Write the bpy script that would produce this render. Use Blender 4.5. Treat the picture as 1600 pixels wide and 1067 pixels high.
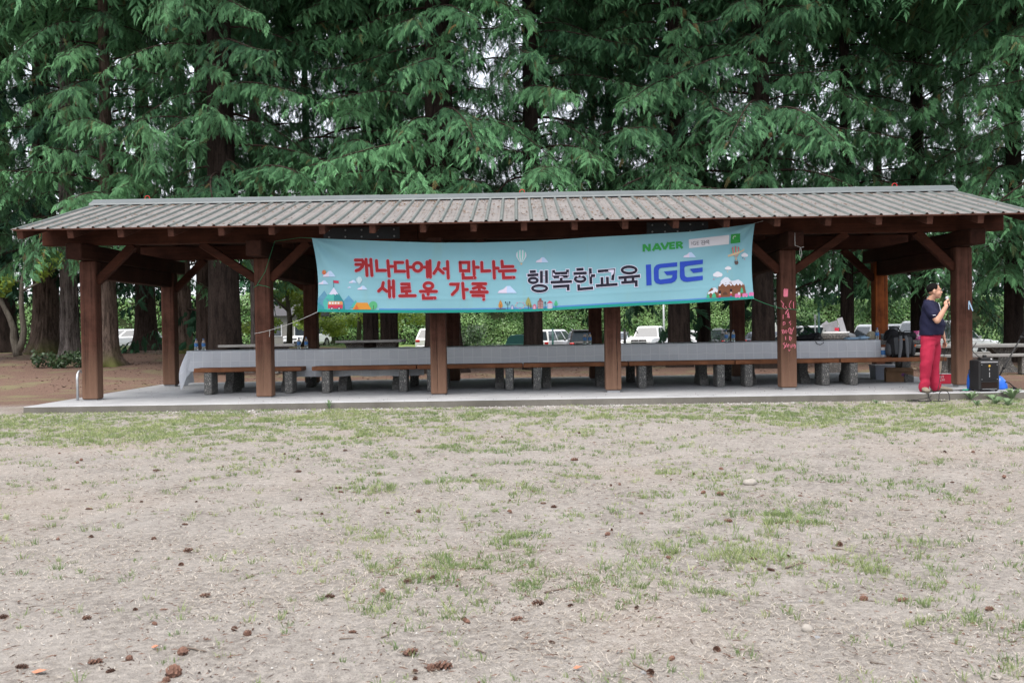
import bpy, bmesh, math, random
import numpy as np
from mathutils import Vector, Matrix, Euler, noise

R = math.radians
PI = math.pi
rnd = random.Random(11)
npr = np.random.default_rng(11)
scene = bpy.context.scene
col = scene.collection
for _o in list(bpy.data.objects):
    bpy.data.objects.remove(_o)

# ------------------------------------------------------------------ camera
cam_data = bpy.data.cameras.new('camera')
cam = bpy.data.objects.new('camera', cam_data)
col.objects.link(cam)
CAM = Vector((0.0, 0.0, 1.10))
cam.location = CAM
cam.rotation_euler = (R(90 - 0.865), R(0.90), R(0.405))
cam_data.sensor_width = 36.0
cam_data.lens = 35.0
cam_data.clip_start = 0.1
cam_data.clip_end = 2000.0
cam_data.dof.use_dof = True
cam_data.dof.focus_distance = 17.0
cam_data.dof.aperture_fstop = 8.0
scene.camera = cam
FPX = 1556.0
CROT = Euler(cam.rotation_euler, 'XYZ').to_matrix()


def at(px, py, Y):
    """World point at distance Y along the view for a spot measured on the photograph (1600 x 1067)."""
    d = CROT @ Vector(((px - 800.0) / FPX, -(py - 533.5) / FPX, -1.0))
    return CAM + d * (Y / d.y)


# ------------------------------------------------------------------ daylight
SUN_EL, SUN_AZ = 68.0, 205.0          # high, veiled sun behind the photographer, a little to the left
world = bpy.data.worlds.new('World')
scene.world = world
world.use_nodes = True
wn = world.node_tree
wn.nodes.clear()
wout = wn.nodes.new('ShaderNodeOutputWorld')
wbg = wn.nodes.new('ShaderNodeBackground')
sky = wn.nodes.new('ShaderNodeTexSky')
sky.sky_type = 'NISHITA'
sky.sun_disc = False
sky.sun_elevation = R(SUN_EL)
sky.sun_rotation = R(SUN_AZ)
sky.altitude = 0
sky.air_density = 1.0
sky.dust_density = 6.0
sky.ozone_density = 0.6
wbg.inputs['Strength'].default_value = 0.10
cloud = wn.nodes.new('ShaderNodeMix')              # an even sheet of white cloud over the whole sky
cloud.data_type = 'RGBA'
cloud.inputs[0].default_value = 0.72
cloud.inputs[7].default_value = (4.6, 4.75, 5.05, 1)
wn.links.new(sky.outputs[0], cloud.inputs[6])
wn.links.new(cloud.outputs[2], wbg.inputs['Color'])
wn.links.new(wbg.outputs[0], wout.inputs['Surface'])

sun_data = bpy.data.lights.new('sun', 'SUN')
sun_data.energy = 1.2
sun_data.angle = R(60)
sun_data.color = (1.0, 0.955, 0.90)
sun = bpy.data.objects.new('sun', sun_data)
col.objects.link(sun)
_az, _el = R(SUN_AZ), R(SUN_EL)
_sd = Vector((math.sin(_az) * math.cos(_el), math.cos(_az) * math.cos(_el), math.sin(_el)))
sun.rotation_euler = _sd.to_track_quat('Z', 'Y').to_euler()

vs = scene.view_settings
scene.display_settings.display_device = 'sRGB'
vs.view_transform = 'Standard'
vs.look = 'None'
vs.exposure = 1.85
vs.gamma = 1.0
vs.use_curve_mapping = False
scene.cycles.max_bounces = 8
scene.cycles.diffuse_bounces = 2
scene.cycles.transmission_bounces = 6
scene.cycles.transparent_max_bounces = 8
scene.cycles.caustics_reflective = False
scene.cycles.caustics_refractive = False


# ------------------------------------------------------------------ materials
MATS = {}


class NT:
    def __init__(self, m):
        self.m = m
        self.t = m.node_tree
        self.t.nodes.clear()
        self.out = self.t.nodes.new('ShaderNodeOutputMaterial')

    def n(self, typ, **kw):
        nd = self.t.nodes.new(typ)
        for k, v in kw.items():
            if hasattr(nd, k) and k not in ('Scale',):
                setattr(nd, k, v)
            else:
                nd.inputs[k].default_value = v
        return nd

    def l(self, a, b):
        self.t.links.new(a, b)

    def ramp(self, fac, stops, interp='LINEAR'):
        r = self.t.nodes.new('ShaderNodeValToRGB')
        r.color_ramp.interpolation = interp
        e = r.color_ramp.elements
        while len(e) < len(stops):
            e.new(0.5)
        for i, (p, c) in enumerate(stops):
            e[i].position = p
            e[i].color = (*c, 1) if len(c) == 3 else c
        self.l(fac, r.inputs[0])
        return r.outputs[0]

    def mix(self, fac, a, b, mode='MIX'):
        m = self.t.nodes.new('ShaderNodeMix')
        m.data_type = 'RGBA'
        m.blend_type = mode
        for s, v in ((m.inputs[0], fac), (m.inputs[6], a), (m.inputs[7], b)):
            if isinstance(v, (int, float)):
                s.default_value = v
            elif isinstance(v, tuple):
                s.default_value = (*v, 1) if len(v) == 3 else v
            else:
                self.l(v, s)
        return m.outputs[2]

    def coords(self, scale=(1, 1, 1), kind='Object', rot=(0, 0, 0)):
        tc = self.t.nodes.new('ShaderNodeTexCoord')
        mp = self.t.nodes.new('ShaderNodeMapping')
        mp.inputs['Scale'].default_value = scale
        mp.inputs['Rotation'].default_value = rot
        self.l(tc.outputs[kind], mp.inputs[0])
        return mp.outputs[0]

    def noise(self, vec, scale, detail=3.0, rough=0.55, dist=0.0):
        nd = self.t.nodes.new('ShaderNodeTexNoise')
        nd.inputs['Scale'].default_value = scale
        nd.inputs['Detail'].default_value = detail
        nd.inputs['Roughness'].default_value = rough
        nd.inputs['Distortion'].default_value = dist
        self.l(vec, nd.inputs['Vector'])
        return nd.outputs[0]

    def bump(self, h, strength=0.4, dist=0.01):
        b = self.t.nodes.new('ShaderNodeBump')
        b.inputs['Strength'].default_value = strength
        b.inputs['Distance'].default_value = dist
        self.l(h, b.inputs['Height'])
        return b.outputs[0]

    def bsdf(self, color=None, rough=0.8, normal=None, spec=0.3, metallic=0.0, **kw):
        p = self.t.nodes.new('ShaderNodeBsdfPrincipled')
        if color is not None:
            if isinstance(color, tuple):
                p.inputs['Base Color'].default_value = (*color, 1)
            else:
                self.l(color, p.inputs['Base Color'])
        if isinstance(rough, (int, float)):
            p.inputs['Roughness'].default_value = rough
        else:
            self.l(rough, p.inputs['Roughness'])
        p.inputs['Specular IOR Level'].default_value = spec
        p.inputs['Metallic'].default_value = metallic
        for k, v in kw.items():
            p.inputs[k].default_value = v
        if normal is not None:
            self.l(normal, p.inputs['Normal'])
        self.l(p.outputs[0], self.out.inputs[0])
        return p


def mat(name):
    m = bpy.data.materials.new(name)
    m.use_nodes = True
    MATS[name] = m
    return NT(m)


def flat(name, color, rough=0.7, spec=0.3, metallic=0.0, vary=0.12, scale=20.0, bump=0.0, **kw):
    """A plain surface with a little grain of its own."""
    t = mat(name)
    v = t.coords()
    nz = t.noise(v, scale, 4)
    c = t.mix(t.ramp(nz, [(0.25, (0, 0, 0)), (0.75, (1, 1, 1))]),
              tuple(x * (1 - vary) for x in color), tuple(min(1, x * (1 + vary)) for x in color))
    nrm = t.bump(nz, bump, 0.004) if bump else None
    t.bsdf(c, rough, nrm, spec, metallic, **kw)
    return MATS[name]


# ------------------------------------------------------------------ mesh helpers
class MB:
    """Collects shapes and links them as ONE mesh object."""

    def __init__(self):
        self.v, self.f, self.mi = [], [], []

    def add(self, verts, faces, mi=0):
        b = len(self.v)
        self.v += [tuple(p) for p in verts]
        for f in faces:
            self.f.append(tuple(b + i for i in f))
            self.mi.append(mi)
        return self

    def box(self, c, s, rot=None, mi=0, taper=1.0, bev=0.0):
        x, y, z = (k / 2 for k in s)
        if bev > 0:
            b = min(bev, x * .9, y * .9, z * .9)
            ring = [(-x + b, -y), (x - b, -y), (x, -y + b), (x, y - b), (x - b, y), (-x + b, y), (-x, y - b), (-x, -y + b)]
            P = []
            for zz, k in ((-z, b), (-z + b, 0), (z - b, 0), (z, b)):
                for (a, d) in ring:
                    sx = (abs(a) - k) / abs(a) if abs(a) > 1e-9 else 1
                    sy = (abs(d) - k) / abs(d) if abs(d) > 1e-9 else 1
                    P.append((a * sx, d * sy, zz))
            F = [tuple(range(7, -1, -1)), tuple(range(24, 32))]
            for k in range(3):
                for i in range(8):
                    j = (i + 1) % 8
                    F.append((k * 8 + i, k * 8 + j, k * 8 + 8 + j, k * 8 + 8 + i))
        else:
            P = [(-x, -y, -z), (x, -y, -z), (x, y, -z), (-x, y, -z),
                 (-x * taper, -y * taper, z), (x * taper, -y * taper, z), (x * taper, y * taper, z), (-x * taper, y * taper, z)]
            F = [(3, 2, 1, 0), (4, 5, 6, 7), (0, 1, 5, 4), (1, 2, 6, 5), (2, 3, 7, 6), (3, 0, 4, 7)]
        M = rot if rot is not None else Matrix.Identity(3)
        c = Vector(c)
        return self.add([c + M @ Vector(p) for p in P], F, mi)

    def beam(self, a, b, w, h, mi=0, bev=0.012, up=(0, 0, 1)):
        """A squared timber from a to b, w across and h along `up`."""
        a, b = Vector(a), Vector(b)
        d = (b - a)
        L = d.length
        d.normalize()
        upv = Vector(up)
        s = d.cross(upv).normalized()
        u = s.cross(d).normalized()
        M = Matrix((d, s, u)).transposed()
        return self.box((a + b) / 2, (L, w, h), M, mi, bev=bev)

    def tube(self, pts, r, n=8, mi=0, caps=True, flat=1.0):
        pts = [Vector(p) for p in pts]
        rs = r if isinstance(r, (list, tuple)) else [r] * len(pts)
        ring0 = None
        u = None
        P, F = [], []
        for i, p in enumerate(pts):
            if i == 0:
                d = pts[1] - p
            elif i == len(pts) - 1:
                d = p - pts[i - 1]
            else:
                d = pts[i + 1] - pts[i - 1]
            if d.length < 1e-9:
                d = Vector((0, 0, 1))
            d.normalize()
            if u is None:
                ref = Vector((0, 0, 1)) if abs(d.z) < 0.9 else Vector((1, 0, 0))
                u = d.cross(ref).normalized()
            else:
                u = (u - d * u.dot(d))
                u = u.normalized() if u.length > 1e-6 else d.orthogonal().normalized()
            w = d.cross(u)
            for k in range(n):
                a = 2 * PI * k / n
                P.append(p + (u * math.cos(a) + w * math.sin(a) * flat) * rs[i])
        for i in range(len(pts) - 1):
            for k in range(n):
                j = (k + 1) % n
                F.append((i * n + k, i * n + j, (i + 1) * n + j, (i + 1) * n + k))
        if caps:
            F.append(tuple(range(n - 1, -1, -1)))
            F.append(tuple((len(pts) - 1) * n + k for k in range(n)))
        return self.add(P, F, mi)

    def lathe(self, prof, c=(0, 0, 0), n=16, mi=0, M=None, sx=1, sy=1):
        """prof: list of (radius, z)."""
        M = M or Matrix.Identity(3)
        c = Vector(c)
        P, F = [], []
        for (r, z) in prof:
            for k in range(n):
                a = 2 * PI * k / n
                P.append(c + M @ Vector((r * sx * math.cos(a), r * sy * math.sin(a), z)))
        for i in range(len(prof) - 1):
            for k in range(n):
                j = (k + 1) % n
                F.append((i * n + k, i * n + j, (i + 1) * n + j, (i + 1) * n + k))
        if prof[0][0] > 1e-6:
            F.append(tuple(range(n - 1, -1, -1)))
        if prof[-1][0] > 1e-6:
            F.append(tuple((len(prof) - 1) * n + k for k in range(n)))
        return self.add(P, F, mi)

    def loft(self, rings, mi=0, caps=True, closed=True):
        n = len(rings[0])
        P = [p for r in rings for p in r]
        F = []
        for i in range(len(rings) - 1):
            for k in range(n if closed else n - 1):
                j = (k + 1) % n
                F.append((i * n + k, i * n + j, (i + 1) * n + j, (i + 1) * n + k))
        if caps and closed:
            F.append(tuple(range(n - 1, -1, -1)))
            F.append(tuple((len(rings) - 1) * n + k for k in range(n)))
        return self.add(P, F, mi)

    def prism(self, poly, axis, a, b, mi=0):
        """Extrude a 2D outline along an axis ('x','y','z') from a to b."""
        def p3(p, t):
            return {'x': (t, p[0], p[1]), 'y': (p[0], t, p[1]), 'z': (p[0], p[1], t)}[axis]
        n = len(poly)
        P = [p3(p, a) for p in poly] + [p3(p, b) for p in poly]
        F = [tuple(range(n - 1, -1, -1)), tuple(range(n, 2 * n))]
        for i in range(n):
            j = (i + 1) % n
            F.append((i, j, n + j, n + i))
        return self.add(P, F, mi)

    def mesh(self, name, mats, smooth=False, fix=True):
        me = bpy.data.meshes.new(name)
        me.from_pydata(self.v, [], self.f)
        for m in (mats if isinstance(mats, (list, tuple)) else [mats]):
            me.materials.append(MATS[m] if isinstance(m, str) else m)
        if max(self.mi or [0]) > 0:
            me.polygons.foreach_set('material_index', self.mi)
        if fix:
            bm = bmesh.new()
            bm.from_mesh(me)
            bmesh.ops.recalc_face_normals(bm, faces=bm.faces)
            bm.to_mesh(me)
            bm.free()
        if smooth:
            me.polygons.foreach_set('use_smooth', [True] * len(me.polygons))
        me.update()
        return me

    def build(self, name, mats, parent=None, smooth=False, loc=None, fix=True):
        o = bpy.data.objects.new(name, self.mesh(name, mats, smooth, fix))
        col.objects.link(o)
        if parent is not None:
            o.parent = parent
        if loc is not None:
            o.location = loc
        return o


def np_mesh(name, verts, tris=None, quads=None, m=None, tint=None, smooth=False):
    """Fast mesh from numpy arrays; tint = per-vertex grey value stored as colour attribute 'tint'."""
    me = bpy.data.meshes.new(name)
    verts = np.asarray(verts, np.float32)
    nt = 0 if tris is None else len(tris)
    nq = 0 if quads is None else len(quads)
    me.vertices.add(len(verts))
    me.vertices.foreach_set('co', verts.ravel())
    loops = []
    if nt:
        loops.append(np.asarray(tris, np.int32).ravel())
    if nq:
        loops.append(np.asarray(quads, np.int32).ravel())
    loops = np.concatenate(loops)
    me.loops.add(len(loops))
    me.loops.foreach_set('vertex_index', loops)
    me.polygons.add(nt + nq)
    starts = np.concatenate([np.arange(nt) * 3, nt * 3 + np.arange(nq) * 4]).astype(np.int32)
    me.polygons.foreach_set('loop_start', starts)
    if smooth:
        me.polygons.foreach_set('use_smooth', np.ones(nt + nq, bool))
    me.update(calc_edges=True)
    if tint is not None:
        ca = me.color_attributes.new('tint', 'FLOAT_COLOR', 'POINT')
        tint = np.asarray(tint, np.float32)
        if tint.ndim == 1:
            tint = np.stack([tint, tint, tint], 1)
        ca.data.foreach_set('color', np.concatenate([tint, np.ones((len(tint), 1), np.float32)], 1).ravel())
    if m:
        me.materials.append(MATS[m])
    return me


def link(name, me, parent=None, loc=None, rot=None, scale=None):
    o = bpy.data.objects.new(name, me)
    col.objects.link(o)
    if parent is not None:
        o.parent = parent
    if loc is not None:
        o.location = loc
    if rot is not None:
        o.rotation_euler = rot
    if scale is not None:
        o.scale = scale
    return o


def tag(o, label=None, cat=None, group=None, kind=None):
    for k, v in (('label', label), ('category', cat), ('group', group), ('kind', kind)):
        if v:
            o[k] = v
    return o


def thing(name, label, cat, loc=(0, 0, 0), rz=0.0, group=None):
    o = bpy.data.objects.new(name, None)
    o.empty_display_size = 0.1
    col.objects.link(o)
    o.location = loc
    o.rotation_euler = (0, 0, rz)
    return tag(o, label, cat, group)


def kids(o):
    return [c for c in col.objects if c.parent is o]


def copy_tree(o, parent=None, ch=None):
    """A copy of a thing with copies of its parts and sub-parts (mesh data shared)."""
    if ch is None:
        ch = {}
        for q in col.objects:
            if q.parent is not None:
                ch.setdefault(q.parent.name, []).append(q)
    c = o.copy()
    col.objects.link(c)
    c.parent = parent
    for k in ch.get(o.name, []):
        copy_tree(k, c, ch)
    return c


def fbm(p, oct=3):
    return noise.fractal(Vector(p), 1.0, 2.0, oct)


def sstep(a, b, x):
    t = np.clip((np.asarray(x, float) - a) / (b - a), 0, 1)
    return t * t * (3 - 2 * t)
# ------------------------------------------------------------------ surface library
def m_ground():
    t = mat('ground_soil')
    v = t.coords()
    big = t.noise(v, 0.35, 4)
    mid = t.noise(v, 2.2, 5, 0.6)
    fine = t.noise(v, 26, 6, 0.7)
    grit = t.noise(v, 140, 3, 0.7)
    c = t.mix(t.ramp(mid, [(0.3, (0, 0, 0)), (0.7, (1, 1, 1))]), (0.160, 0.144, 0.130), (0.290, 0.270, 0.249))
    c = t.mix(t.ramp(big, [(0.52, (0, 0, 0)), (0.70, (.8, .8, .8))]), c, (0.262, 0.215, 0.180))
    drk = t.noise(v, 1.1, 5, 0.65, 0.4)
    c = t.mix(t.ramp(drk, [(0.52, (0, 0, 0)), (0.72, (.55, .55, .55))]), c, (0.115, 0.100, 0.088))
    c = t.mix(t.ramp(fine, [(0.42, (0, 0, 0)), (0.60, (.7, .7, .7))]), c, (0.35, 0.325, 0.295))
    c = t.mix(t.ramp(grit, [(0.32, (.9, .9, .9)), (0.46, (0, 0, 0))]), c, (0.085, 0.070, 0.060))
    # under the trees: needle litter (this is what lies there, painted by place)
    sx = t.n('ShaderNodeSeparateXYZ')
    g = t.n('ShaderNodeNewGeometry')
    t.l(g.outputs['Position'], sx.inputs[0])
    wob = t.n('ShaderNodeMath', operation='MULTIPLY_ADD')
    t.l(big, wob.inputs[0]); wob.inputs[1].default_value = 5.0
    t.l(sx.outputs['Y'], wob.inputs[2])
    mr = t.n('ShaderNodeMapRange')
    t.l(wob.outputs[0], mr.inputs[0])
    mr.inputs[1].default_value = 17.8; mr.inputs[2].default_value = 19.6
    lit = t.mix(t.ramp(fine, [(0.35, (0, 0, 0)), (0.65, (1, 1, 1))]), (0.092, 0.056, 0.043), (0.205, 0.137, 0.108))
    lit = t.mix(t.ramp(grit, [(0.30, (.8, .8, .8)), (0.45, (0, 0, 0))]), lit, (0.05, 0.034, 0.027))
    lit = t.mix(t.ramp(t.noise(v, 0.9, 3), [(0.52, (0, 0, 0)), (0.66, (.75, .75, .75))]), lit, (0.16, 0.155, 0.085))
    c = t.mix(mr.outputs[0], c, lit)
    # lawn far beyond the trees
    mr2 = t.n('ShaderNodeMapRange')
    t.l(wob.outputs[0], mr2.inputs[0])
    mr2.inputs[1].default_value = 44.0; mr2.inputs[2].default_value = 50.0
    lawn = t.mix(fine, (0.07, 0.12, 0.035), (0.19, 0.24, 0.085))
    c = t.mix(mr2.outputs[0], c, lawn)
    hh = t.mix(0.5, fine, grit)
    t.bsdf(c, 0.95, t.bump(hh, 1.0, 0.02), 0.1)


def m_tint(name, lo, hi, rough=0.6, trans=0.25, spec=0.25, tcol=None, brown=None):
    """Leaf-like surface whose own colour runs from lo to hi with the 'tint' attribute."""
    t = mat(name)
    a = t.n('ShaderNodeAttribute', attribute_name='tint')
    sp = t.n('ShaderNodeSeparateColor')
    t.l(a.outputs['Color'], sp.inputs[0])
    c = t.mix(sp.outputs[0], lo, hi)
    if brown:
        c = t.mix(sp.outputs[1], c, brown)
        oi = t.n('ShaderNodeObjectInfo')                 # each tree a little different
        c = t.mix(t.ramp(oi.outputs['Random'], [(0, (.0, .0, .0)), (1, (.32, .32, .32))]), c, tuple(x * .5 for x in lo))
    p = t.bsdf(c, rough, None, spec)
    if trans > 0:
        tr = t.n('ShaderNodeBsdfTranslucent')
        c2 = t.mix(0.35, c, tcol or hi)
        t.l(c2, tr.inputs[0])
        mx = t.n('ShaderNodeMixShader')
        mx.inputs[0].default_value = trans
        t.l(p.outputs[0], mx.inputs[1]); t.l(tr.outputs[0], mx.inputs[2])
        t.l(mx.outputs[0], t.out.inputs[0])


def m_colattr(name, rough=0.7, spec=0.2, trans=0.0):
    t = mat(name)
    a = t.n('ShaderNodeAttribute', attribute_name='tint')
    p = t.bsdf(a.outputs['Color'], rough, None, spec)
    if trans:
        tr = t.n('ShaderNodeBsdfTranslucent')
        t.l(a.outputs['Color'], tr.inputs[0])
        mx = t.n('ShaderNodeMixShader')
        mx.inputs[0].default_value = trans
        t.l(p.outputs[0], mx.inputs[1]); t.l(tr.outputs[0], mx.inputs[2])
        t.l(mx.outputs[0], t.out.inputs[0])


def m_bark(name, lo, hi, moss=0.0):
    t = mat(name)
    v = t.coords((1, 1, 0.16))
    n1 = t.noise(v, 9, 6, 0.7, 0.6)
    v2 = t.coords((1, 1, 0.35))
    n2 = t.noise(v2, 38, 5, 0.7)
    c = t.mix(t.ramp(n1, [(0.34, (0, 0, 0)), (0.62, (1, 1, 1))]), lo, hi)
    c = t.mix(t.ramp(n2, [(0.3, (.7, .7, .7)), (0.5, (0, 0, 0))]), c, tuple(x * .45 for x in lo))
    big = t.noise(t.coords(), 1.1, 3)
    c = t.mix(t.ramp(big, [(0.5, (0, 0, 0)), (0.72, (.5, .5, .5))]), c, tuple(x * 1.25 for x in hi))
    if moss:
        sx = t.n('ShaderNodeSeparateXYZ')
        tc = t.n('ShaderNodeTexCoord')
        t.l(tc.outputs['Object'], sx.inputs[0])
        mr = t.n('ShaderNodeMapRange')
        t.l(sx.outputs['Z'], mr.inputs[0])
        mr.inputs[1].default_value = 0.75; mr.inputs[2].default_value = 0.0
        mm = t.n('ShaderNodeMath', operation='MULTIPLY')
        t.l(mr.outputs[0], mm.inputs[0])
        t.l(t.ramp(big, [(0.42, (0, 0, 0)), (0.6, (moss, moss, moss))]), mm.inputs[1])
        c = t.mix(mm.outputs[0], c, (0.075, 0.085, 0.022))
    h = t.mix(0.35, n1, n2)
    t.bsdf(c, 0.95, t.bump(h, 1.0, 0.03), 0.1)


def m_wood(name, lo, hi, pale=None, axis='z', rough=0.75, streak=14):
    """Stained timber: grain along an axis, checks, worn pale areas, a rubbed foot."""
    t = mat(name)
    sc = {'x': (0.06, 1, 1), 'y': (1, 0.06, 1), 'z': (1, 1, 0.06)}[axis]
    v = t.coords(sc)
    g1 = t.noise(v, streak, 6, 0.65, 0.8)
    g2 = t.noise(v, streak * 5, 4, 0.7)
    c = t.mix(t.ramp(g1, [(0.3, (0, 0, 0)), (0.7, (1, 1, 1))]), lo, hi)
    c = t.mix(t.ramp(g2, [(0.28, (.6, .6, .6)), (0.46, (0, 0, 0))]), c, tuple(x * .5 for x in lo))
    blot = t.noise(t.coords(), 2.3, 5, 0.65)
    c = t.mix(t.ramp(blot, [(0.45, (0, 0, 0)), (0.75, (.65, .65, .65))]), c, tuple(min(1, x * 1.5) for x in hi))
    knots = t.n('ShaderNodeTexVoronoi')
    knots.inputs['Scale'].default_value = 2.6
    t.l(t.coords({'x': (.35, 1, 1), 'y': (1, .35, 1), 'z': (1, 1, .35)}[axis]), knots.inputs['Vector'])
    c = t.mix(t.ramp(knots.outputs['Distance'], [(0.03, (.85, .85, .85)), (0.075, (0, 0, 0))]), c, tuple(x * .35 for x in lo))
    if pale:
        sx = t.n('ShaderNodeSeparateXYZ')
        gg = t.n('ShaderNodeNewGeometry')
        t.l(gg.outputs['Position'], sx.inputs[0])
        mr = t.n('ShaderNodeMapRange')
        wob = t.n('ShaderNodeMath', operation='MULTIPLY_ADD')
        t.l(g1, wob.inputs[0]); wob.inputs[1].default_value = -0.9
        t.l(sx.outputs['Z'], wob.inputs[2])
        t.l(wob.outputs[0], mr.inputs[0])
        mr.inputs[1].default_value = 0.55; mr.inputs[2].default_value = -0.45
        c = t.mix(mr.outputs[0], c, pale)
    h = t.mix(0.5, g1, g2)
    t.bsdf(c, rough, t.bump(h, 0.45, 0.008), 0.10)


def m_concrete(name, a, b, speck=False, rough=0.9):
    t = mat(name)
    v = t.coords()
    n1 = t.noise(v, 1.3, 5, 0.6)
    n2 = t.noise(v, 60, 4, 0.7)
    c = t.mix(t.ramp(n1, [(0.3, (0, 0, 0)), (0.7, (1, 1, 1))]), a, b)
    c = t.mix(t.ramp(n2, [(0.3, (.35, .35, .35)), (0.5, (0, 0, 0))]), c, tuple(x * .5 for x in a))
    h = n2
    if speck:
        vo = t.n('ShaderNodeTexVoronoi')
        vo.inputs['Scale'].default_value = 62.0
        t.l(v, vo.inputs['Vector'])
        sc = t.ramp(vo.outputs['Color'], [(0.0, (0.05, 0.052, 0.052)), (0.45, (0.15, 0.15, 0.145)), (0.72, (0.26, 0.25, 0.23)), (0.93, (0.58, 0.55, 0.50))])
        edge = t.ramp(vo.outputs['Distance'], [(0.25, (1, 1, 1)), (0.62, (0, 0, 0))])
        c = t.mix(edge, (0.11, 0.108, 0.104), sc)
        h = edge
    else:
        st = t.noise(t.coords((1, 1, .3)), 4.0, 4, 0.6)
        c = t.mix(t.ramp(st, [(0.5, (0, 0, 0)), (0.8, (.5, .5, .5))]), c, tuple(x * .72 for x in a))
    t.bsdf(c, rough, t.bump(h, 0.5, 0.006), 0.2)


m_ground()
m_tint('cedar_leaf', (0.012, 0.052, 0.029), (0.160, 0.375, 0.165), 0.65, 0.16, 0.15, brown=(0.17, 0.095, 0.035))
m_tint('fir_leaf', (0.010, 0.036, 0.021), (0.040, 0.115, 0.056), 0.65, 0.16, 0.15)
m_tint('shaded_cedar_leaf', (0.007, 0.026, 0.016), (0.030, 0.085, 0.045), 0.7, 0.12, 0.12)  # rear crowns darkened in the leaf colour so gaps between boughs look shaded
m_tint('maple_leaf', (0.10, 0.185, 0.030), (0.40, 0.50, 0.085), 0.5, 0.40, 0.3)
m_tint('hedge_leaf', (0.060, 0.160, 0.045), (0.30, 0.48, 0.18), 0.35, 0.25, 0.5)
m_tint('shrub_leaf', (0.022, 0.045, 0.022), (0.075, 0.13, 0.05), 0.4, 0.15, 0.4)
m_tint('weed_leaf', (0.075, 0.135, 0.065), (0.19, 0.27, 0.145), 0.55, 0.3, 0.2)
m_tint('grass_blade', (0.105, 0.180, 0.065), (0.350, 0.385, 0.185), 0.6, 0.35, 0.2)
m_tint('straw_bits', (0.22, 0.185, 0.145), (0.55, 0.50, 0.44), 0.75, 0.2, 0.2)
m_tint('litter_bits', (0.045, 0.028, 0.022), (0.16, 0.095, 0.07), 0.9, 0.0, 0.1)
m_tint('gravel_bits', (0.22, 0.215, 0.21), (0.60, 0.59, 0.57), 0.85, 0.0, 0.2)
m_tint('cone_scale', (0.045, 0.027, 0.022), (0.21, 0.118, 0.088), 0.85, 0.0, 0.15)
m_tint('twig_bark', (0.06, 0.045, 0.038), (0.20, 0.16, 0.13), 0.9, 0.0, 0.1)
m_bark('bark_cedar', (0.020, 0.014, 0.0115), (0.066, 0.047, 0.039))
m_bark('bark_shaded', (0.010, 0.0075, 0.0065), (0.036, 0.0265, 0.0225))  # cedar bark darkened, the shade of roof and boughs put into its colour
m_bark('bark_cedar_moss', (0.024, 0.017, 0.013), (0.150, 0.110, 0.090), 0.9)
m_bark('bark_grey', (0.028, 0.023, 0.021), (0.215, 0.185, 0.172))
m_bark('bark_maple', (0.065, 0.056, 0.046), (0.16, 0.145, 0.12))
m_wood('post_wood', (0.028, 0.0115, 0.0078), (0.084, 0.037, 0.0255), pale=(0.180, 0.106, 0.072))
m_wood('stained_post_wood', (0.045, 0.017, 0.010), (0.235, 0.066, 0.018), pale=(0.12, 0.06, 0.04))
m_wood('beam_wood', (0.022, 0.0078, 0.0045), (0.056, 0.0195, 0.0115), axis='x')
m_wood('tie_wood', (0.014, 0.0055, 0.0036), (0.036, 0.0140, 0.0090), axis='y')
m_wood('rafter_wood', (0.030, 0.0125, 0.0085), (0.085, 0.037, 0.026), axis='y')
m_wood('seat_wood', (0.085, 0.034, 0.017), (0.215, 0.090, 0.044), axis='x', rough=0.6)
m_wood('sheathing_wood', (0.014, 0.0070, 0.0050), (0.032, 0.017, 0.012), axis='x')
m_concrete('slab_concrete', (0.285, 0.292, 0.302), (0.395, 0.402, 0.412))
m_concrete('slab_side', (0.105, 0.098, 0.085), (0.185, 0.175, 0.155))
m_concrete('aggregate', (0.1, 0.1, 0.1), (0.2, 0.2, 0.2), speck=True)
m_concrete('table_top_concrete', (0.17, 0.17, 0.165), (0.28, 0.275, 0.265))
m_concrete('asphalt', (0.085, 0.085, 0.088), (0.13, 0.13, 0.132))
# ------------------------------------------------------------------ the lie of the land
def gz(x, y):
    """Ground height (slab top is z = 0)."""
    x = np.asarray(x, float); y = np.asarray(y, float)
    left = sstep(-2.0, -9.0, x)
    z = -0.105 + 0.0 * x
    z = z + left * 0.42 * sstep(21.5, 38, y) - left * 0.55 * sstep(48, 70, y)
    z = z - (1 - left) * 0.88 * sstep(28, 56, y)
    near = sstep(21.5, 19.0, y)
    z = z + (0.018 * np.sin(x * 1.3 + 0.6 * np.sin(y * 0.9)) * np.sin(y * 1.1 + 1.0) + 0.010 * np.sin(x * 3.7 + y * 2.1) * np.sin(y * 4.3 - x * 1.2)) * sstep(14.9, 14.2, y)
    z = z + (1 - near) * 0.035 * np.sin(x * 0.9 + y * .5) * np.sin(y * 0.7 - x * .3)
    under = ((x > -7.6) & (x < 7.8) & (y > 15.0) & (y < 21.3))
    z = np.where(under, -0.19, z)
    return z


def gzf(x, y):
    return float(gz(x, y))


def axis(pts):
    out = []
    for (a, b, st) in pts:
        out += list(np.arange(a, b, st))
    return np.array(out)


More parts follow.
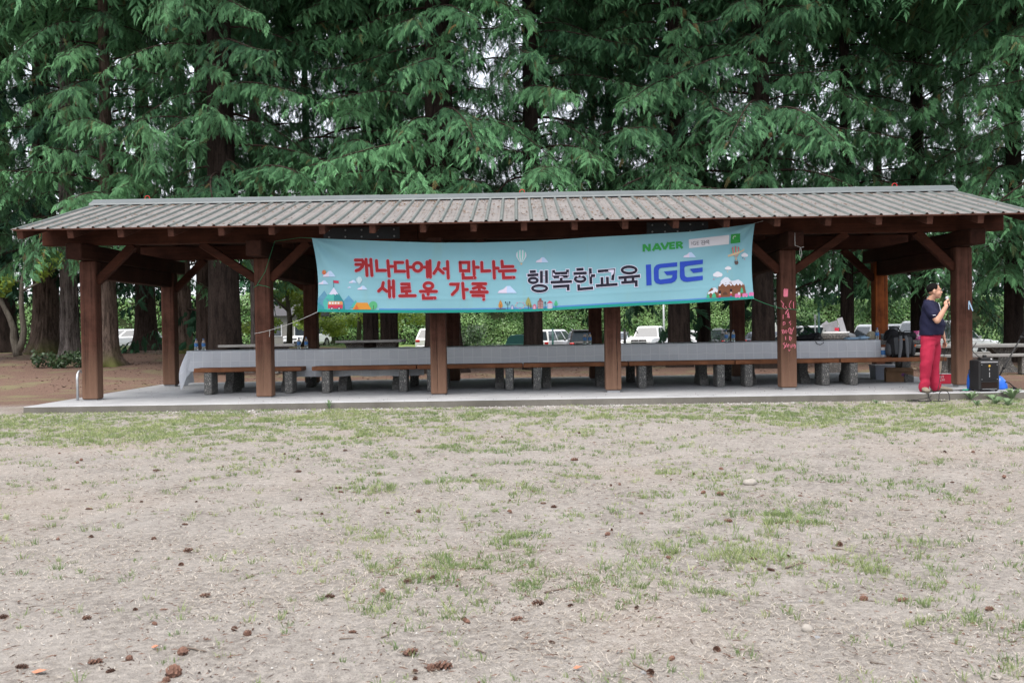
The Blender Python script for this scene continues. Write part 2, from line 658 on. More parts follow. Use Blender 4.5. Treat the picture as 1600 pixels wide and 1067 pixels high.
xs = axis([(-400, -60, 20), (-60, -14, 2.0), (-14, -8, .3), (-8, 8, .15), (8, 14, .3), (14, 60, 2.0), (60, 420, 20)])
ys = axis([(-60, 0, 6), (0, 2.6, .3), (2.6, 15.0, .15), (15.0, 22, .25), (22, 60, .6), (60, 120, 4), (120, 700, 30)])
XX, YY = np.meshgrid(xs, ys)
ZZ = gz(XX, YY)
jit = npr.normal(0, 0.0045, ZZ.shape) * ((YY < 15) & (abs(XX) < 9))
V = np.stack([XX.ravel(), YY.ravel(), (ZZ + jit).ravel()], 1)
nx, ny = len(xs), len(ys)
i0 = (np.arange(ny - 1)[:, None] * nx + np.arange(nx - 1)[None, :]).ravel()
Q = np.stack([i0, i0 + 1, i0 + nx + 1, i0 + nx], 1)
tag(link('ground', np_mesh('ground', V, None, Q, 'ground_soil', smooth=True)), kind='structure')

# parking lot and drive beyond the trees
lx = np.concatenate([np.arange(2.0, 62, 2.0)])
ly = np.arange(57.0, 79.0, 1.0)
LX, LY = np.meshgrid(lx, ly)
LZ = gz(LX, LY) + 0.012
V = np.stack([LX.ravel(), LY.ravel(), LZ.ravel()], 1)
i0 = (np.arange(len(ly) - 1)[:, None] * len(lx) + np.arange(len(lx) - 1)[None, :]).ravel()
Q = np.stack([i0, i0 + 1, i0 + len(lx) + 1, i0 + len(lx)], 1)
tag(link('parking_lot', np_mesh('parking_lot', V, None, Q, 'asphalt', smooth=True)), kind='structure')
lx2 = np.arange(-44.0, 1.0, 1.5)
ly2 = np.arange(62.0, 74.0, 1.0)
LX, LY = np.meshgrid(lx2, ly2)
V = np.stack([LX.ravel(), LY.ravel(), (gz(LX, LY) + 0.014).ravel()], 1)
i0 = (np.arange(len(ly2) - 1)[:, None] * len(lx2) + np.arange(len(lx2) - 1)[None, :]).ravel()
Q = np.stack([i0, i0 + 1, i0 + len(lx2) + 1, i0 + len(lx2)], 1)
tag(link('road', np_mesh('road', V, None, Q, 'asphalt', smooth=True)), kind='structure')

# ------------------------------------------------------------------ what lies on the lawn
def in_view(x, y, m=0.35):
    return np.abs(x - 0.02 * y) < 0.525 * y + m


def green(x, y):
    """How grassy the lawn is at a spot, 0..1 (measured on the photograph)."""
    g = 0.05 + 0.08 * sstep(7, 13, y)
    def blob(cx, cy, rx, ry, a):
        return a * np.exp(-(((x - cx) / rx) ** 2 + ((y - cy) / ry) ** 2))
    g = g + blob(-6.4, 13.2, 2.9, 1.5, 2.3) + blob(-3.6, 12.0, 2.6, 1.1, .95) + blob(-2.0, 13.4, 4.2, .8, .60)
    g = g + blob(-0.9, 9.9, 1.9, .7, .35) + blob(0.8, 13.9, 2.4, .5, .60) + blob(2.6, 13.1, 1.5, .8, .30)
    g = g + blob(6.2, 12.9, 2.7, 1.4, 2.2) + blob(3.9, 13.6, 1.5, .7, .95) + blob(5.8, 10.6, 1.5, 1.2, .30)
    g = g + blob(0.15, 5.0, .75, .5, .48) + blob(0.65, 4.45, .55, .4, .48) + blob(-.45, 5.6, .5, .5, .34) + blob(-.3, 4.5, .45, .35, .30) + blob(1.1, 4.9, .4, .5, .36)
    g = g + blob(1.75, 4.7, .55, .45, .42) + blob(1.5, 6.0, .8, .4, .35) + blob(1.95, 4.0, .35, .3, .40) + blob(-1.6, 7.4, 1.1, .8, .14)
    g = g + blob(0.9, 7.6, 1.4, 1.0, .16) + blob(2.6, 7.2, .9, .7, .2)
    return g


def vnoise(x, y, s, seed=0):
    """Cheap smooth value noise, numpy."""
    r = np.random.default_rng(seed).random((64, 64))
    u = (x * s) % 64; v = (y * s) % 64
    iu = np.floor(u).astype(int); iv = np.floor(v).astype(int)
    fu = u - iu; fv = v - iv
    fu = fu * fu * (3 - 2 * fu); fv = fv * fv * (3 - 2 * fv)
    a = r[iu % 64, iv % 64]; b = r[(iu + 1) % 64, iv % 64]; c = r[iu % 64, (iv + 1) % 64]; d = r[(iu + 1) % 64, (iv + 1) % 64]
    return (a * (1 - fu) + b * fu) * (1 - fv) + (c * (1 - fu) + d * fu) * fv


def sample_lawn(n, y0=2.9, y1=14.95, power=1.0):
    """Random spots in the view wedge, denser (per m2) nearby as the picture needs."""
    u = npr.random(n)
    y = y0 * (y1 / y0) ** (u ** power)
    x = 0.02 * y + (npr.random(n) * 2 - 1) * (0.525 * y + 0.4)
    return x, y


# grass: tufts of upright blades, each tuft its own little fan
n = 60000
x, y = sample_lawn(n, power=0.58)
p = green(x, y) * (0.25 + 1.3 * sstep(0.35, 0.80, vnoise(x, y, 2.4, 3))) * (0.30 + 1.5 * sstep(.40, .85, vnoise(x, y, 7.0, 4)))
keep = npr.random(n) < p * 0.95
x, y = x[keep], y[keep]
vig = npr.uniform(.5, 1.25, len(x)) * (.75 + .5 * vnoise(x, y, 1.5, 6))
k = 12
tt_ = np.clip(0.45 + npr.normal(0, .22, len(x)) + .5 * (vnoise(x, y, 0.8, 5) - .5), 0, 1)
cx_, cy_ = np.repeat(x, k), np.repeat(y, k)
vig = np.repeat(vig, k); tt_ = np.repeat(tt_, k)
n = len(cx_)
ra = npr.uniform(0, 2 * PI, n); rr0 = np.abs(npr.normal(0, .016, n)) * (.7 + .5 * vig) * (1 + .05 * cy_)
x = cx_ + np.cos(ra) * rr0; y = cy_ + np.sin(ra) * rr0
h = npr.uniform(0.014, 0.040, n) * vig
w = npr.uniform(0.0011, 0.0021, n) * (1 + 0.10 * y)
a = npr.uniform(0, 2 * PI, n)
lean = (npr.uniform(.1, .6, n) + rr0 / .03) * h * .7
la = ra + npr.normal(0, .6, n)
z = gz(x, y) - 0.003
b = np.stack([x, y, z], 1)
wv = np.stack([np.cos(a) * w, np.sin(a) * w, 0 * w], 1)
mid = b + np.stack([np.cos(la) * lean * .35, np.sin(la) * lean * .35, h * .62], 1)
tip = b + np.stack([np.cos(la) * lean, np.sin(la) * lean, h], 1)
V = np.stack([b - wv, b + wv, mid + wv * .7, mid - wv * .7, tip], 1).reshape(-1, 3)
i = np.arange(n) * 5
tint = np.clip(tt_ + npr.normal(0, .12, n), 0, 1)
tag(link('grass', np_mesh('grass', V, np.stack([i + 3, i + 2, i + 4], 1), np.stack([i, i + 1, i + 2, i + 3], 1), 'grass_blade', np.repeat(tint, 5))),
    'thin patchy green grass growing in the bare lawn', 'grass', kind='stuff')

# dry straw clippings
n = 190000
x, y = sample_lawn(n, power=0.66)
keep = npr.random(n) < 0.22 + 0.95 * sstep(.35, .75, vnoise(x, y, 1.1, 21)) * (0.4 + vnoise(x, y, 5.0, 22))
x, y = x[keep], y[keep]
n = len(x)
L = npr.uniform(0.008, 0.034, n); w = npr.uniform(0.0008, 0.0018, n) * (1 + 0.11 * y)
a = npr.uniform(0, PI, n)
dz = npr.uniform(-.35, .35, n) * L
z = gz(x, y) + 0.004 + npr.random(n) * 0.006
c = np.stack([x, y, z], 1)
d = np.stack([np.cos(a) * L, np.sin(a) * L, dz], 1) * .5
s = np.stack([-np.sin(a) * w, np.cos(a) * w, 0 * w], 1) * .5
V = np.stack([c - d - s, c - d + s, c + d + s, c + d - s], 1).reshape(-1, 3)
i = np.arange(n) * 4
tag(link('straw', np_mesh('straw', V, None, np.stack([i, i + 1, i + 2, i + 3], 1), 'straw_bits', np.repeat(npr.random(n) ** 1.2, 4))),
    'pale dry grass clippings strewn over the bare dirt', 'dry grass', kind='stuff')


def chips(name, label, cat, n, y0, y1, lo, hi, material, power=0.8, xr=None, mask=None, lift=0.0, squash=.5):
    """Small irregular crumbs (octahedra) lying on the ground as one object."""
    if xr is None:
        x, y = sample_lawn(n, y0, y1, power)
    else:
        x = npr.uniform(xr[0], xr[1], n); y = npr.uniform(y0, y1, n)
    if mask is not None:
        kp = npr.random(n) < mask(x, y)
        x, y = x[kp], y[kp]
        n = len(x)
    r = npr.uniform(lo, hi, n) * npr.uniform(.6, 1.2, n)
    a = npr.uniform(0, 2 * PI, n)
    el = npr.uniform(.5, 1.0, n)
    z = gz(x, y) + r * squash * .5 + lift
    base = np.array([(1, 0, 0), (0, 1, 0), (-1, 0, 0), (0, -1, 0), (0, 0, 1), (0, 0, -1)], float)
    P = base[None] * np.stack([r, r * el, r * squash], 1)[:, None, :] * npr.uniform(.75, 1.2, (n, 6, 1))
    ca, sa = np.cos(a)[:, None], np.sin(a)[:, None]
    X = P[:, :, 0] * ca - P[:, :, 1] * sa + x[:, None]
    Y = P[:, :, 0] * sa + P[:, :, 1] * ca + y[:, None]
    Z = P[:, :, 2] + z[:, None]
    V = np.stack([X, Y, Z], 2).reshape(-1, 3)
    T = np.array([(0, 1, 4), (1, 2, 4), (2, 3, 4), (3, 0, 4), (1, 0, 5), (2, 1, 5), (3, 2, 5), (0, 3, 5)])
    F = (np.arange(n) * 6)[:, None, None] + T[None]
    return tag(link(name, np_mesh(name, V, F.reshape(-1, 3), None, material, np.repeat(npr.random(n), 6))), label, cat, kind='stuff')


chips('bark_crumbs', 'dark crumbs of bark and cone scattered on the lawn', 'bark crumbs', 8500, 3.0, 14.9, .002, .008, 'litter_bits')
chips('pebbles', 'small pale pebbles strewn in the dirt of the lawn', 'pebbles', 4800, 3.0, 14.9, .002, .007, 'gravel_bits')
chips('gravel', 'strip of pale gravel along the front edge of the slab', 'gravel', 9000, 14.35, 15.0, .006, .019, 'gravel_bits', xr=(-7.4, 8.2),
      mask=lambda x, y: sstep(14.35, 14.85, y) * (0.25 + 0.75 * vnoise(x, y, 1.2, 31)) * (1 - .75 * sstep(3.5, 5, x)))
chips('forest_litter', 'brown needles, bark and twigs under the trees behind the shelter', 'forest litter', 13000, 21.2, 40, .010, .040, 'litter_bits', xr=(-20, 16), squash=.35,
      mask=lambda x, y: .2 + .9 * sstep(.4, .7, vnoise(x, y, .9, 33)))

chips('slab_litter', 'needles and crumbs blown onto the concrete slab', 'litter', 1600, 15.02, 21.2, .004, .013, 'litter_bits', xr=(-7.4, 7.6), lift=.191, squash=.35,
      mask=lambda x, y: .25 + .9 * sstep(.45, .8, vnoise(x, y, 1.3, 35)))

# needles as thin dark slivers on the lawn
n = 5000
x, y = sample_lawn(n, power=.72)
L = npr.uniform(.010, .045, n); w = npr.uniform(.0010, .0022, n) * (1 + .08 * y)
a = npr.uniform(0, PI, n)
z = gz(x, y) + .008
c = np.stack([x, y, z], 1)
d = np.stack([np.cos(a) * L, np.sin(a) * L, npr.uniform(-.1, .1, n) * L], 1) * .5
s = np.stack([-np.sin(a) * w, np.cos(a) * w, 0 * w], 1) * .5
up = np.array([0, 0, .004])
V = np.stack([c - d - s, c - d + s, c + d + s, c + d - s, c + up], 1).reshape(-1, 3)
i = np.arange(n) * 5
F = np.concatenate([np.stack([i + q, i + (q + 1) % 4, i + 4], 1) for q in range(4)])
tag(link('twig_litter', np_mesh('twig_litter', V, F, None, 'litter_bits', np.repeat(npr.random(n), 5))),
    'tiny broken twigs littering the lawn', 'twig litter', kind='stuff')
# ------------------------------------------------------------------ trees
def trunk_mesh(name, r, h, material, flare=1.8, seed=0, lean=(0, 0), furrow=0.05, nseg=44, nz=46, lobes=5):
    fq = 1.0
    if furrow > .1:
        nseg, nz, fq = 88, 60, 1.9
    """Tapered furrowed trunk with root flare; base at the origin."""
    rs = np.random.default_rng(seed)
    ph = rs.uniform(0, 2 * PI, 8)
    a = np.linspace(0, 2 * PI, nseg, endpoint=False)
    zt = np.concatenate([np.linspace(-.35, 0, 3)[:-1], (np.linspace(0, 1, nz) ** 1.7) * h])
    V = []
    off = rs.uniform(0, 50)
    for z in zt:
        t = max(z, 0) / h
        base = r * (1 - .55 * t)
        fl = (flare - 1) * math.exp(-max(z, -.2) / (r * 1.05))
        lob = 1 + .30 * fl * np.sin(a * lobes + ph[0]) + .14 * fl * np.sin(a * (lobes + 3) + ph[1])
        rad = base * (1 + fl * lob) * (1 + .035 * np.sin(a * 3 + ph[2] + z * .3))
        fur = np.array([noise.noise(Vector((math.cos(q) * 5.2 * fq * min(2, r * 2) + off, math.sin(q) * 5.2 * fq * min(2, r * 2), z * .55 * fq))) for q in a])
        fur2 = np.array([noise.noise(Vector((math.cos(q) * 11 * min(2, r * 2) - off, math.sin(q) * 11 * min(2, r * 2), z * 1.3))) for q in a])
        rad = rad + furrow * r * (np.abs(fur) * -1.6 + .5 * fur2)
        V.append(np.stack([rad * np.cos(a) + lean[0] * t * h, rad * np.sin(a) + lean[1] * t * h, np.full(nseg, z)], 1))
    V = np.concatenate(V)
    m = len(zt)
    i = (np.arange(m - 1)[:, None] * nseg + np.arange(nseg)[None, :])
    j = (np.arange(m - 1)[:, None] * nseg + (np.arange(nseg)[None, :] + 1) % nseg)
    Q = np.stack([i, j, j + nseg, i + nseg], 2).reshape(-1, 4)
    return np_mesh(name, V, None, Q, material, smooth=True)


def spray_template(rs, n=7, wide=.40, w=.024, teeth=True):
    """One flat, drooping fan of cedar: a midrib with toothed branchlets. About unit length along +X."""
    V, T, Qd = [], [], []
    def leaf(p, d, l, ww, drop, tooth):
        d = np.array(d) / np.linalg.norm(d)
        s = np.array([-d[1], d[0], 0.0])
        p0 = np.array(p)
        p1 = p0 + d * l * .55 + np.array([l * .03, 0, -drop * l * .3])
        p2 = p0 + d * l + np.array([l * .12, 0, -drop * l])
        b = len(V)
        V.extend([p0 - s * ww * .55, p0 + s * ww * .55, p1 + s * ww, p1 - s * ww, p2])
        Qd.append((b, b + 1, b + 2, b + 3)); T.append((b + 3, b + 2, b + 4))
        if tooth:
            for sg in (-1, 1):
                for f, ln in ((.42, .32),):
                    q = p0 + (p1 - p0) * f * 1.5
                    e = q + (d * .85 + s * sg * .62) * l * ln + np.array([0, 0, -drop * l * .12])
                    b = len(V)
                    V.extend([q - d * ww * 1.1, q + d * ww * 1.1, e])
                    T.append((b, b + 1, b + 2))
    def rib(t):
        return (t * (.80 - .05 * t), .03 * math.sin(t * 5), -.22 * t * t)
    for i in range(n):
        t = .06 + .92 * (i + .3) / n
        for sgn in (-1, 1):
            l = wide * (1 - .62 * t) * min(1, .55 + 1.8 * t) * rs.uniform(.75, 1.18)
            ang = R(rs.uniform(34, 56) - 20 * t)
            leaf(rib(t + rs.uniform(-.02, .02)), (math.cos(ang), sgn * math.sin(ang), rs.uniform(-.15, .1)), l, w * rs.uniform(.85, 1.3), rs.uniform(.2, .55), teeth)
    leaf(rib(.95), (1, 0, -.3), .24, w, .3, teeth)
    return np.array(V), np.array(T), np.array(Qd)


_rs = np.random.default_rng(5)
SPRAYS = [spray_template(_rs, 6, .30, .024) for _ in range(4)] + [spray_template(_rs, 6, .44, .025) for _ in range(4)]
FARSPRAYS = [spray_template(_rs, 6, .46, .055, False) for _ in range(4)]


def norm(v):
    return v / np.maximum(np.linalg.norm(v, axis=-1, keepdims=True), 1e-9)


def place_sprays(name, O, D, N, S, tint, material, templates, rs, dead=0.0):
    """One mesh of many fronds: origins O, directions D, face normals N, sizes S."""
    O, D, N, S, tint = map(np.asarray, (O, D, N, S, tint))
    D = norm(D)
    Yv = norm(np.cross(N, D))
    Zv = np.cross(D, Yv)
    idx = rs.integers(0, len(templates), len(O))
    VV, TT, QQ, C = [], [], [], []
    base = 0
    for k, (tv, tt, tq) in enumerate(templates):
        m = np.where(idx == k)[0]
        if not len(m):
            continue
        P = (O[m, None, :] + S[m, None, None] * (tv[None, :, 0:1] * D[m, None, :] + tv[None, :, 1:2] * Yv[m, None, :] + tv[None, :, 2:3] * Zv[m, None, :]))
        nv = len(tv)
        b = base + np.arange(len(m)) * nv
        VV.append(P.reshape(-1, 3))
        TT.append((b[:, None, None] + tt[None]).reshape(-1, 3))
        QQ.append((b[:, None, None] + tq[None]).reshape(-1, 4))
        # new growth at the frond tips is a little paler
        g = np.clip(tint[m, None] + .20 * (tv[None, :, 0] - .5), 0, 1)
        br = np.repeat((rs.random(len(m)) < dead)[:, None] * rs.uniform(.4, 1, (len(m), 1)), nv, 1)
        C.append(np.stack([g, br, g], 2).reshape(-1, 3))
        base += nv * len(m)
    return np_mesh(name, np.concatenate(VV), np.concatenate(TT), np.concatenate(QQ), material, np.concatenate(C))


def strips(curves, nseg=5):
    """Tapered thin wooden tubes from (points, r0, r1) triples -> verts, quads."""
    VV, QQ, base = [], [], 0
    ang = np.linspace(0, 2 * PI, nseg, endpoint=False)
    for pts, r0, r1 in curves:
        pts = np.asarray(pts)
        m = len(pts)
        d = norm(np.gradient(pts, axis=0))
        ref = np.array([0, 0, 1.0]) if abs(d[0, 2]) < .85 else np.array([1.0, 0, 0])
        u = norm(np.cross(d, ref)); w = np.cross(d, u)
        rr = np.linspace(r0, r1, m)[:, None, None]
        P = pts[:, None, :] + rr * (np.cos(ang)[None, :, None] * u[:, None, :] + np.sin(ang)[None, :, None] * w[:, None, :])
        VV.append(P.reshape(-1, 3))
        i = (np.arange(m - 1)[:, None] * nseg + np.arange(nseg)[None, :])
        j = (np.arange(m - 1)[:, None] * nseg + (np.arange(nseg)[None, :] + 1) % nseg)
        QQ.append((base + np.stack([i, j, j + nseg, i + nseg], 2)).reshape(-1, 4))
        base += m * nseg
    return np.concatenate(VV), np.concatenate(QQ)


def cedar_crown(seed, z0, z1, nb, rmax, r0=.35, size=.40, material='cedar_leaf', templates=None, step=.20, sstep_=.105, top=None, dead=0.0):
    """Drooping boughs with hanging fronds. Returns (crown mesh, limb mesh)."""
    rs = np.random.default_rng(seed)
    templates = templates or SPRAYS
    O, D, N, S, C, W = [], [], [], [], [], []
    for b in range(nb):
        f = (b + rs.uniform(-.4, .4)) / nb
        z = z0 + (z1 - z0) * f
        az = b * 2.39996 + rs.uniform(-.35, .35)
        L = rmax * rs.uniform(.30, 1.08) * (1.0 - .22 * f)
        rise = rs.uniform(-.10, .50); droop = rs.uniform(.55, 1.15); tipup = rs.uniform(.0, .30)
        bt = rs.uniform(-.28, .28)
        n = 14
        s = np.linspace(0, 1, n)
        hook = az + rs.uniform(-.6, .6) * s
        rr = r0 * .6 + L * s
        pts = np.stack([np.cos(hook) * rr, np.sin(hook) * rr, z + L * (rise * s - droop * s ** 2 * .75 + tipup * s ** 4)], 1)
        W.append((pts, .010 + .008 * L, .004))
        t = .12 + rs.uniform(0, .06)
        while t < 1.0:
            for sg in (-1, 1):
                tt = min(.999, t + rs.uniform(-.02, .02))
                p = np.array([np.interp(tt, s, pts[:, k]) for k in range(3)])
                a2 = az + sg * R(rs.uniform(42, 74))
                l2 = (.35 + L * (.10 + .14 * rs.random())) * (1.10 - tt) ** .5 * min(1, .5 + 1.6 * tt)
                m = 6
                q = np.linspace(0, 1, m)
                dr = rs.uniform(.45, 1.35)
                sp = p + np.stack([np.cos(a2) * l2 * q, np.sin(a2) * l2 * q, l2 * (.10 * q - dr * q ** 2)], 1)
                W.append((sp, .0045, .002))
                nn = max(2, int(l2 / sstep_))
                for k in range(nn + 1):
                    u = (k + .35 + rs.uniform(-.2, .2)) / (nn + .5)
                    u = min(u, 1)
                    o = np.array([np.interp(u, q, sp[:, c]) for c in range(3)])
                    sd = (-1) ** k
                    if rs.random() < .60:                  # fronds hanging side by side like a fringe
                        a3 = a2 + sd * R(rs.uniform(10, 75))
                        h = rs.uniform(.15, .55) if k < nn else .8
                        D.append((math.cos(a3) * h, math.sin(a3) * h, -1.0))
                        N.append((math.cos(az) + rs.normal(0, .28), math.sin(az) + rs.normal(0, .28), rs.uniform(.1, .5)))
                        S.append(size * rs.uniform(.50, 1.15))
                    else:                                  # flatter fronds along the top of the twig
                        a3 = a2 + sd * R(rs.uniform(20, 60))
                        D.append((math.cos(a3), math.sin(a3), rs.uniform(-.9, -.1)))
                        N.append((math.cos(az) * .5 + rs.normal(0, .25), math.sin(az) * .5 + rs.normal(0, .25), 1.0))
                        S.append(size * rs.uniform(.60, 1.15))
                    O.append(o)
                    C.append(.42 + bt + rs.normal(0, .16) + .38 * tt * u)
            t += step / L * rs.uniform(.8, 1.25)
        # leader at the tip
        for k in range(3):
            a3 = az + rs.uniform(-.6, .6)
            O.append(pts[-1]); D.append((math.cos(a3), math.sin(a3), rs.uniform(-.5, .1))); N.append((0, 0, 1)); S.append(size * .8); C.append(.75 + bt)
    if top:
        # the crown goes on above the picture: broad sprays, coarser
        for b in range(58):
            f = (b + rs.uniform(-.4, .4)) / 58
            z = z1 - .3 + (top - z1) * f
            az = b * 2.39996
            L = rmax * (1.0 - .75 * f) * rs.uniform(.8, 1.1)
            for k in range(16):
                t_ = rs.random() ** .7
                a2 = az + rs.normal(0, .35)
                O.append((math.cos(a2) * L * t_, math.sin(a2) * L * t_, z - .35 * L * t_ ** 2 + rs.uniform(-.2, .2)))
                D.append((math.cos(a2 + rs.normal(0, .7)), math.sin(a2 + rs.normal(0, .7)), -.5)); N.append((rs.normal(0, .3), rs.normal(0, .3), 1)); S.append(rs.uniform(1.1, 1.8)); C.append(.45)
    crown = place_sprays('crown', O, D, N, S, np.clip(C, 0, 1), material, templates, rs, dead)
    wv, wq = strips(W, 4)
    limbs = np_mesh('limbs', wv, None, wq, 'bark_cedar', smooth=True)
    return crown, limbs


CROWNS = [cedar_crown(21, 2.9, 11.0, 68, 3.6, size=.36, top=21, dead=.03, sstep_=.078, step=.21), cedar_crown(23, 2.4, 10.8, 68, 3.6, size=.36, top=21, dead=.03, sstep_=.078, step=.21)]
FARCROWNS = [cedar_crown(31, 2.6, 15.0, 28, 3.7, size=.60, templates=FARSPRAYS, step=.38, sstep_=.24, top=22, material='shaded_cedar_leaf'),
             cedar_crown(32, 1.2, 15.5, 28, 4.2, size=.62, templates=FARSPRAYS, step=.40, sstep_=.25, top=22, material='fir_leaf')]
print('crown faces', [len(c[0].polygons) for c in CROWNS + FARCROWNS], file=open('/tmp/faces.txt','w'))


def conifer(px, Y, width_px, label, crown, h=15.0, material='bark_cedar', rz=0.0, flare=1.8, seed=0, lean=(0, 0), furrow=.05, sc=1.0, dz=0.0, lobes=5, group=None):
    p = at(px, 540, Y)
    x = p.x
    r = width_px / FPX * Y / 2
    t = thing('cedar_tree' if 'cedar' in label else 'fir_tree', label, 'tree', (x, Y, gzf(x, Y) - .02), 0, group)
    link('trunk', trunk_mesh('trunk', r, h, material, flare, seed, lean, furrow, lobes=lobes), t)
    if crown is not None:
        cs, zz = crown
        c = link('crown', cs[0], t, (0, 0, dz), (0, 0, rz), (sc, sc, sc))
        l = link('limbs', cs[1], t, (0, 0, dz), (0, 0, rz), (sc, sc, sc))
    return t


C0, C2 = [(c, 0) for c in CROWNS]
C1 = C0
F0, F1 = [(c, 0) for c in FARCROWNS]

# left of the shelter
conifer(8, 44, 34, 'dark cedar trunk at the left edge of the view', F0, rz=.4, seed=1, furrow=.03, material='bark_shaded')
conifer(73, 38, 42, 'thick furrowed fir trunk behind the low leafy shrub', C2, material='bark_cedar_moss', rz=1.0, seed=2, flare=1.75, furrow=.16, dz=1.2, sc=1.15)
conifer(109, 36, 30, 'grey deeply furrowed fir trunk just left of the first post', F0, material='bark_grey', rz=2.2, seed=3, flare=1.3, furrow=.22, dz=.8)
conifer(172, 29.5, 25, 'dark cedar with a mossy flared root, seen past the first post', C0, material='bark_cedar_moss', rz=.3, seed=4, flare=2.3, furrow=.1, dz=.6)
conifer(229, 43, 33, 'reddish cedar trunk standing alone between the two left posts', F0, rz=1.6, seed=5, flare=1.8)
conifer(288, 37, 26, 'cedar trunk between the rear left post and the thickest trunk', F1, rz=2.9, seed=6, flare=1.6, material='bark_cedar_moss')
conifer(322, 30.5, 30, 'reddish brown cedar trunk leaning against the thickest trunk', None, seed=7, flare=1.5, furrow=.12)
conifer(352, 26.5, 52, 'thickest dark cedar trunk right behind the left end of the cloth', C1, rz=.9, seed=8, flare=1.25, furrow=.07, h=17, dz=1.0, material='bark_shaded')
conifer(405, 31, 26, 'grey straight cedar trunk rising behind the second post', C0, material='bark_grey', rz=2.0, seed=9, dz=1.0)
# behind the middle
conifer(580, 28.5, 26, 'narrower left one of the paired cedar trunks below the banner', C1, rz=3.1, seed=10, flare=1.25, furrow=.1, dz=1.0, material='bark_shaded')
conifer(609, 30.5, 29, 'wider reddish right one of the paired cedar trunks below the banner', C0, rz=4.0, seed=11, flare=1.3, furrow=.12, dz=1.0)
conifer(692, 26.6, 56, 'massive flared cedar trunk directly behind the third post', C0, rz=5.2, seed=12, flare=1.5, furrow=.06, h=17, dz=1.0, material='bark_shaded')
conifer(834, 27.5, 32, 'dark straight cedar trunk between the third and fourth posts', C1, rz=.2, seed=13, flare=1.2, dz=1.0, material='bark_shaded')
conifer(957, 32.0, 20, 'cedar trunk hidden behind the fourth post', C2, rz=1.4, seed=14, dz=2.2, material='bark_shaded')
conifer(1061, 27.2, 36, 'dark cedar trunk right of the fourth post', C0, rz=2.5, seed=15, flare=1.25, dz=1.0, material='bark_shaded')
conifer(1100, 36.5, 22, 'slimmer cedar with low hanging boughs beside the small black car', F1, rz=3.9, seed=16, flare=1.4, material='bark_shaded', dz=.9)
conifer(1193, 26.4, 36, 'wide near black cedar trunk just left of the chalked post', C1, rz=4.4, seed=17, flare=1.2, h=17, dz=1.0, material='bark_shaded')
conifer(1324, 30.0, 22, 'slender cedar trunk behind the litter bin', C2, rz=.7, seed=18, flare=1.3, material='bark_shaded')
conifer(1436, 32.0, 26, 'dark cedar trunk behind the man', C2, rz=2.8, seed=19, flare=1.3, material='bark_shaded')
conifer(1585, 27.5, 30, 'dark cedar trunk behind the concrete picnic table at right', C2, rz=5.6, seed=20, flare=1.4, h=17, material='bark_shaded')
conifer(1700, 24.5, 34, 'cedar beyond the right edge whose boughs reach into view', C2, rz=1.9, seed=22, flare=1.4, dz=.2)
conifer(-110, 33.0, 40, 'cedar beyond the left edge whose boughs reach into view', C2, rz=3.3, seed=23, flare=1.6, dz=1.0)
# second rank, seen through the gaps
for i, (px, Y, cr, lab) in enumerate([
        (484, 47, F0, 'far cedar seen above the roof behind the second post'),
        (698, 44, F1, 'far fir hidden behind the massive flared trunk'),
        (929, 50, F0, 'far cedar behind the fourth post, mostly hidden'),
        (1062, 43, F1, 'far fir rising behind the dark trunk right of the fourth post'),
        (1233, 46, F0, 'far cedar above the chalked post'),
        (1374, 43, F1, 'far fir behind the rusty stained rear post'),
        (1503, 47, F0, 'far cedar above the right end of the roof'),
        (141, 52, F1, 'far fir above the left end of the roof')]):
    conifer(px, Y, 18, lab, cr, rz=i * 1.1, seed=40 + i, dz=1.2 if cr is F0 else 3.2, material='bark_shaded')


# ------------------------------------------------------------------ broad leaves
def leaf_cloud(name, centers, radii, n, size, material, seed, flat=.6, core=.35):
    """Leaf-sized diamond faces spread through several lumps."""
    rs = np.random.default_rng(seed)
    centers = np.asarray(centers, float); radii = np.asarray(radii, float)
    if radii.ndim == 1:
        radii = np.repeat(radii[:, None], 3, 1)
    w = radii.prod(1) ** (2 / 3)
    idx = rs.choice(len(centers), n, p=w / w.sum())
    d = norm(rs.normal(0, 1, (n, 3)))
    rr = core + (1 - core) * rs.random(n) ** .6
    rr *= 1 + .14 * np.sin(d[:, 0] * 9 + idx) * np.sin(d[:, 2] * 8 + idx * 2)
    P = centers[idx] + d * rr[:, None] * radii[idx]
    nrm = norm(d + rs.normal(0, .7, (n, 3)) + np.array([0, 0, flat]))
    t = norm(np.cross(nrm, rs.normal(0, 1, (n, 3))))
    b = np.cross(nrm, t)
    s = (size * rs.uniform(.6, 1.3, n))[:, None]
    V = np.stack([P - t * s, P - b * s * .55, P + t * s, P + b * s * .55], 1).reshape(-1, 3)
    i = np.arange(n) * 4
    tint = np.clip(.45 + rs.normal(0, .2, n) + .12 * np.sin(idx * 2.4), 0, 1)
    return np_mesh(name, V, None, np.stack([i, i + 1, i + 2, i + 3], 1), material, np.repeat(tint, 4))


def limb_tubes(name, curves, parent, material):
    mb = MB()
    for pts, r0, r1 in curves:
        n = len(pts)
        mb.tube(pts, [r0 + (r1 - r0) * i / (n - 1) for i in range(n)], 8)
    return mb.build(name, material, parent, smooth=True)


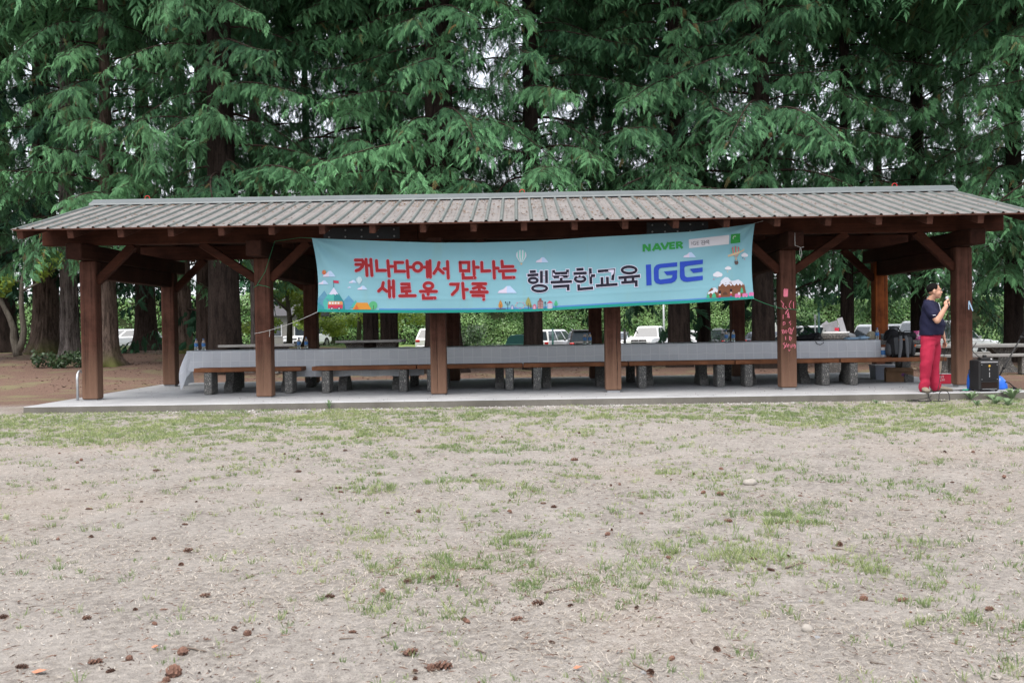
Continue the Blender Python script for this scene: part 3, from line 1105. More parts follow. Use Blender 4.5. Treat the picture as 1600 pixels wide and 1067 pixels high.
# young two-stemmed maple at the far left
b = at(27, 557, 33)
t = thing('maple_tree', 'young maple forking into two pale stems beside the thick fir trunk', 'tree', (b.x, 33, gzf(b.x, 33)))
q = lambda px, py: at(px, py, 33) - t.location
limb_tubes('stem', [([q(28, 556), q(25, 545), q(21, 528), q(21, 514), q(14, 495), q(5, 478), q(-4, 458), q(-12, 430)], .15, .05)], t, 'bark_maple')
limb_tubes('stem', [([q(29, 548), q(35, 533), q(37, 515), q(34, 490), q(33, 465), q(34, 440), q(37, 425), q(42, 400)], .13, .035)], t, 'bark_maple')
limb_tubes('branch', [([q(34, 454), q(44, 450), q(58, 443), q(72, 428), q(82, 410)], .04, .015)], t, 'bark_maple')
limb_tubes('branch', [([q(33, 440), q(20, 438), q(5, 446), q(-8, 452)], .035, .015)], t, 'bark_maple')
cs = [q(70, 420), q(82, 405), q(60, 432), q(78, 396), q(2, 450), q(-8, 445), q(15, 436)]
link('crown', leaf_cloud('crown', cs, [.32, .36, .26, .3, .35, .45, .25], 620, .085, 'maple_leaf', 3), t)

# leafy maple behind the second post
b = at(452, 545, 47)
t = thing('maple_tree', 'yellow green maple filling the gap right of the second post', 'tree', (b.x, 47, gzf(b.x, 47)))
q = lambda px, py, Y=47: at(px, py, Y) - t.location
limb_tubes('trunk', [([Vector((0, 0, -.1)), Vector((.05, 0, 1.2)), Vector((-.1, .1, 2.6)), Vector((.1, 0, 4.4))], .16, .05)], t, 'bark_maple')
limb_tubes('branch', [([Vector((0, 0, 1.3)), Vector((.8, -.3, 2.0)), Vector((1.7, -.2, 2.3))], .07, .02)], t, 'bark_maple')
limb_tubes('branch', [([Vector((0, 0, 1.7)), Vector((-.7, -.4, 2.4)), Vector((-1.2, -.3, 3.2))], .07, .02)], t, 'bark_maple')
cs = [(rnd.uniform(-1.9, 2.2), rnd.uniform(-1.2, 1.2), rnd.uniform(.7, 4.6)) for _ in range(26)]
link('crown', leaf_cloud('crown', cs, [(rnd.uniform(.5, .8), rnd.uniform(.5, .8), rnd.uniform(.22, .36)) for _ in cs], 9000, .085, 'maple_leaf', 4), t)

b = at(560, 545, 54)
t = thing('maple_tree', 'pale green maple behind the paired trunks below the banner', 'tree', (b.x, 54, gzf(b.x, 54)))
limb_tubes('trunk', [([Vector((0, 0, -.1)), Vector((.1, 0, 1.6)), Vector((-.1, .1, 4.6))], .15, .05)], t, 'bark_maple')
cs = [(rnd.uniform(-3.2, 3.6), rnd.uniform(-1.2, 1.2), rnd.uniform(1.0, 5.2)) for _ in range(34)]
link('crown', leaf_cloud('crown', cs, [(rnd.uniform(.6, .9), rnd.uniform(.6, .9), rnd.uniform(.3, .45)) for _ in cs], 9000, .10, 'maple_leaf', 5), t)


def hedge(label, x0, x1, y, zb, h, d, seed, n, size=.085, material='hedge_leaf', name='hedge'):
    rs = np.random.default_rng(seed)
    t = thing(name, label, 'hedge', ((x0 + x1) / 2, y, zb))
    w = x1 - x0
    mb = MB()
    mb.box((0, 0, h * .46), (w - .35, d - .35, h * .92), bev=.15)
    mb.build('twigs', 'twig_core', t)
    face = rs.random(n)
    u = rs.uniform(-.5, .5, n); v = rs.random(n)
    lump = .5 * (vnoise(u * w * .8 + 20, v * h * .8 + 5 + seed, 1.0, 80) - .5) + .16 * np.sin(u * w * 2.1) + .12 * np.sin(u * w * .8 + v * 5) + .1 * np.sin(v * h * 4 + u * w)
    P = np.stack([u * w, np.where(face < .74, -d / 2 - lump * .8 - rs.random(n) * .16, rs.uniform(-.5, .5, n) * d), np.where(face < .74, v * h, h + lump * .8 - rs.random(n) * .12)], 1)
    out = np.where((face < .74)[:, None], np.array([[0, -1.0, .35]]), np.array([[0, -.2, 1.0]]))
    nrm = norm(out + rs.normal(0, .6, (n, 3)))
    tt = norm(np.cross(nrm, rs.normal(0, 1, (n, 3)))); bb = np.cross(nrm, tt)
    s = (size * rs.uniform(.6, 1.3, n))[:, None]
    V = np.stack([P - tt * s, P - bb * s * .6, P + tt * s, P + bb * s * .6], 1).reshape(-1, 3)
    i = np.arange(n) * 4
    cl_ = vnoise(P[:, 0] * .9 + 30 + seed, P[:, 2] * 1.1 + 10, 1.0, 70 + seed)
    link('leaves', np_mesh('leaves', V, None, np.stack([i, i + 1, i + 2, i + 3], 1), material, np.repeat(np.clip(.40 + .75 * (cl_ - .5) + rs.normal(0, .22, n), 0, 1), 4)), t)
    return t


flat('twig_core', (.035, .045, .02), .9)
def hx(px, Y):
    return at(px, 540, Y).x


hedge('tall bright green hedge behind the parked cars', hx(845, 84), hx(1180, 84), 84, gzf(8, 84), 5.2, 2.0, 1, 26000)
hedge('broad clipped hedge left of the green bin', hx(752, 66), hx(838, 66), 66, gzf(0, 66), 3.3, 1.8, 2, 7000, .07)
hedge('low ground hedge at the edge of the drive', hx(726, 62), hx(800, 62), 62, gzf(-1, 62), .75, 1.0, 3, 2500, .06, 'shrub_leaf')
hedge('long loose hedge behind the man and the right picnic table', hx(1225, 62), hx(1680, 62), 62, gzf(20, 62), 3.4, 1.8, 4, 26000, .085, 'shrub_hedge_leaf' if False else 'hedge_leaf')
hedge('far hedge along the road at the left', hx(-120, 82), hx(440, 82), 82, gzf(-20, 82), 4.2, 2.0, 5, 14000, .11)
hedge('shadowed hedge behind the maples', hx(420, 80), hx(760, 80), 80, gzf(-8, 80), 5.0, 2.0, 6, 14000, .10)

b = at(722, 540, 60)
t = thing('bush', 'rounded dark green bush left of the clipped hedge', 'bush', (b.x, 60, gzf(b.x, 60)))
link('leaves', leaf_cloud('leaves', [(0, 0, .5), (.9, .1, .6), (-.8, 0, .7), (.3, .2, 1.1), (-1.6, .3, .8), (.8, .4, 1.6), (-.6, .4, 1.7)], [.8, .7, .8, .8, .7, .7, .8], 3500, .075, 'shrub_leaf', 8), t)
limb_tubes('stem', [([Vector((0, 0, -.1)), Vector((0, 0, .6)), Vector((.2, 0, 1.3))], .05, .02)], t, 'bark_maple')

# far wood that closes the view low down
rs_ = np.random.default_rng(77)
cs, rr_ = [], []
for px in np.arange(-160, 1800, 55):
    Y = rs_.uniform(96, 112)
    p = at(px + rs_.uniform(-20, 20), 540, Y)
    top = rs_.uniform(6.0, 12.5)
    for k in range(6):
        cs.append((p.x + rs_.uniform(-1.6, 1.6), Y + rs_.uniform(-2, 2), -1 + top * (k + .5) / 6))
        rr_.append((2.7 - .25 * k, 2.2, top / 7))
tag(link('far_wood', leaf_cloud('far_wood', cs, rr_, 26000, .32, 'fir_leaf', 9, core=.5)), 'dark mass of far trees beyond the hedges and parked cars', 'wood', kind='stuff')

# low leafy shrub by the thick fir trunk
b = at(88, 572, 29.5)
t = thing('shrub', 'low dark leafy shrub in front of the thick fir trunk', 'shrub', (b.x, 29.5, gzf(b.x, 29.5)))
cs, rr_ = [], []
for k in range(16):
    cs.append((rnd.uniform(-.75, .95), rnd.uniform(-.4, .5), rnd.uniform(.10, .36))); rr_.append(rnd.uniform(.16, .28))
link('leaves', leaf_cloud('leaves', cs, rr_, 1300, .055, 'shrub_leaf', 12, core=.2), t)
limb_tubes('stem', [([Vector((0, 0, -.05)), Vector((.15, 0, .2)), Vector((.5, .1, .4))], .02, .008), ([Vector((0, 0, -.05)), Vector((-.2, .05, .2)), Vector((-.5, 0, .35))], .02, .008)], t, 'twig_core')
# ------------------------------------------------------------------ concrete slab
XC = 0.10                                              # middle of the shelter
PX = [XC + 2.853 * (k - 2.5) for k in range(6)]        # post centres
YF, YB = 16.33, 20.02                                  # post rows
YM = (YF + YB) / 2


def slab():
    mb = MB()
    x0, x1, y0, y1 = XC - 7.62, XC + 7.62, 15.0, 21.35
    n = 60
    front = []
    for i in range(n + 1):
        x = x0 + (x1 - x0) * i / n
        front.append((x, y0 + .006 * noise.noise(Vector((x * 3, 0, 0)))))
    poly = front + [(x1, y1), (x0, y1)]
    mb.prism(poly, 'z', -0.22, -0.008)
    inner = [(x, y + .008) for x, y in front]
    inner[0] = (x0 + .008, inner[0][1]); inner[-1] = (x1 - .008, inner[-1][1])
    inner += [(x1 - .008, y1 - .008), (x0 + .008, y1 - .008)]
    b = len(mb.v)
    m = len(poly)
    mb.v += [(x, y, 0.0) for x, y in inner]
    mb.f.append(tuple(range(b, b + m))); mb.mi.append(0)
    for i in range(m):
        j = (i + 1) % m
        mb.f.append((m + i, m + j, b + j, b + i)); mb.mi.append(0)
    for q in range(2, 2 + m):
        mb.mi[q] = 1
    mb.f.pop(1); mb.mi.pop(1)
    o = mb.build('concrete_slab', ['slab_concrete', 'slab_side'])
    tag(o, kind='structure')


slab()

# ------------------------------------------------------------------ picnic shelter
flat('roof_metal', (.205, .190, .186), .5, .4, .1, .20, 3.0)
flat('rib_paint', (.135, .150, .146), .5, .4, .1, .2, 6.0)
flat('cap_metal', (.115, .130, .135), .45, .4, .1, .10, 4.0)
flat('black_steel', (.018, .019, .021), .5, .5, .2, .2, 30)
flat('bolt_steel', (.30, .30, .30), .4, .5, .8)
flat('crack_dark', (.014, .007, .005), .95)
flat('outlet_grey', (.33, .38, .44), .45, .4, .3)
flat('red_plastic', (.55, .03, .035), .5)

SH = thing('picnic_shelter', 'long open timber picnic shelter with a ribbed metal roof on twelve posts', 'shelter', (0, 0, 0))
EY0, EZ = 15.20, 2.70                                  # front eave
RZ_ = 3.44                                             # ridge
SL = (RZ_ - EZ) / (YM - EY0)
RX0, RX1 = XC - 7.86, XC + 7.86


def roofz(y):
    return RZ_ - abs(y - YM) * SL


# roof panels: 17 per slope, each with its ribs
PW = (RX1 - RX0) / 17
def roof_panel(front, seed):
    mb = MB()
    prof = []
    nr = 4
    for k in range(nr):
        x = PW * (k + .5) / nr
        prof += [(x - .085, 0.0), (x - .082, .004), (x - .070, .004), (x - .067, 0), (x - .030, 0), (x - .013, .030), (x + .013, .030), (x + .030, 0), (x + .067, 0), (x + .070, .004), (x + .082, .004), (x + .085, 0)]
    prof = [(0, 0)] + prof + [(PW, 0)]
    ys = [EY0, EY0 + 1.0, EY0 + 2.0, YM] if front else [2 * YM - EY0, YM + 1.5, YM]
    rings = []
    for y in ys:
        rings.append([(x, y, roofz(y) + h + .002 * math.sin(y * 3 + seed)) for x, h in prof])
    mb.loft(rings, closed=False)
    m_ = len(prof)
    rib = []
    for q in mb.f:
        rib.append(1 if all(prof[i % m_][1] > .01 or prof[i % m_][1] == 0 for i in q) and any(prof[i % m_][1] > .01 for i in q) else 0)
    n = len(mb.v)
    low = [(x, y, z - .0035) for x, y, z in mb.v]
    mb.v += low
    mb.f += [tuple(i + n for i in reversed(f)) for f in list(mb.f)]
    m = len(prof)
    mb.f += [(i, i + n, i + 1 + n, i + 1) for i in range(m - 1)]
    mb.mi = rib + [0] * (len(mb.f) - len(rib))
    return mb.mesh('roof_panel', ['roof_metal', 'rib_paint'], fix=False)


pf, pb = roof_panel(True, 0), roof_panel(False, 1)
for k in range(17):
    link('roof_panel', pf, SH, (RX0 + PW * k, 0, 0))
    link('roof_panel', pb, SH, (RX0 + PW * k, 0, 0))
mb = MB()
cx0, cx1 = RX0 + .06, RX1 - .06
capp = [(YM - .26, roofz(YM - .26) + .030), (YM - .25, roofz(YM - .25) + .048), (YM - .09, RZ_ + .062), (YM - .05, RZ_ + .086), (YM + .05, RZ_ + .086), (YM + .09, RZ_ + .062), (YM + .25, roofz(YM - .25) + .048), (YM + .26, roofz(YM - .26) + .030)]
ncap = 6
for k in range(ncap):
    a, b = cx0 + (cx1 - cx0) * k / ncap - .02, cx0 + (cx1 - cx0) * (k + 1) / ncap
    dz = .003 * (k % 2)
    mb = MB()
    poly = [(y, z + dz) for y, z in capp] + [(y, z - .006 + dz) for y, z in reversed(capp)]
    mb.prism(poly, 'x', a, b)
    mb.build('ridge_cap', 'cap_metal', SH)

# timbers
def timber(name, a, b, w, h, m, up=(0, 0, 1), bev=.012, parent=None):
    mb = MB()
    mb.beam(a, b, w, h, bev=bev, up=up)
    return mb.build(name, m, parent or SH)


POSTS = {}
for row, y in (('front', YF), ('rear', YB)):
    for k, x in enumerate(PX):
        mb = MB()
        s = .256
        z0 = .035 if (k >= 3 or row == 'rear') else .015
        mb.box((0, 0, (2.278 + z0) / 2), (s, s, 2.278 - z0), bev=.016)
        p = mb.build('post', 'post_wood' if row == 'front' else 'stained_post_wood' if k == 5 else 'post_wood', SH, loc=(x, y, 0))
        p.rotation_euler = (0, 0, R([.6, -.8, .5, -.4, .7, -.5][k]))
        POSTS[(row, k)] = p
        mb = MB()
        mb.box((0, 0, z0 / 2 + .001), (s - .05, s - .05, z0 + .004))
        mb.build('footing', 'slab_concrete', SH, loc=(x, y, 0))
    # long beam, in lengths butted over the posts
    xs_b = [PX[0] - .74, PX[2] - .3, PX[4] - .9, PX[5] + .66] if row == 'front' else [PX[0] - .74, PX[3], PX[5] + .66]
    for a, b in zip(xs_b[:-1], xs_b[1:]):
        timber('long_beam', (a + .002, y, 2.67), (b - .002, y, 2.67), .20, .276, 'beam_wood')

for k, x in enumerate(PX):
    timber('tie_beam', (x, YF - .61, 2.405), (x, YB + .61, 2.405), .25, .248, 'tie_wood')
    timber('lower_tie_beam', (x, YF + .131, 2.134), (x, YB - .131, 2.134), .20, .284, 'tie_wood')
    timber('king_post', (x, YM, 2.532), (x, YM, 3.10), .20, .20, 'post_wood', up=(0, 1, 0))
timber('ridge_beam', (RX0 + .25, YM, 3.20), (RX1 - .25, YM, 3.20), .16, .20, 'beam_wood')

runs = [(None, .60), (.88, .62), (.64, .64), (.64, .64), (.62, .86), (.60, None)]
for row, y in (('front', YF), ('rear', YB)):
    for k, x in enumerate(PX):
        for sg, run in ((-1, runs[k][0]), (1, runs[k][1])):
            if run:
                timber('knee_brace', (x + sg * .11, y, 1.93), (x + sg * (.128 + run), y, 2.535), .13, .135, 'beam_wood', up=(0, 1, 0))

for k in range(-10, 11):
    x = XC + k * .775
    for sg in (-1, 1):
        ye = EY0 + .07 if sg < 0 else 2 * YM - EY0 - .07
        a = Vector((x, ye, roofz(ye) - .092))
        b = Vector((x, YM + sg * .09, roofz(YM + sg * .09) - .092))
        timber('rafter', a, b, .095, .135, 'rafter_wood', bev=.006)
# sheathing under the metal, set back from the eave
for sg in (-1, 1):
    mb = MB()
    ya = YM + sg * (YM - EY0 - .50)
    poly = [(ya, roofz(ya) - .006), (YM, roofz(YM) - .006), (YM, roofz(YM) - .022), (ya, roofz(ya) - .022)]
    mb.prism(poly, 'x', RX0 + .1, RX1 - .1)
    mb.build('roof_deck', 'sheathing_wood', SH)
    ya = YM + sg * (YM - EY0 - .03)
    mb = MB()
    mb.box(((RX0 + RX1) / 2, ya, roofz(ya) - .014), (RX1 - RX0 - .06, .06, .020))
    mb.build('eave_batten', 'rafter_wood', SH)

# splice plates with bolts on the front beam
for (xa, xb) in ((-3.16, -1.92), (2.10, 3.10)):
    pl = MB().box(((xa + xb) / 2, YF - .1045, 2.655), (xb - xa, .008, .19)).build('splice_plate', 'black_steel', SH)
    bb = MB()
    for i in range(5):
        for z in (2.60, 2.71):
            bb.lathe([(.016, 0), (.016, .010), (.009, .016), (.009, .026), (0, .027)], (xa + .09 + (xb - xa - .18) * i / 4, YF - .1085, z), 6, M=Matrix.Rotation(R(90), 3, 'X'))
    bb.build('bolts', 'bolt_steel', pl)

# drying checks that run up the middle posts
def crack(post, xoff, z0, z1, w, seed):
    mb = MB()
    pts_l, pts_r = [], []
    rs = random.Random(seed)
    n = 26
    x = xoff
    for i in range(n + 1):
        z = z0 + (z1 - z0) * i / n
        x += rs.uniform(-.004, .004)
        ww = w * (.35 + .65 * math.sin(PI * (i + .4) / (n + .8))) * rs.uniform(.6, 1.2)
        pts_l.append((x - ww, -.1295, z)); pts_r.append((x + ww, -.1295, z))
    P = pts_l + pts_r
    F = [(i, n + 1 + i, n + 2 + i, i + 1) for i in range(n)]
    mb.add(P, F)
    mb.build('crack', 'crack_dark', post)


crack(POSTS[('front', 2)], -.018, .05, 1.45, .0045, 1)
crack(POSTS[('front', 3)], .055, .04, 1.30, .0060, 2)
crack(POSTS[('front', 4)], .012, .30, 1.75, .0030, 3)
crack(POSTS[('front', 1)], .00, .10, .90, .0025, 4)
crack(POSTS[('front', 5)], .01, .40, 1.90, .0028, 5)
crack(POSTS[('front', 0)], -.06, .10, 1.60, .0025, 6)

# chalk scrawl on the chalked post
flat('pink_chalk', (.72, .20, .27), .95, .05)
def ribbon(mb, pts, w, y):
    """Flat stroke in the x-z plane facing the camera."""
    pts = [Vector((p[0], 0, p[1])) for p in pts]
    P, F = [], []
    for i, p in enumerate(pts):
        d = (pts[min(i + 1, len(pts) - 1)] - pts[max(i - 1, 0)])
        d = d.normalized() if d.length > 1e-9 else Vector((1, 0, 0))
        s = Vector((-d.z, 0, d.x)) * w / 2
        P += [(p.x - s.x, y, p.z - s.z), (p.x + s.x, y, p.z + s.z)]
    for i in range(len(pts) - 1):
        F.append((2 * i, 2 * i + 1, 2 * i + 3, 2 * i + 2))
    mb.add(P, F)


mb = MB()
po = POSTS[('front', 4)]
def cz(u, v):     # chalk drawing spot (measured on the enlarged photograph) -> post coordinates
    p = at(1195 + u / 8.21, 430 + v / 8.21, YF - .128)
    return (p.x - PX[4], p.z)
strokes = [[(205, 325), (235, 365), (240, 400)], [(245, 360), (225, 400), (262, 440)], [(340, 325), (315, 370), (312, 405), (335, 428)], [(368, 340), (370, 425)],
           [(262, 400), (300, 450), (270, 480), (262, 500)], [(300, 440), (268, 470), (300, 505)], [(285, 500), (310, 550)], [(312, 500), (285, 545)], [(300, 470), (315, 545)],
           [(235, 505), (233, 562)], [(235, 600), (235, 645), (262, 620), (255, 600), (235, 600)], [(335, 590), (308, 605), (335, 625), (325, 642)],
           [(210, 712), (232, 695), (225, 745)], [(232, 700), (255, 715), (230, 722), (258, 738), (232, 750)], [(268, 705), (255, 730), (280, 740), (286, 712), (268, 705)],
           [(325, 670), (305, 690), (310, 735), (345, 755), (352, 715)], [(320, 690), (330, 680), (335, 745), (318, 750)], [(340, 690), (350, 720), (372, 670)], [(350, 720), (345, 755)],
           [(265, 785), (268, 830)], [(315, 780), (318, 835)], [(318, 785), (340, 800), (320, 810), (348, 800), (325, 840)],
           [(255, 865), (232, 880), (262, 900), (245, 942)], [(282, 870), (262, 925)], [(295, 890), (285, 925)], [(305, 880), (305, 930), (318, 885), (330, 935), (338, 885), (345, 930)],
           [(360, 880), (358, 915), (375, 910), (378, 880), (392, 900), (385, 940)], [(305, 950), (312, 975), (325, 955)]]
for s in strokes:
    ribbon(mb, [cz(*p) for p in s], .0085, -.1305)
for k in range(9):
    ribbon(mb, [cz(245 + k * 6, 185 - (k % 3) * 9 + k), cz(243 + k * 6, 268 + (k % 2) * 10)], .011, -.1305 - .0002 * k)
mb.build('chalk_scrawl', 'pink_chalk', po)

# little metal box on the first post
mb = MB().box((-.136, -.02, 1.12), (.020, .09, .13), bev=.004)
mb.build('outlet_box', 'outlet_grey', POSTS[('front', 0)])

# cedar debris caught on the roof
def debris_on_roof():
    n = 6500
    x = npr.uniform(RX0 + .1, RX1 - .1, n)
    u = npr.random(n) ** 1.9
    y = YM - .30 - u * (YM - EY0 - .35)
    dens = sstep(.25, .75, vnoise(x, y * 2, 1.1, 41)) + .15
    kp = npr.random(n) < dens
    x, y = x[kp], y[kp]
    n = len(x)
    r = npr.uniform(.006, .026, n)
    a = npr.uniform(0, 2 * PI, n)
    z = RZ_ - np.abs(y - YM) * SL + .008
    el = npr.uniform(.3, 1, n)
    base = np.array([(1, 0, 0), (0, 1, 0), (-1, 0, 0), (0, -1, 0), (0, 0, .45)], float)
    P = base[None] * np.stack([r, r * el, r * .7], 1)[:, None, :]
    ca, sa = np.cos(a)[:, None], np.sin(a)[:, None]
    V = np.stack([P[:, :, 0] * ca - P[:, :, 1] * sa + x[:, None], P[:, :, 0] * sa + P[:, :, 1] * ca + y[:, None], P[:, :, 2] + z[:, None]], 2).reshape(-1, 3)
    T = np.array([(0, 1, 4), (1, 2, 4), (2, 3, 4), (3, 0, 4), (0, 3, 2), (0, 2, 1)])
    F = ((np.arange(n) * 5)[:, None, None] + T[None]).reshape(-1, 3)
    tag(link('needle_litter', np_mesh('needle_litter', V, F, None, 'roof_litter', np.repeat(npr.random(n), 5))), 'brown needles and cone scales caught on the metal roof', 'litter', kind='stuff')


m_tint('roof_litter', (.13, .075, .05), (.42, .31, .22), .9, 0, .1)
debris_on_roof()

# red rings standing on the ridge
for px, lab in ((230, 'small red ring on the left end of the roof ridge'), (816, 'small red ring on the middle of the roof ridge'), (1398, 'small red ring on the right end of the roof ridge')):
    x = at(px, 310, YM).x
    mb = MB()
    pts = [(x + .044 * math.cos(a), YM, RZ_ + .086 + .016 + .044 * math.sin(a)) for a in np.linspace(-PI * .28, PI * 1.28, 15)]
    mb.tube(pts, .0065, 6)
    tag(mb.build('red_ring', 'red_plastic', smooth=True), lab, 'ring')

# silver bent pipe beside the first post
mb = MB()
x = PX[0] - .20
pts = [(x, YF - .12, -.01), (x, YF - .12, .36)] + [(x, YF - .0 - .12 * math.cos(a), .36 + .12 * math.sin(a)) for a in np.linspace(.2, PI - .2, 8)] + [(x, YF + .12, .36), (x, YF + .12, -.01)]
mb.tube(pts, .021, 10)
flat('galvanised', (.52, .54, .56), .35, .5, .7)
tag(mb.build('pipe_rail', 'galvanised', smooth=True), 'silver bent pipe standing against the left side of the first post', 'pipe rail')

# ------------------------------------------------------------------ tables and benches
BX = [(-5.63, -3.765), (-3.59, -1.783), (-1.772, .055), (.062, 1.87), (1.88, 3.70), (3.71, 5.50), (5.515, 7.34)]
TOPZ = .745


def bench_mesh():
    seat = MB()
    for i in range(2):
        seat.box((0, -.098 + .196 * i, .425), (1.0, .19, .07), bev=.008)
    return seat


names = ['leftmost', 'second from left', 'third from left', 'middle one', 'third from right', 'second from right', 'rightmost']
beside = ['by the hanging end of the cloth', 'between the second and third posts', 'crossing behind the third post', 'crossing behind the fourth post',
          'between the fourth post and the chalked post', 'crossing behind the chalked post', 'with the backpack on it']
leg_proto = MB().box((0, 0, .194), (.135, .36, .388), bev=.012).mesh('leg', 'aggregate')
ped = MB()
ped.prism([(-.30, 0), (.30, 0), (.30, .10), (.17, .22), (.17, .50), (.32, .60), (.32, .675), (-.32, .675), (-.32, .60), (-.17, .50), (-.17, .22), (-.30, .10)], 'x', -.075, .075)
ped_proto = ped.mesh('pedestal', 'aggregate')
for k, (a, b) in enumerate(BX):
    w = b - a
    cx = (a + b) / 2
    for row, y in (('front', 17.34), ('rear', 19.05)):
        lab = ('plank bench with concrete legs before the tables, ' if row == 'front' else 'plank bench behind the tables, ') + (beside[k] if row == 'front' else names[k])
        t = thing('bench', lab, 'bench', (cx, y, 0), group='benches along the covered tables')
        for i in range(2):
            MB().box((0, -.103 + .206 * i, .424), (w - .006, .20, .070), bev=.007).build('seat_plank', 'seat_wood', t)
        for sg in (-1, 1):
            link('leg', leg_proto, t, (sg * (w / 2 - .235), 0, 0))
    t = thing('picnic_table', 'concrete picnic table under the cloth row, ' + names[k] if k < 6 else 'concrete picnic table at the right end, its top left bare beside the man', 'table', (cx, 18.02, 0), group='concrete tables in the shelter')
    MB().box((0, 0, TOPZ - .035), (w - .004, .80, .070), bev=.01).build('tabletop', 'table_top_concrete' if k < 6 else 'aggregate', t)
    for sg in (-1, 1):
        link('pedestal', ped_proto, t, (sg * (w / 2 - .42), 0, 0))

# ------------------------------------------------------------------ table cloths
t_ = mat('cloth_plastic')
v_ = t_.coords(kind='Generated')
br = t_.n('ShaderNodeTexBrick')
tcv = t_.n('ShaderNodeAttribute', attribute_name='fold')
br.offset = 0.0
br.inputs['Scale'].default_value = 1.0
br.inputs['Mortar Size'].default_value = .010
br.inputs['Mortar Smooth'].default_value = .8
br.inputs['Brick Width'].default_value = .165
br.inputs['Row Height'].default_value = .18
br.inputs['Color1'].default_value = (0, 0, 0, 1); br.inputs['Color2'].default_value = (.40, .40, .40, 1); br.inputs['Mortar'].default_value = (1, 1, 1, 1)
t_.l(tcv.outputs['Vector'], br.inputs['Vector'])
wr = t_.noise(tcv.outputs['Vector'], 7.0, 4, .6, .8)
cc = t_.mix(br.outputs['Color'], (.56, .585, .63), (.70, .72, .752))  # fold creases painted paler, a highlight along them put into the colour
hh_ = t_.mix(.6, br.outputs['Color'], wr)
pp = t_.bsdf(cc, .45, t_.bump(hh_, .45, .012), .4)
tr_ = t_.n('ShaderNodeBsdfTranslucent')
tr_.inputs[0].default_value = (.62, .64, .68, 1)
mx_ = t_.n('ShaderNodeMixShader'); mx_.inputs[0].default_value = .18
t_.l(pp.outputs[0], mx_.inputs[1]); t_.l(tr_.outputs[0], mx_.inputs[2]); t_.l(mx_.outputs[0], t_.out.inputs[0])


def cloth_mesh(x0, x1, drop_f, drop_b, lift, seed, left_end=False):
    """Plastic cloth over the table row from x0 to x1: rear drop, top, front drop; optionally a hanging left end."""
    yf, yb = 17.612 - lift, 18.428 + lift
    zt = TOPZ + .004 + lift
    nx_ = max(8, int((x1 - x0) / .035))
    V, UV = [], []
    path_n = 0
    for i in range(nx_ + 1):
        x = x0 + (x1 - x0) * i / nx_
        wob = noise.noise(Vector((x * 2.2, seed, 0)))
        df = drop_f + .022 * wob + .012 * noise.noise(Vector((x * 9, seed, 3)))
        pts = []
        for j in range(7):
            f = 1 - j / 6
            pts.append((yf - .006 - f * (.020 + .022 * noise.noise(Vector((x * 4.2, f * .7, seed))) + .010 * abs(math.sin(x * 10.5)) + .008 * noise.noise(Vector((x * 17, f * 2, seed)))) , zt - .012 - df * f))
        pts += [(yf + .004, zt - .003), (yf + .02, zt)]
        for j in range(1, 5):
            pts.append((yf + .02 + (yb - yf - .04) * j / 5, zt + .0015 * (1 + noise.noise(Vector((x * 4, j, seed))))))
        pts += [(yb - .02, zt), (yb - .003, zt - .004)]
        for j in range(1, 4):
            pts.append((yb + .012 * j / 3, zt - .01 - drop_b * j / 3))
        path_n = len(pts)
        s = 0
        for j, (y, z) in enumerate(pts):
            if j:
                s += math.hypot(y - pts[j - 1][0], z - pts[j - 1][1])
            V.append((x, y, z)); UV.append((x, s - drop_f + .18, 0))
    F = []
    for i in range(nx_):
        for j in range(path_n - 1):
            a = i * path_n + j
            F.append((a, a + path_n, a + path_n + 1, a + 1))
    if left_end:
        # the free end hangs over the table end with a deep corner tail
        cols_ = 13
        rows_ = 8
        b = len(V)
        for c in range(cols_):
            f = c / (cols_ - 1)                      # 0 = a little along the front, then round the corner to the rear
            if f < .3:
                g = f / .3
                tx, ty = x0 + .10 * (1 - g), yf - .003
                ox, oy = -.55 * g, -1.0
            else:
                g = (f - .3) / .7
                tx, ty = x0, yf + (yb - yf) * g
                ox, oy = -1.0, -.5 * (1 - g) ** 2
            tail = math.exp(-((f - .34) / .17) ** 2)
            zb = .30 * (1 - tail) + .055 * tail if f >= .3 else (zt - drop_f) * (1 - tail) + .055 * tail
            if f > .55:
                zb = .12 + .10 * (f - .55)
            fold = .05 * math.sin(f * 21 + .6)
            for r_ in range(rows_):
                q = r_ / (rows_ - 1)
                bul = (.19 * math.sin(min(1, q * 1.25) * PI * .5) - .07 * max(0, q - .5)) * (.25 + .75 * min(1, f / .3) if f < .3 else 1)
                V.append((tx + ox * bul + fold * q * (.6 if f > .3 else .2), ty + oy * bul * .35 + fold * q * .3, zt + (zb - zt) * q))
                UV.append((x0 - f * 1.1, .18 - q * .6, 0))
        for c in range(cols_ - 1):
            for r_ in range(rows_ - 1):
                a = b + c * rows_ + r_
                F.append((a, a + 1, a + rows_ + 1, a + rows_))
    me = bpy.data.meshes.new('tablecloth')
    me.from_pydata(V, [], F)
    at_ = me.attributes.new('fold', 'FLOAT_VECTOR', 'POINT')
    at_.data.foreach_set('vector', np.array(UV, np.float32).ravel())
    me.materials.append(MATS['cloth_plastic'])
    me.polygons.foreach_set('use_smooth', [True] * len(me.polygons))
    me.update()
    return me


def px_x(px, Y=17.6):
    return at(px, 545, Y).x


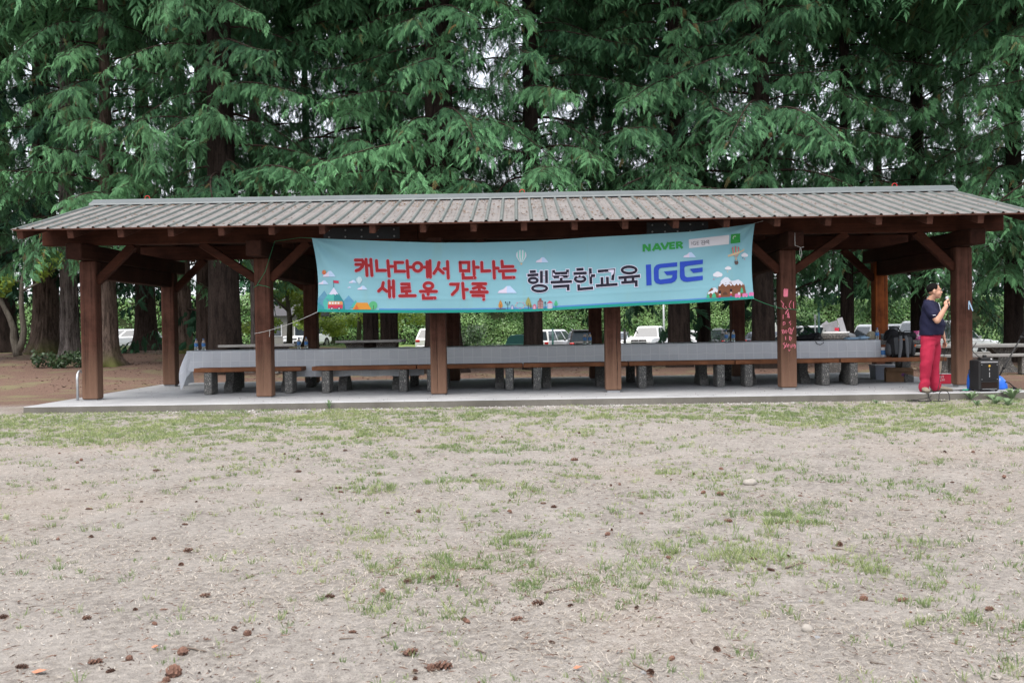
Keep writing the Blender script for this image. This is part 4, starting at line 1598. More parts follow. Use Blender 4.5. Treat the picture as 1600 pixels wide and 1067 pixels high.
for (a, b, dfr, lift, left, lab) in (
        (px_x(291), px_x(471), .345, .004, True, 'pale plastic cloth at the left end, its corner hanging almost to the slab'),
        (px_x(451), px_x(662), .475, .0, False, 'pale plastic cloth hanging lowest, right of the second post'),
        (px_x(655), px_x(923), .345, .004, False, 'grey shaded plastic cloth behind the third post'),
        (px_x(914), px_x(1155), .350, .008, False, 'plastic cloth behind the fourth post, ending in a brighter strip'),
        (px_x(1141), px_x(1376), .345, .012, False, 'bright creased plastic cloth at the right end beside the backpack')):
    tag(link('tablecloth', cloth_mesh(a, b, dfr, .25, lift, a, left)), lab, 'tablecloth', 'cloths on the table row')
# ------------------------------------------------------------------ banner
BY = 15.665                                    # plane of the banner, in front of the posts


def bpl(px, py):
    p = at(px, py, BY)
    return (p.x, p.z)


TOP = [bpl(*p) for p in ((487, 372), (520, 373.5), (560, 375), (620, 377.5), (680, 379.3), (750, 379), (820, 377), (870, 374.5), (920, 371), (1000, 366.8), (1080, 362), (1130, 356), (1180, 349))]
BOT = [bpl(*p) for p in ((496, 487.5), (560, 488.5), (640, 489), (740, 488.5), (830, 487), (900, 483), (960, 479.5), (1080, 473.5), (1178, 467))]


def cur(P, x):
    xs_, zs_ = [p[0] for p in P], [p[1] for p in P]
    return float(np.interp(x, xs_, zs_))


def wrinkle(x, z):
    x0, z0 = TOP[0]
    x1, z1 = TOP[-1]
    y = 0.0
    for (cx, cz, sg) in ((x0, z0, 1), (x1, z1, -1)):
        dx, dz = (x - cx) * sg, cz - z
        r = math.hypot(dx, dz) + .05
        a = math.atan2(dz, max(dx, 1e-4))
        y += .030 * math.sin(a * 10 + .5) * math.exp(-r * .62) * min(1, r * 3)
    y += .010 * math.sin(x * 1.7 + z * 3.0) + .006 * math.sin(x * 4.3 - z * 6 + 1)
    for zc in (cur(BOT, x) + .22, cur(BOT, x) + .54):       # fold lines kept from packing
        y -= .005 * math.exp(-((z - zc) / .012) ** 2)
    return y


def bpt(x, z, lift=0.0):
    return (x, BY + wrinkle(x, z) - lift, z)


t_ = mat('banner_cloth')
nz_ = t_.noise(t_.coords(), 1.2, 4, .6)
sx_ = t_.coords((2.2, 1, .22))
st_ = t_.noise(sx_, 1.6, 4, .65)
c_ = t_.mix(nz_, (.195, .412, .490), (.250, .475, .552))
c_ = t_.mix(t_.ramp(st_, [(.56, (0, 0, 0)), (.76, (.45, .45, .45))]), c_, (.235, .395, .365))
p_ = t_.bsdf(c_, .75, None, .15)
tr_ = t_.n('ShaderNodeBsdfTranslucent'); t_.l(c_, tr_.inputs[0])
mx_ = t_.n('ShaderNodeMixShader'); mx_.inputs[0].default_value = .18
t_.l(p_.outputs[0], mx_.inputs[1]); t_.l(tr_.outputs[0], mx_.inputs[2]); t_.l(mx_.outputs[0], t_.out.inputs[0])
m_colattr('print_ink', .75, .12, .12)

BN = thing('banner', 'long sky blue Korean language banner strung across the front of the shelter', 'banner', (0, 0, 0))
nx_, nz2 = 260, 50
V, F = [], []
for i in range(nx_ + 1):
    u = i / nx_
    for j in range(nz2 + 1):
        v = j / nz2
        xt = TOP[0][0] + (TOP[-1][0] - TOP[0][0]) * u
        xb = BOT[0][0] + (BOT[-1][0] - BOT[0][0]) * u
        bow = .045 * math.sin(PI * v)
        x = xb + (xt - xb) * v + bow * ((1 - u) ** 8 - u ** 8)
        z = cur(BOT, xb) * (1 - v) + cur(TOP, xt) * v
        V.append(bpt(x, z))
        if i < nx_ and j < nz2:
            a = i * (nz2 + 1) + j
            F.append((a, a + nz2 + 1, a + nz2 + 2, a + 1))
me = bpy.data.meshes.new('cloth'); me.from_pydata(V, [], F); me.materials.append(MATS['banner_cloth'])
me.polygons.foreach_set('use_smooth', [True] * len(F)); me.update()
link('cloth', me, BN)


from mathutils.geometry import tessellate_polygon


class Print:
    """Flat print on the cloth: coloured outlines given in photograph pixels, laid on the banner surface."""

    def __init__(self):
        self.bm = bmesh.new()
        self.cl = self.bm.verts.layers.float_color.new('tint')
        self.k = 0

    def poly(self, pts, color, layer=1):
        self.k += 1
        vs_ = []
        for p in pts:
            x, z = bpl(*p)
            v = self.bm.verts.new((x, layer, z))
            v[self.cl] = (*color, 1)
            vs_.append(v)
        for tri in tessellate_polygon([[Vector((v.co.x, v.co.z, 0)) for v in vs_]]):
            try:
                self.bm.faces.new([vs_[i] for i in tri])
            except ValueError:
                pass
        return self

    def stroke(self, pts, w, color, layer=1, cap='flat', closed=False, ext=0.0):
        P = [Vector((p[0], p[1])) for p in pts]
        if closed:
            P = P + [P[0], P[1]]
        elif ext:
            P[0] = P[0] + (P[0] - P[1]).normalized() * ext
            P[-1] = P[-1] + (P[-1] - P[-2]).normalized() * ext
        L, Rr = [], []
        n = len(P)
        for i, p in enumerate(P):
            d0 = (p - P[i - 1]).normalized() if i else (P[1] - p).normalized()
            d1 = (P[i + 1] - p).normalized() if i < n - 1 else d0
            d = (d0 + d1)
            d = d.normalized() if d.length > 1e-6 else d1
            s = Vector((-d.y, d.x))
            k = min(1.6, 1 / max(.45, s.dot(Vector((-d1.y, d1.x)))))
            L.append(p + s * w / 2 * k); Rr.append(p - s * w / 2 * k)
        for i in range(n - 1):
            self.poly([L[i], L[i + 1], Rr[i + 1], Rr[i]], color, layer)
        if cap == 'round' and not closed:
            for c in (P[0], P[-1]):
                self.ellipse(c.x, c.y, w / 2, w / 2, color, layer + .12, 10)
        return self

    def ellipse(self, cx, cy, rx, ry, color, layer=1, n=20, a0=0, a1=2 * PI):
        return self.poly([(cx + rx * math.cos(a0 + (a1 - a0) * i / n), cy + ry * math.sin(a0 + (a1 - a0) * i / n)) for i in range(n if a1 - a0 > 6.2 else n + 1)], color, layer)

    def ring(self, cx, cy, rx, ry, w, color, layer=1, n=24):
        for i in range(n):
            a, b = 2 * PI * i / n, 2 * PI * (i + 1) / n
            self.poly([(cx + (rx + w / 2) * math.cos(a), cy + (ry + w / 2) * math.sin(a)), (cx + (rx + w / 2) * math.cos(b), cy + (ry + w / 2) * math.sin(b)),
                       (cx + (rx - w / 2) * math.cos(b), cy + (ry - w / 2) * math.sin(b)), (cx + (rx - w / 2) * math.cos(a), cy + (ry - w / 2) * math.sin(a))], color, layer)
        return self

    def build(self, name):
        bm = self.bm
        bmesh.ops.triangulate(bm, faces=bm.faces[:])
        for _ in range(3):
            long_ = [e for e in bm.edges if e.calc_length() > .10]
            if not long_:
                break
            bmesh.ops.subdivide_edges(bm, edges=long_, cuts=1, use_grid_fill=False)
            bmesh.ops.triangulate(bm, faces=bm.faces[:])
        for v in bm.verts:
            v.co = bpt(v.co.x, v.co.z, .0060 + .0016 * v.co.y)
        for f in bm.faces:
            f.normal_update()
            if f.normal.y > 0:
                f.normal_flip()
        me = bpy.data.meshes.new(name)
        bm.to_mesh(me); bm.free()
        me.materials.append(MATS['print_ink'])
        return link(name, me, BN)


def zoomed(x0, y0, s):
    return lambda pts: [(x0 + p[0] / s, y0 + p[1] / s) for p in pts]


# --- red lettering
RED = (.29, .026, .031); PALE = (.62, .60, .74)
ZA = zoomed(490, 400, 9.412); ZB = zoomed(480, 340, 4.444)
red_a = [[(615, 62), (715, 62), (738, 100), (715, 160), (670, 200), (622, 216)], [(620, 126), (728, 126)], [(772, 52), (785, 288)], [(842, 52), (858, 288)], [(785, 140), (845, 140)],
         [(925, 70), (935, 214), (1058, 214)], [(1092, 72), (1112, 300)], [(1105, 155), (1165, 155)],
         [(1312, 97), (1200, 97), (1206, 226), (1340, 226)], [(1375, 72), (1393, 315)], [(1388, 166), (1440, 166)]]
red_b = [[(812, 345), (832, 345)], [(832, 308), (836, 412)], [(852, 300), (856, 414)],
         [(915, 312), (908, 345), (880, 388)], [(907, 352), (945, 385)], [(950, 356), (976, 356)], [(974, 306), (980, 420)],
         [(1062, 312), (1122, 312), (1122, 370), (1066, 370), (1062, 312)], [(1155, 306), (1160, 398)], [(1162, 346), (1188, 346)], [(1082, 392), (1084, 420), (1166, 418)],
         [(1212, 312), (1214, 372), (1268, 370)], [(1294, 306), (1300, 420)], [(1302, 352), (1326, 352)],
         [(1352, 304), (1356, 342), (1428, 340)], [(1334, 372), (1444, 368)], [(1362, 390), (1364, 418), (1436, 416)],
         [(528, 452), (520, 486), (495, 510)], [(522, 488), (552, 512)], [(568, 440), (571, 550)], [(598, 440), (600, 550)], [(574, 486), (598, 486)],
         [(656, 462), (706, 462), (708, 486), (658, 488), (660, 512), (714, 510)], [(690, 515), (690, 540)], [(642, 544), (750, 542)],
         [(786, 513), (898, 513)], [(840, 516), (840, 535)], [(806, 538), (808, 560), (888, 558)],
         [(996, 463), (1048, 463), (1042, 498), (1008, 534)], [(1080, 456), (1088, 560)], [(1088, 500), (1112, 500)],
         [(1150, 460), (1240, 460)], [(1196, 464), (1184, 482), (1154, 492)], [(1196, 476), (1232, 492)], [(1195, 494), (1195, 514)], [(1138, 517), (1250, 517)], [(1150, 541), (1224, 541), (1226, 568)]]
halo, ink = Print(), Print()
for s in [ZA(q) for q in red_a] + [ZB(q) for q in red_b]:
    halo.stroke(s, 6.2, (.50, .36, .47), 0.6, 'round')
    ink.stroke(s, 5.0, RED, 1.4, 'round')
for (cx, cy, rx, ry, Z) in ((1530, 162, 62, 62, ZA), (842, 474, 30, 21, ZB)):
    (c,) = Z([(cx, cy)])
    sc_ = 9.412 if Z is ZA else 4.444
    halo.ring(c[0], c[1], rx / sc_, ry / sc_, 6.2, (.50, .36, .47), .6)
    ink.ring(c[0], c[1], rx / sc_, ry / sc_, 5.0, RED, 1.4)
halo.build('letter_outline'); ink.build('red_lettering')

# --- black lettering with pale outline
ZC = zoomed(800, 380, 8.0)
BLK = (.022, .022, .035)
blk = [[(222, 358), (298, 354)], [(192, 403), (330, 394)], [(368, 345), (368, 500)], [(430, 340), (432, 502)], [(370, 425), (430, 424)],
       [(520, 336), (522, 424)], [(694, 330), (694, 420)], [(522, 380), (694, 373)], [(520, 424), (696, 416)], [(615, 420), (615, 484)], [(482, 490), (750, 479)], [(512, 545), (702, 532), (702, 592)],
       [(805, 331), (895, 325)], [(768, 381), (935, 372)], [(978, 314), (988, 510)], [(985, 408), (1040, 405)], [(832, 515), (835, 576), (1016, 559)],
       [(1072, 352), (1270, 336), (1258, 464)], [(1124, 425), (1128, 528)], [(1192, 420), (1195, 522)], [(1048, 533), (1320, 514)],
       [(1330, 434), (1600, 410)], [(1415, 430), (1415, 485)], [(1512, 425), (1512, 478)], [(1365, 494), (1552, 480), (1553, 542)]]
rings = [(265, 466, 52, 30), (345, 565, 90, 36), (852, 448, 62, 33), (1464, 336, 88, 41)]
halo, ink = Print(), Print()
for q in blk:
    halo.stroke(ZC(q), 6.3, PALE, .6, ext=1.2)
    ink.stroke(ZC(q), 4.5, BLK, 1.4)
for (cx, cy, rx, ry) in rings:
    (c,) = ZC([(cx, cy)])
    halo.ring(c[0], c[1], rx / 8, ry / 8, 6.2, PALE, .6)
    ink.ring(c[0], c[1], rx / 8, ry / 8, 4.4, BLK, 1.4)
halo.build('letter_outline'); ink.build('black_lettering')

# --- blue logo letters, green wordmark, search box
ZD = zoomed(990, 360, 8.205)
BLUE = (.030, .070, .42)
lg = Print()
lg.poly(ZD([(155, 442), (220, 436), (231, 700), (165, 707)]), BLUE)
G = [(556, 410), (330, 432), (288, 446), (262, 476), (255, 515), (262, 640), (285, 675), (340, 691), (488, 675), (535, 650), (556, 612), (557, 511), (385, 530), (425, 576), (497, 571), (495, 598), (478, 614), (345, 633), (322, 617), (318, 512), (330, 490), (355, 482), (556, 464)]
lg.poly(ZD(G), BLUE)
E = [(888, 375), (590, 405), (593, 590), (606, 630), (640, 653), (690, 660), (888, 635), (888, 580), (690, 602), (662, 590), (655, 566), (648, 482), (660, 464), (690, 455), (888, 430)]
lg.poly(ZD(E), BLUE)
lg.poly(ZD([(720, 496), (885, 475), (887, 531), (765, 546)]), BLUE)
lg.build('blue_lettering')

GRN = (.045, .30, .075)
gw = Print()
def bl(x, up):            # base line of the wordmark rises to the right
    return (x, 274 - (x - 115) * .083 - up * 93)
def st(*q, w=31):
    gw.stroke(ZD([bl(*p) for p in q]), w / 8.205, GRN, 1)
st((131, 0), (131, 1)); st((133, .97), (202, .03)); st((204, 0), (204, 1))
st((247, 0), (297, .97)); st((297, .97), (347, 0)); st((262, .28), (332, .28), w=24)
st((354, 1), (399, .04)); st((399, .04), (446, 1))
st((470, 0), (470, 1)); st((470, .88), (528, .88), w=24); st((470, .5), (522, .5), w=22); st((470, .12), (530, .12), w=24)
st((556, 0), (556, 1)); st((556, .88), (600, .86), (616, .70), (600, .5), (560, .46), w=24); st((588, .46), (624, 0))
gw.build('green_lettering')

sb = Print()
sb.poly(ZD([(705, 118), (1222, 60), (1224, 176), (708, 231)]), (.60, .59, .63), 1)
sb.build('search_box')
sq = Print()
sq.poly(ZD([(1247, 53), (1370, 40), (1370, 155), (1248, 171)]), (.035, .26, .06), 1)
WHT = (.62, .66, .66)
sq.ring(*ZD([(1300, 100)])[0], 24 / 8.2, 25 / 8.2, 6 / 8.2, WHT, 2)
sq.stroke(ZD([(1317, 118), (1336, 128)]), 7 / 8.2, WHT, 2)
sq.build('search_button')
tx = Print()
K = (.03, .03, .04)
for q in ([(743, 148), (744, 190)], [(795, 148), (770, 145), (757, 165), (768, 188), (792, 186), (793, 168), (778, 169)], [(808, 144), (810, 186), (835, 183)], [(808, 145), (834, 142)], [(809, 165), (830, 163)],
          [(860, 136), (890, 133), (885, 150), (862, 160)], [(908, 128), (910, 162)], [(896, 146), (908, 145)], [(870, 166), (908, 163), (909, 184), (872, 187), (870, 166)],
          [(932, 128), (926, 144), (914, 154)], [(928, 142), (940, 152)], [(946, 124), (948, 158)], [(960, 122), (962, 156)], [(948, 140), (960, 139)], [(918, 164), (960, 160), (962, 182)]):
    tx.stroke(ZD(q), 5.2 / 8.2, K, 2.2)
tx.build('search_text')

# --- printed scenery
pr = Print()
CL1, CL2 = (.60, .55, .68), (.42, .55, .74)
def cloud(x, y, w, h):
    pr.poly([(x - w * .5, y), (x - w * .42, y - h * .35), (x - w * .2, y - h * .55), (x - w * .02, y - h), (x - w * .02, y)], CL1, .8)
    pr.poly([(x - w * .02, y), (x - w * .02, y - h), (x + w * .15, y - h * 1.02), (x + w * .38, y - h * .4), (x + w * .5, y)], CL2, .8)
for c in ((514, 432.5, 21, 9), (505, 444, 16, 6), (551, 442, 12, 4.5), (566, 452.5, 16, 6), (546, 450, 6, 2.4), (792.5, 458, 30, 11), (847, 410, 20, 8), (1077, 402.5, 20, 8)):
    cloud(*c)
for (x, y, w) in ((1121, 431.5, 13), (1137, 421, 9), (1163.5, 400.5, 10)):
    for dx, r in ((-.3, .28), (0, .42), (.3, .3)):
        pr.ellipse(x + dx * w, y - r * w * .5, r * w * .9, r * w * .8, (.62, .62, .68), .8 + dx * .2, 12)
pr.ellipse(506, 425.5, 3.4, 3.6, (.50, .13, .07), 1.2, 14); pr.ellipse(506, 425.5, 2.3, 2.5, (.62, .42, .07), 1.5, 14)
# hills, peak, flag
TE = [(.055, .25, .31), (.035, .215, .235), (.075, .37, .33), (.05, .27, .29)]
pr.poly([(497, 466), (506.5, 454), (515, 467), (512, 484), (497, 484)], (.10, .25, .36), .8)
pr.poly([(496.5, 468), (504, 476), (508, 484), (497, 484)], (.045, .24, .29), 1.0)
pr.poly([(504, 472), (512, 460), (522, 459), (522, 484), (508, 484)], TE[2], 1.2)
pr.poly([(522, 459), (530, 459), (538, 472), (540, 484), (522, 484)], TE[1], 1.2)
pr.poly([(514, 460), (521.5, 449), (529.5, 461), (526, 459), (524, 462), (521, 459.5), (518, 461)], (.56, .56, .70), 1.5)
pr.poly([(536, 472), (545, 461.5), (554, 472), (546, 484), (537, 484)], (.105, .275, .42), 1.0)
pr.poly([(546, 481), (556, 469), (562, 480)], TE[2], 1.1)
pr.stroke([(521.4, 449), (521.1, 438)], .6, (.05, .05, .08), 1.6)
pr.poly([(521, 438.2), (530.3, 439), (528.8, 440.8), (530.3, 442.8), (521, 442)], (.45, .04, .08), 1.6)
# bus
pr.poly([(512.5, 473), (514, 470.8), (535, 470.8), (536, 473), (536, 476.5), (512.5, 476.5)], (.56, .25, .11), 1.8)
pr.poly([(512.3, 476.2), (536, 476.2), (535.5, 482.2), (512.5, 482)], (.46, .05, .09), 1.9)
for x in (514, 518.5, 523, 527.6):
    pr.poly([(x, 472), (x + 3, 472), (x + 3, 475), (x, 475)], (.62, .62, .66), 2.2)
for x in (518.6, 530):
    pr.ellipse(x, 482, 2.4, 2.4, (.06, .06, .10), 2.2, 12); pr.ellipse(x, 482, 1.2, 1.2, (.6, .6, .62), 2.5, 10)
# tent and tree
pr.poly([(551, 483.5), (557.5, 472.8), (574, 473), (580, 483.5)], (.55, .24, .045), 1.8)
pr.poly([(554, 483.5), (557.5, 476), (561, 483.5)], (.50, .12, .04), 2.1)
pr.ellipse(583, 477, 6.4, 6.4, (.09, .36, .17), 1.6, 18); pr.stroke([(583.5, 483), (583.5, 477)], .9, (.05, .04, .04), 1.9)
# shore line and grass strip that follow the lower hem
def along(x0, x1, a, b, color, layer, n=40):
    for i in range(n):
        xa, xb = x0 + (x1 - x0) * i / n, x0 + (x1 - x0) * (i + 1) / n
        def low(x):
            t = np.interp(x, [496, 560, 640, 740, 830, 900, 960, 1080, 1178], [487.5, 488.5, 489, 488.5, 487, 483, 479.5, 473.5, 467])
            return float(t)
        pr.poly([(xa, low(xa) - a), (xb, low(xb) - a), (xb, low(xb) - b), (xa, low(xa) - b)], color, layer)
along(497, 1177, 4.4, .3, (.018, .255, .205), 1.0)
along(592, 1110, 6.6, 4.3, (.075, .20, .46), .9, 30)
along(1100, 1177, 5.6, 4.2, (.045, .25, .36), .9, 8)
# the little town in the middle
ZE = zoomed(760, 440, 12.308)
def town(poly, c, l=1.8):
    pr.poly(ZE(poly), c, l)
def leafy(cx, ty, by, w, c):
    town([(cx, ty), (cx + w * .32, ty + (by - ty) * .35), (cx + w * .5, ty + (by - ty) * .72), (cx + w * .3, by), (cx - w * .3, by), (cx - w * .5, ty + (by - ty) * .72), (cx - w * .32, ty + (by - ty) * .35)], c)
leafy(272, 352, 505, 86, (.42, .20, .055)); pr.stroke(ZE([(276, 545), (274, 440)]), .7, (.06, .05, .06), 2.1)
town([(188, 520), (370, 516), (370, 538), (188, 542)], (.07, .09, .16))
pr.stroke(ZE([(411, 542), (411, 390)]), .7, (.02, .04, .07), 2); pr.stroke(ZE([(370, 405), (385, 440), (440, 440), (455, 400)]), .5, (.02, .04, .07), 2)
for cx in (370, 448):
    town([(cx - 15, 395), (cx, 382), (cx + 15, 395), (cx + 8, 412), (cx - 8, 412)], (.02, .04, .07))
town([(470, 530), (470, 465), (497, 445), (524, 465), (524, 530)], (.14, .20, .36)); town([(482, 530), (482, 470), (512, 470), (512, 530)], (.42, .40, .52), 2.1)
pr.ring(*ZE([(650, 455)])[0], 85 / 12.3, 62 / 12.3, .5, (.44, .46, .47), 1.6, 18)
for i, (a, c) in enumerate(zip(np.linspace(0, 2 * PI, 9)[:-1], ((.5, .1, .2), (.5, .4, .2), (.45, .12, .3), (.4, .2, .5), (.5, .3, .2), (.5, .1, .2), (.3, .4, .5), (.5, .2, .4)))):
    p = ZE([(650 + 85 * math.cos(a), 455 + 62 * math.sin(a))])[0]
    pr.ellipse(p[0], p[1], .9, .9, c, 2, 8)
leafy(805, 292, 462, 104, (.27, .27, .10)); pr.stroke(ZE([(806, 530), (806, 420)]), .9, (.05, .04, .06), 2.1)
leafy(852, 418, 500, 52, (.16, .19, .07)); pr.stroke(ZE([(854, 528), (854, 450)]), .6, (.05, .04, .06), 2.1)
town([(890, 528), (892, 455), (925, 428), (958, 455), (958, 526)], (.43, .13, .20)); town([(905, 528), (905, 470), (940, 470), (940, 526)], (.55, .35, .42), 2.1)
town([(985, 525), (985, 375), (1012, 368), (1018, 322), (1056, 318), (1064, 364), (1092, 372), (1095, 520)], (.20, .085, .085))
for yy in (395, 432, 468, 500):
    for xx in (995, 1022, 1050, 1075):
        town([(xx, yy), (xx + 13, yy), (xx + 13, yy + 16), (xx, yy + 16)], (.55, .46, .48), 2.1)
pr.stroke(ZE([(1128, 528), (1128, 400)]), .7, (.02, .05, .08), 2); town([(1114, 398), (1130, 382), (1146, 398), (1136, 422), (1122, 422)], (.02, .05, .08))
town([(1168, 520), (1170, 415), (1275, 410), (1275, 512)], (.28, .34, .48)); town([(1158, 420), (1218, 364), (1282, 412)], (.50, .08, .12), 2.1)
for yy in (428, 465, 500):
    town([(1185, yy), (1258, yy - 4), (1258, yy + 16), (1185, yy + 20)], (.55, .48, .54), 2.1)
leafy(1338, 355, 470, 72, (.07, .38, .20)); pr.stroke(ZE([(1336, 520), (1336, 430)]), .7, (.03, .08, .10), 2.1)
# hot air balloons
def balloon(cx, cy, r, c1, c2, ground_):
    for i in range(7):
        a0, a1 = -1 + 2 * i / 7, -1 + 2 * (i + 1) / 7
        top = [(cx + r * a * 1.0, cy - r * 1.05 * math.sqrt(max(0, 1 - a * a))) for a in np.linspace(a0, a1, 4)]
        bot_ = [(cx + a1 * r * .22, cy + r * 1.35), (cx + a0 * r * .22, cy + r * 1.35)]
        mid_ = [(cx + a1 * r * .92, cy + r * .35)]
        mid0 = [(cx + a0 * r * .92, cy + r * .35)]
        pr.poly(top + mid_ + bot_ + mid0, c1 if i % 2 else c2, 1.6)
    pr.ellipse(cx, cy + r * 1.62, r * .2, r * .2, ground_, 1.7, 8)
balloon(814.5, 399, 8.2, (.20, .52, .50), (.56, .58, .66), (.55, .42, .28))
balloon(561, 437, 4.4, (.30, .55, .60), (.55, .60, .66), (.4, .5, .55))
balloon(1149.5, 392.5, 7.6, (.46, .13, .16), (.13, .40, .33), (.5, .35, .2))
pr.poly([(1137, 399), (1148, 395), (1158, 392), (1163, 388.5), (1162, 392), (1152, 397), (1138, 401.5)], (.55, .40, .25), 2.4)
pr.poly([(1147, 408), (1152.5, 408), (1153.5, 411), (1151.5, 413.8), (1148.5, 413.8), (1146.8, 411)], (.10, .075, .075), 2.0)
pr.stroke([(1148, 408), (1148.3, 405)], .5, (.1, .08, .08), 2); pr.stroke([(1151.6, 408), (1151.3, 405)], .5, (.1, .08, .08), 2)
for (x, y, c) in ((1160.5, 403.2, (.06, .06, .12)), (1163.6, 405.0, (.5, .12, .16)), (1115, 436.6, (.45, .10, .22)), (1118.5, 433.6, (.35, .4, .55)), (1136, 424.8, (.5, .45, .3))):
    pr.ellipse(x, y, .9, .9, c, 1.6, 8)
# snow topped cocoa hills, guards and pink train
BR, SN = (.18, .078, .045), (.60, .62, .70)
pr.poly(ZD([(930, 870), (945, 800), (990, 740), (1040, 735), (1080, 770), (1090, 865)]), BR, 1.2)
pr.poly(ZD([(942, 815), (985, 745), (1040, 733), (1078, 765), (1068, 800), (1040, 785), (1020, 830), (985, 800), (960, 825)]), SN, 1.5)
pr.poly(ZD([(1075, 860), (1080, 720), (1120, 660), (1250, 660), (1300, 650), (1420, 690), (1440, 790), (1440, 845)]), BR, 1.7)
sn_ = [(1085, 720), (1120, 640), (1165, 600), (1205, 605), (1245, 650), (1290, 645), (1340, 630), (1390, 660), (1418, 705), (1400, 690), (1385, 712), (1360, 680), (1340, 708), (1318, 682), (1290, 712), (1262, 690), (1245, 715), (1225, 690), (1195, 702), (1178, 722), (1155, 705), (1140, 680), (1115, 700), (1105, 716)]
pr.poly(ZD(sn_), SN, 2.0)
pr.ellipse(*ZD([(1170, 830)])[0], 4.0, 5.2, (.10, .05, .035), 2.0, 14, PI, 2 * PI + .01)
for (cx, by) in ((1100, 872), (1247, 850)):
    pr.poly(ZD([(cx - 16, by - 60), (cx - 14, by - 98), (cx + 14, by - 98), (cx + 16, by - 60)]), (.02, .02, .03), 2.2)
    pr.poly(ZD([(cx - 12, by - 60), (cx + 12, by - 60), (cx + 12, by - 42), (cx - 12, by - 42)]), (.62, .48, .40), 2.2)
    pr.poly(ZD([(cx - 15, by - 42), (cx + 15, by - 42), (cx + 13, by - 14), (cx - 13, by - 14)]), (.48, .06, .08), 2.2)
    pr.poly(ZD([(cx - 12, by - 14), (cx + 12, by - 14), (cx + 10, by + 2), (cx - 10, by + 2)]), (.06, .10, .30), 2.2)
for (cx, by, w, h) in ((952, 872, 44, 65), (1026, 864, 62, 70), (1387, 800, 40, 75)):
    pr.poly(ZD([(cx - w / 2, by), (cx - w * .32, by - h * .6), (cx, by - h), (cx + w * .32, by - h * .6), (cx + w / 2, by)]), (.06, .36, .21), 2.1)
for (cx, cy, w, h) in ((1335, 835, 74, 48), (1428, 828, 66, 44), (1508, 815, 58, 44)):
    pr.poly(ZD([(cx - w / 2, cy + h / 2), (cx - w / 2, cy - h / 3), (cx - w / 4, cy - h / 2), (cx + w / 2, cy - h / 2), (cx + w / 2, cy + h / 2)]), (.56, .17, .36), 2.2)
    for dx in (-.3, .3):
        pr.ellipse(*ZD([(cx + dx * w, cy + h / 2)])[0], .8, .8, (.6, .35, .48), 2.6, 8)
pr.poly(ZD([(1338, 795), (1366, 792), (1366, 826), (1338, 828)]), (.60, .55, .62), 2.6)
tag(pr.build('printed_scenery'), kind='stuff')

# --- strings that tie the banner to the posts
flat('white_string', (.62, .62, .60), .8); flat('green_string', (.03, .22, .10), .7)
def string(label, pts, r, m, nm='string'):
    mb = MB(); mb.tube([Vector(p) for p in pts], r, 5)
    return tag(mb.build(nm, m, smooth=True), label, 'string')
def sag(a, b, s, n=8):
    a, b = Vector(a), Vector(b)
    return [a.lerp(b, i / n) - Vector((0, 0, s * math.sin(PI * i / n))) for i in range(n + 1)]
bl_ = bpt(*BOT[0]); br_ = bpt(*BOT[-1]); tl_ = bpt(*TOP[0]); tr2 = bpt(*TOP[-1])
p2 = PX[1]
string('white string from the lower left banner corner to the second post', sag(bl_, (p2 + .135, YF - .132, 1.105), .02) + sag((p2 + .135, YF - .134, 1.105), (p2 - .136, YF - .134, 1.05), .005)[1:] + [(p2 - .140, YF + .05, 1.05)], .0032, 'white_string')
string('loose white string end hanging from the second post', [(p2 + .115, YF - .136, 1.10), (p2 + .118, YF - .140, 1.05), (p2 + .108, YF - .138, 1.00), (p2 + .112, YF - .140, .99)], .003, 'white_string')
p5 = PX[4]
string('green string from the lower right banner corner round the chalked post', sag(br_, (p5 - .132, YF - .134, 1.325), .01) + [(p5 + .132, YF - .135, 1.30), (p5 + .20, YF - .05, 1.29)], .0042, 'green_string')
string('green cord from the upper left banner corner down to the second post', [tl_, (tl_[0] - .30, YF - .11, 2.60), (p2 + .22, YF - .108, 2.545), (p2 + .06, YF - .135, 2.05), (p2 - .08, YF - .136, 1.83), (p2 - .136, YF - .13, 1.80)], .004, 'green_string')
string('green cord knotted round the second post', [(p2 - .134, YF - .13, 1.80), (p2 - .06, YF - .139, 1.84), (p2 + .06, YF - .139, 1.82), (p2 + .136, YF - .13, 1.79)], .004, 'green_string')
string('short cord from the upper right banner corner to the beam', [tr2, (tr2[0] + .05, YF - .11, tr2[1] + .06), (tr2[0] + .30, YF - .108, tr2[1] + .11)] if False else [tr2, (tr2[0] + .10, YF - .112, tr2[2] + .05), (tr2[0] + .26, YF - .112, tr2[2] + .09)], .0035, 'white_string')
string('white string looped on the beam end at the chalked post', [(p5 - .02, YF - .62, 2.50), (p5 - .02, YF - .622, 2.30), (p5 + .06, YF - .622, 2.272), (p5 + .05, YF - .62, 2.18), (p5 + .07, YF - .62, 2.10), (p5 + .085, YF - .62, 2.15), (p5 + .07, YF - .62, 2.27), (p5 + .12, YF - .622, 2.275)], .0028, 'white_string')
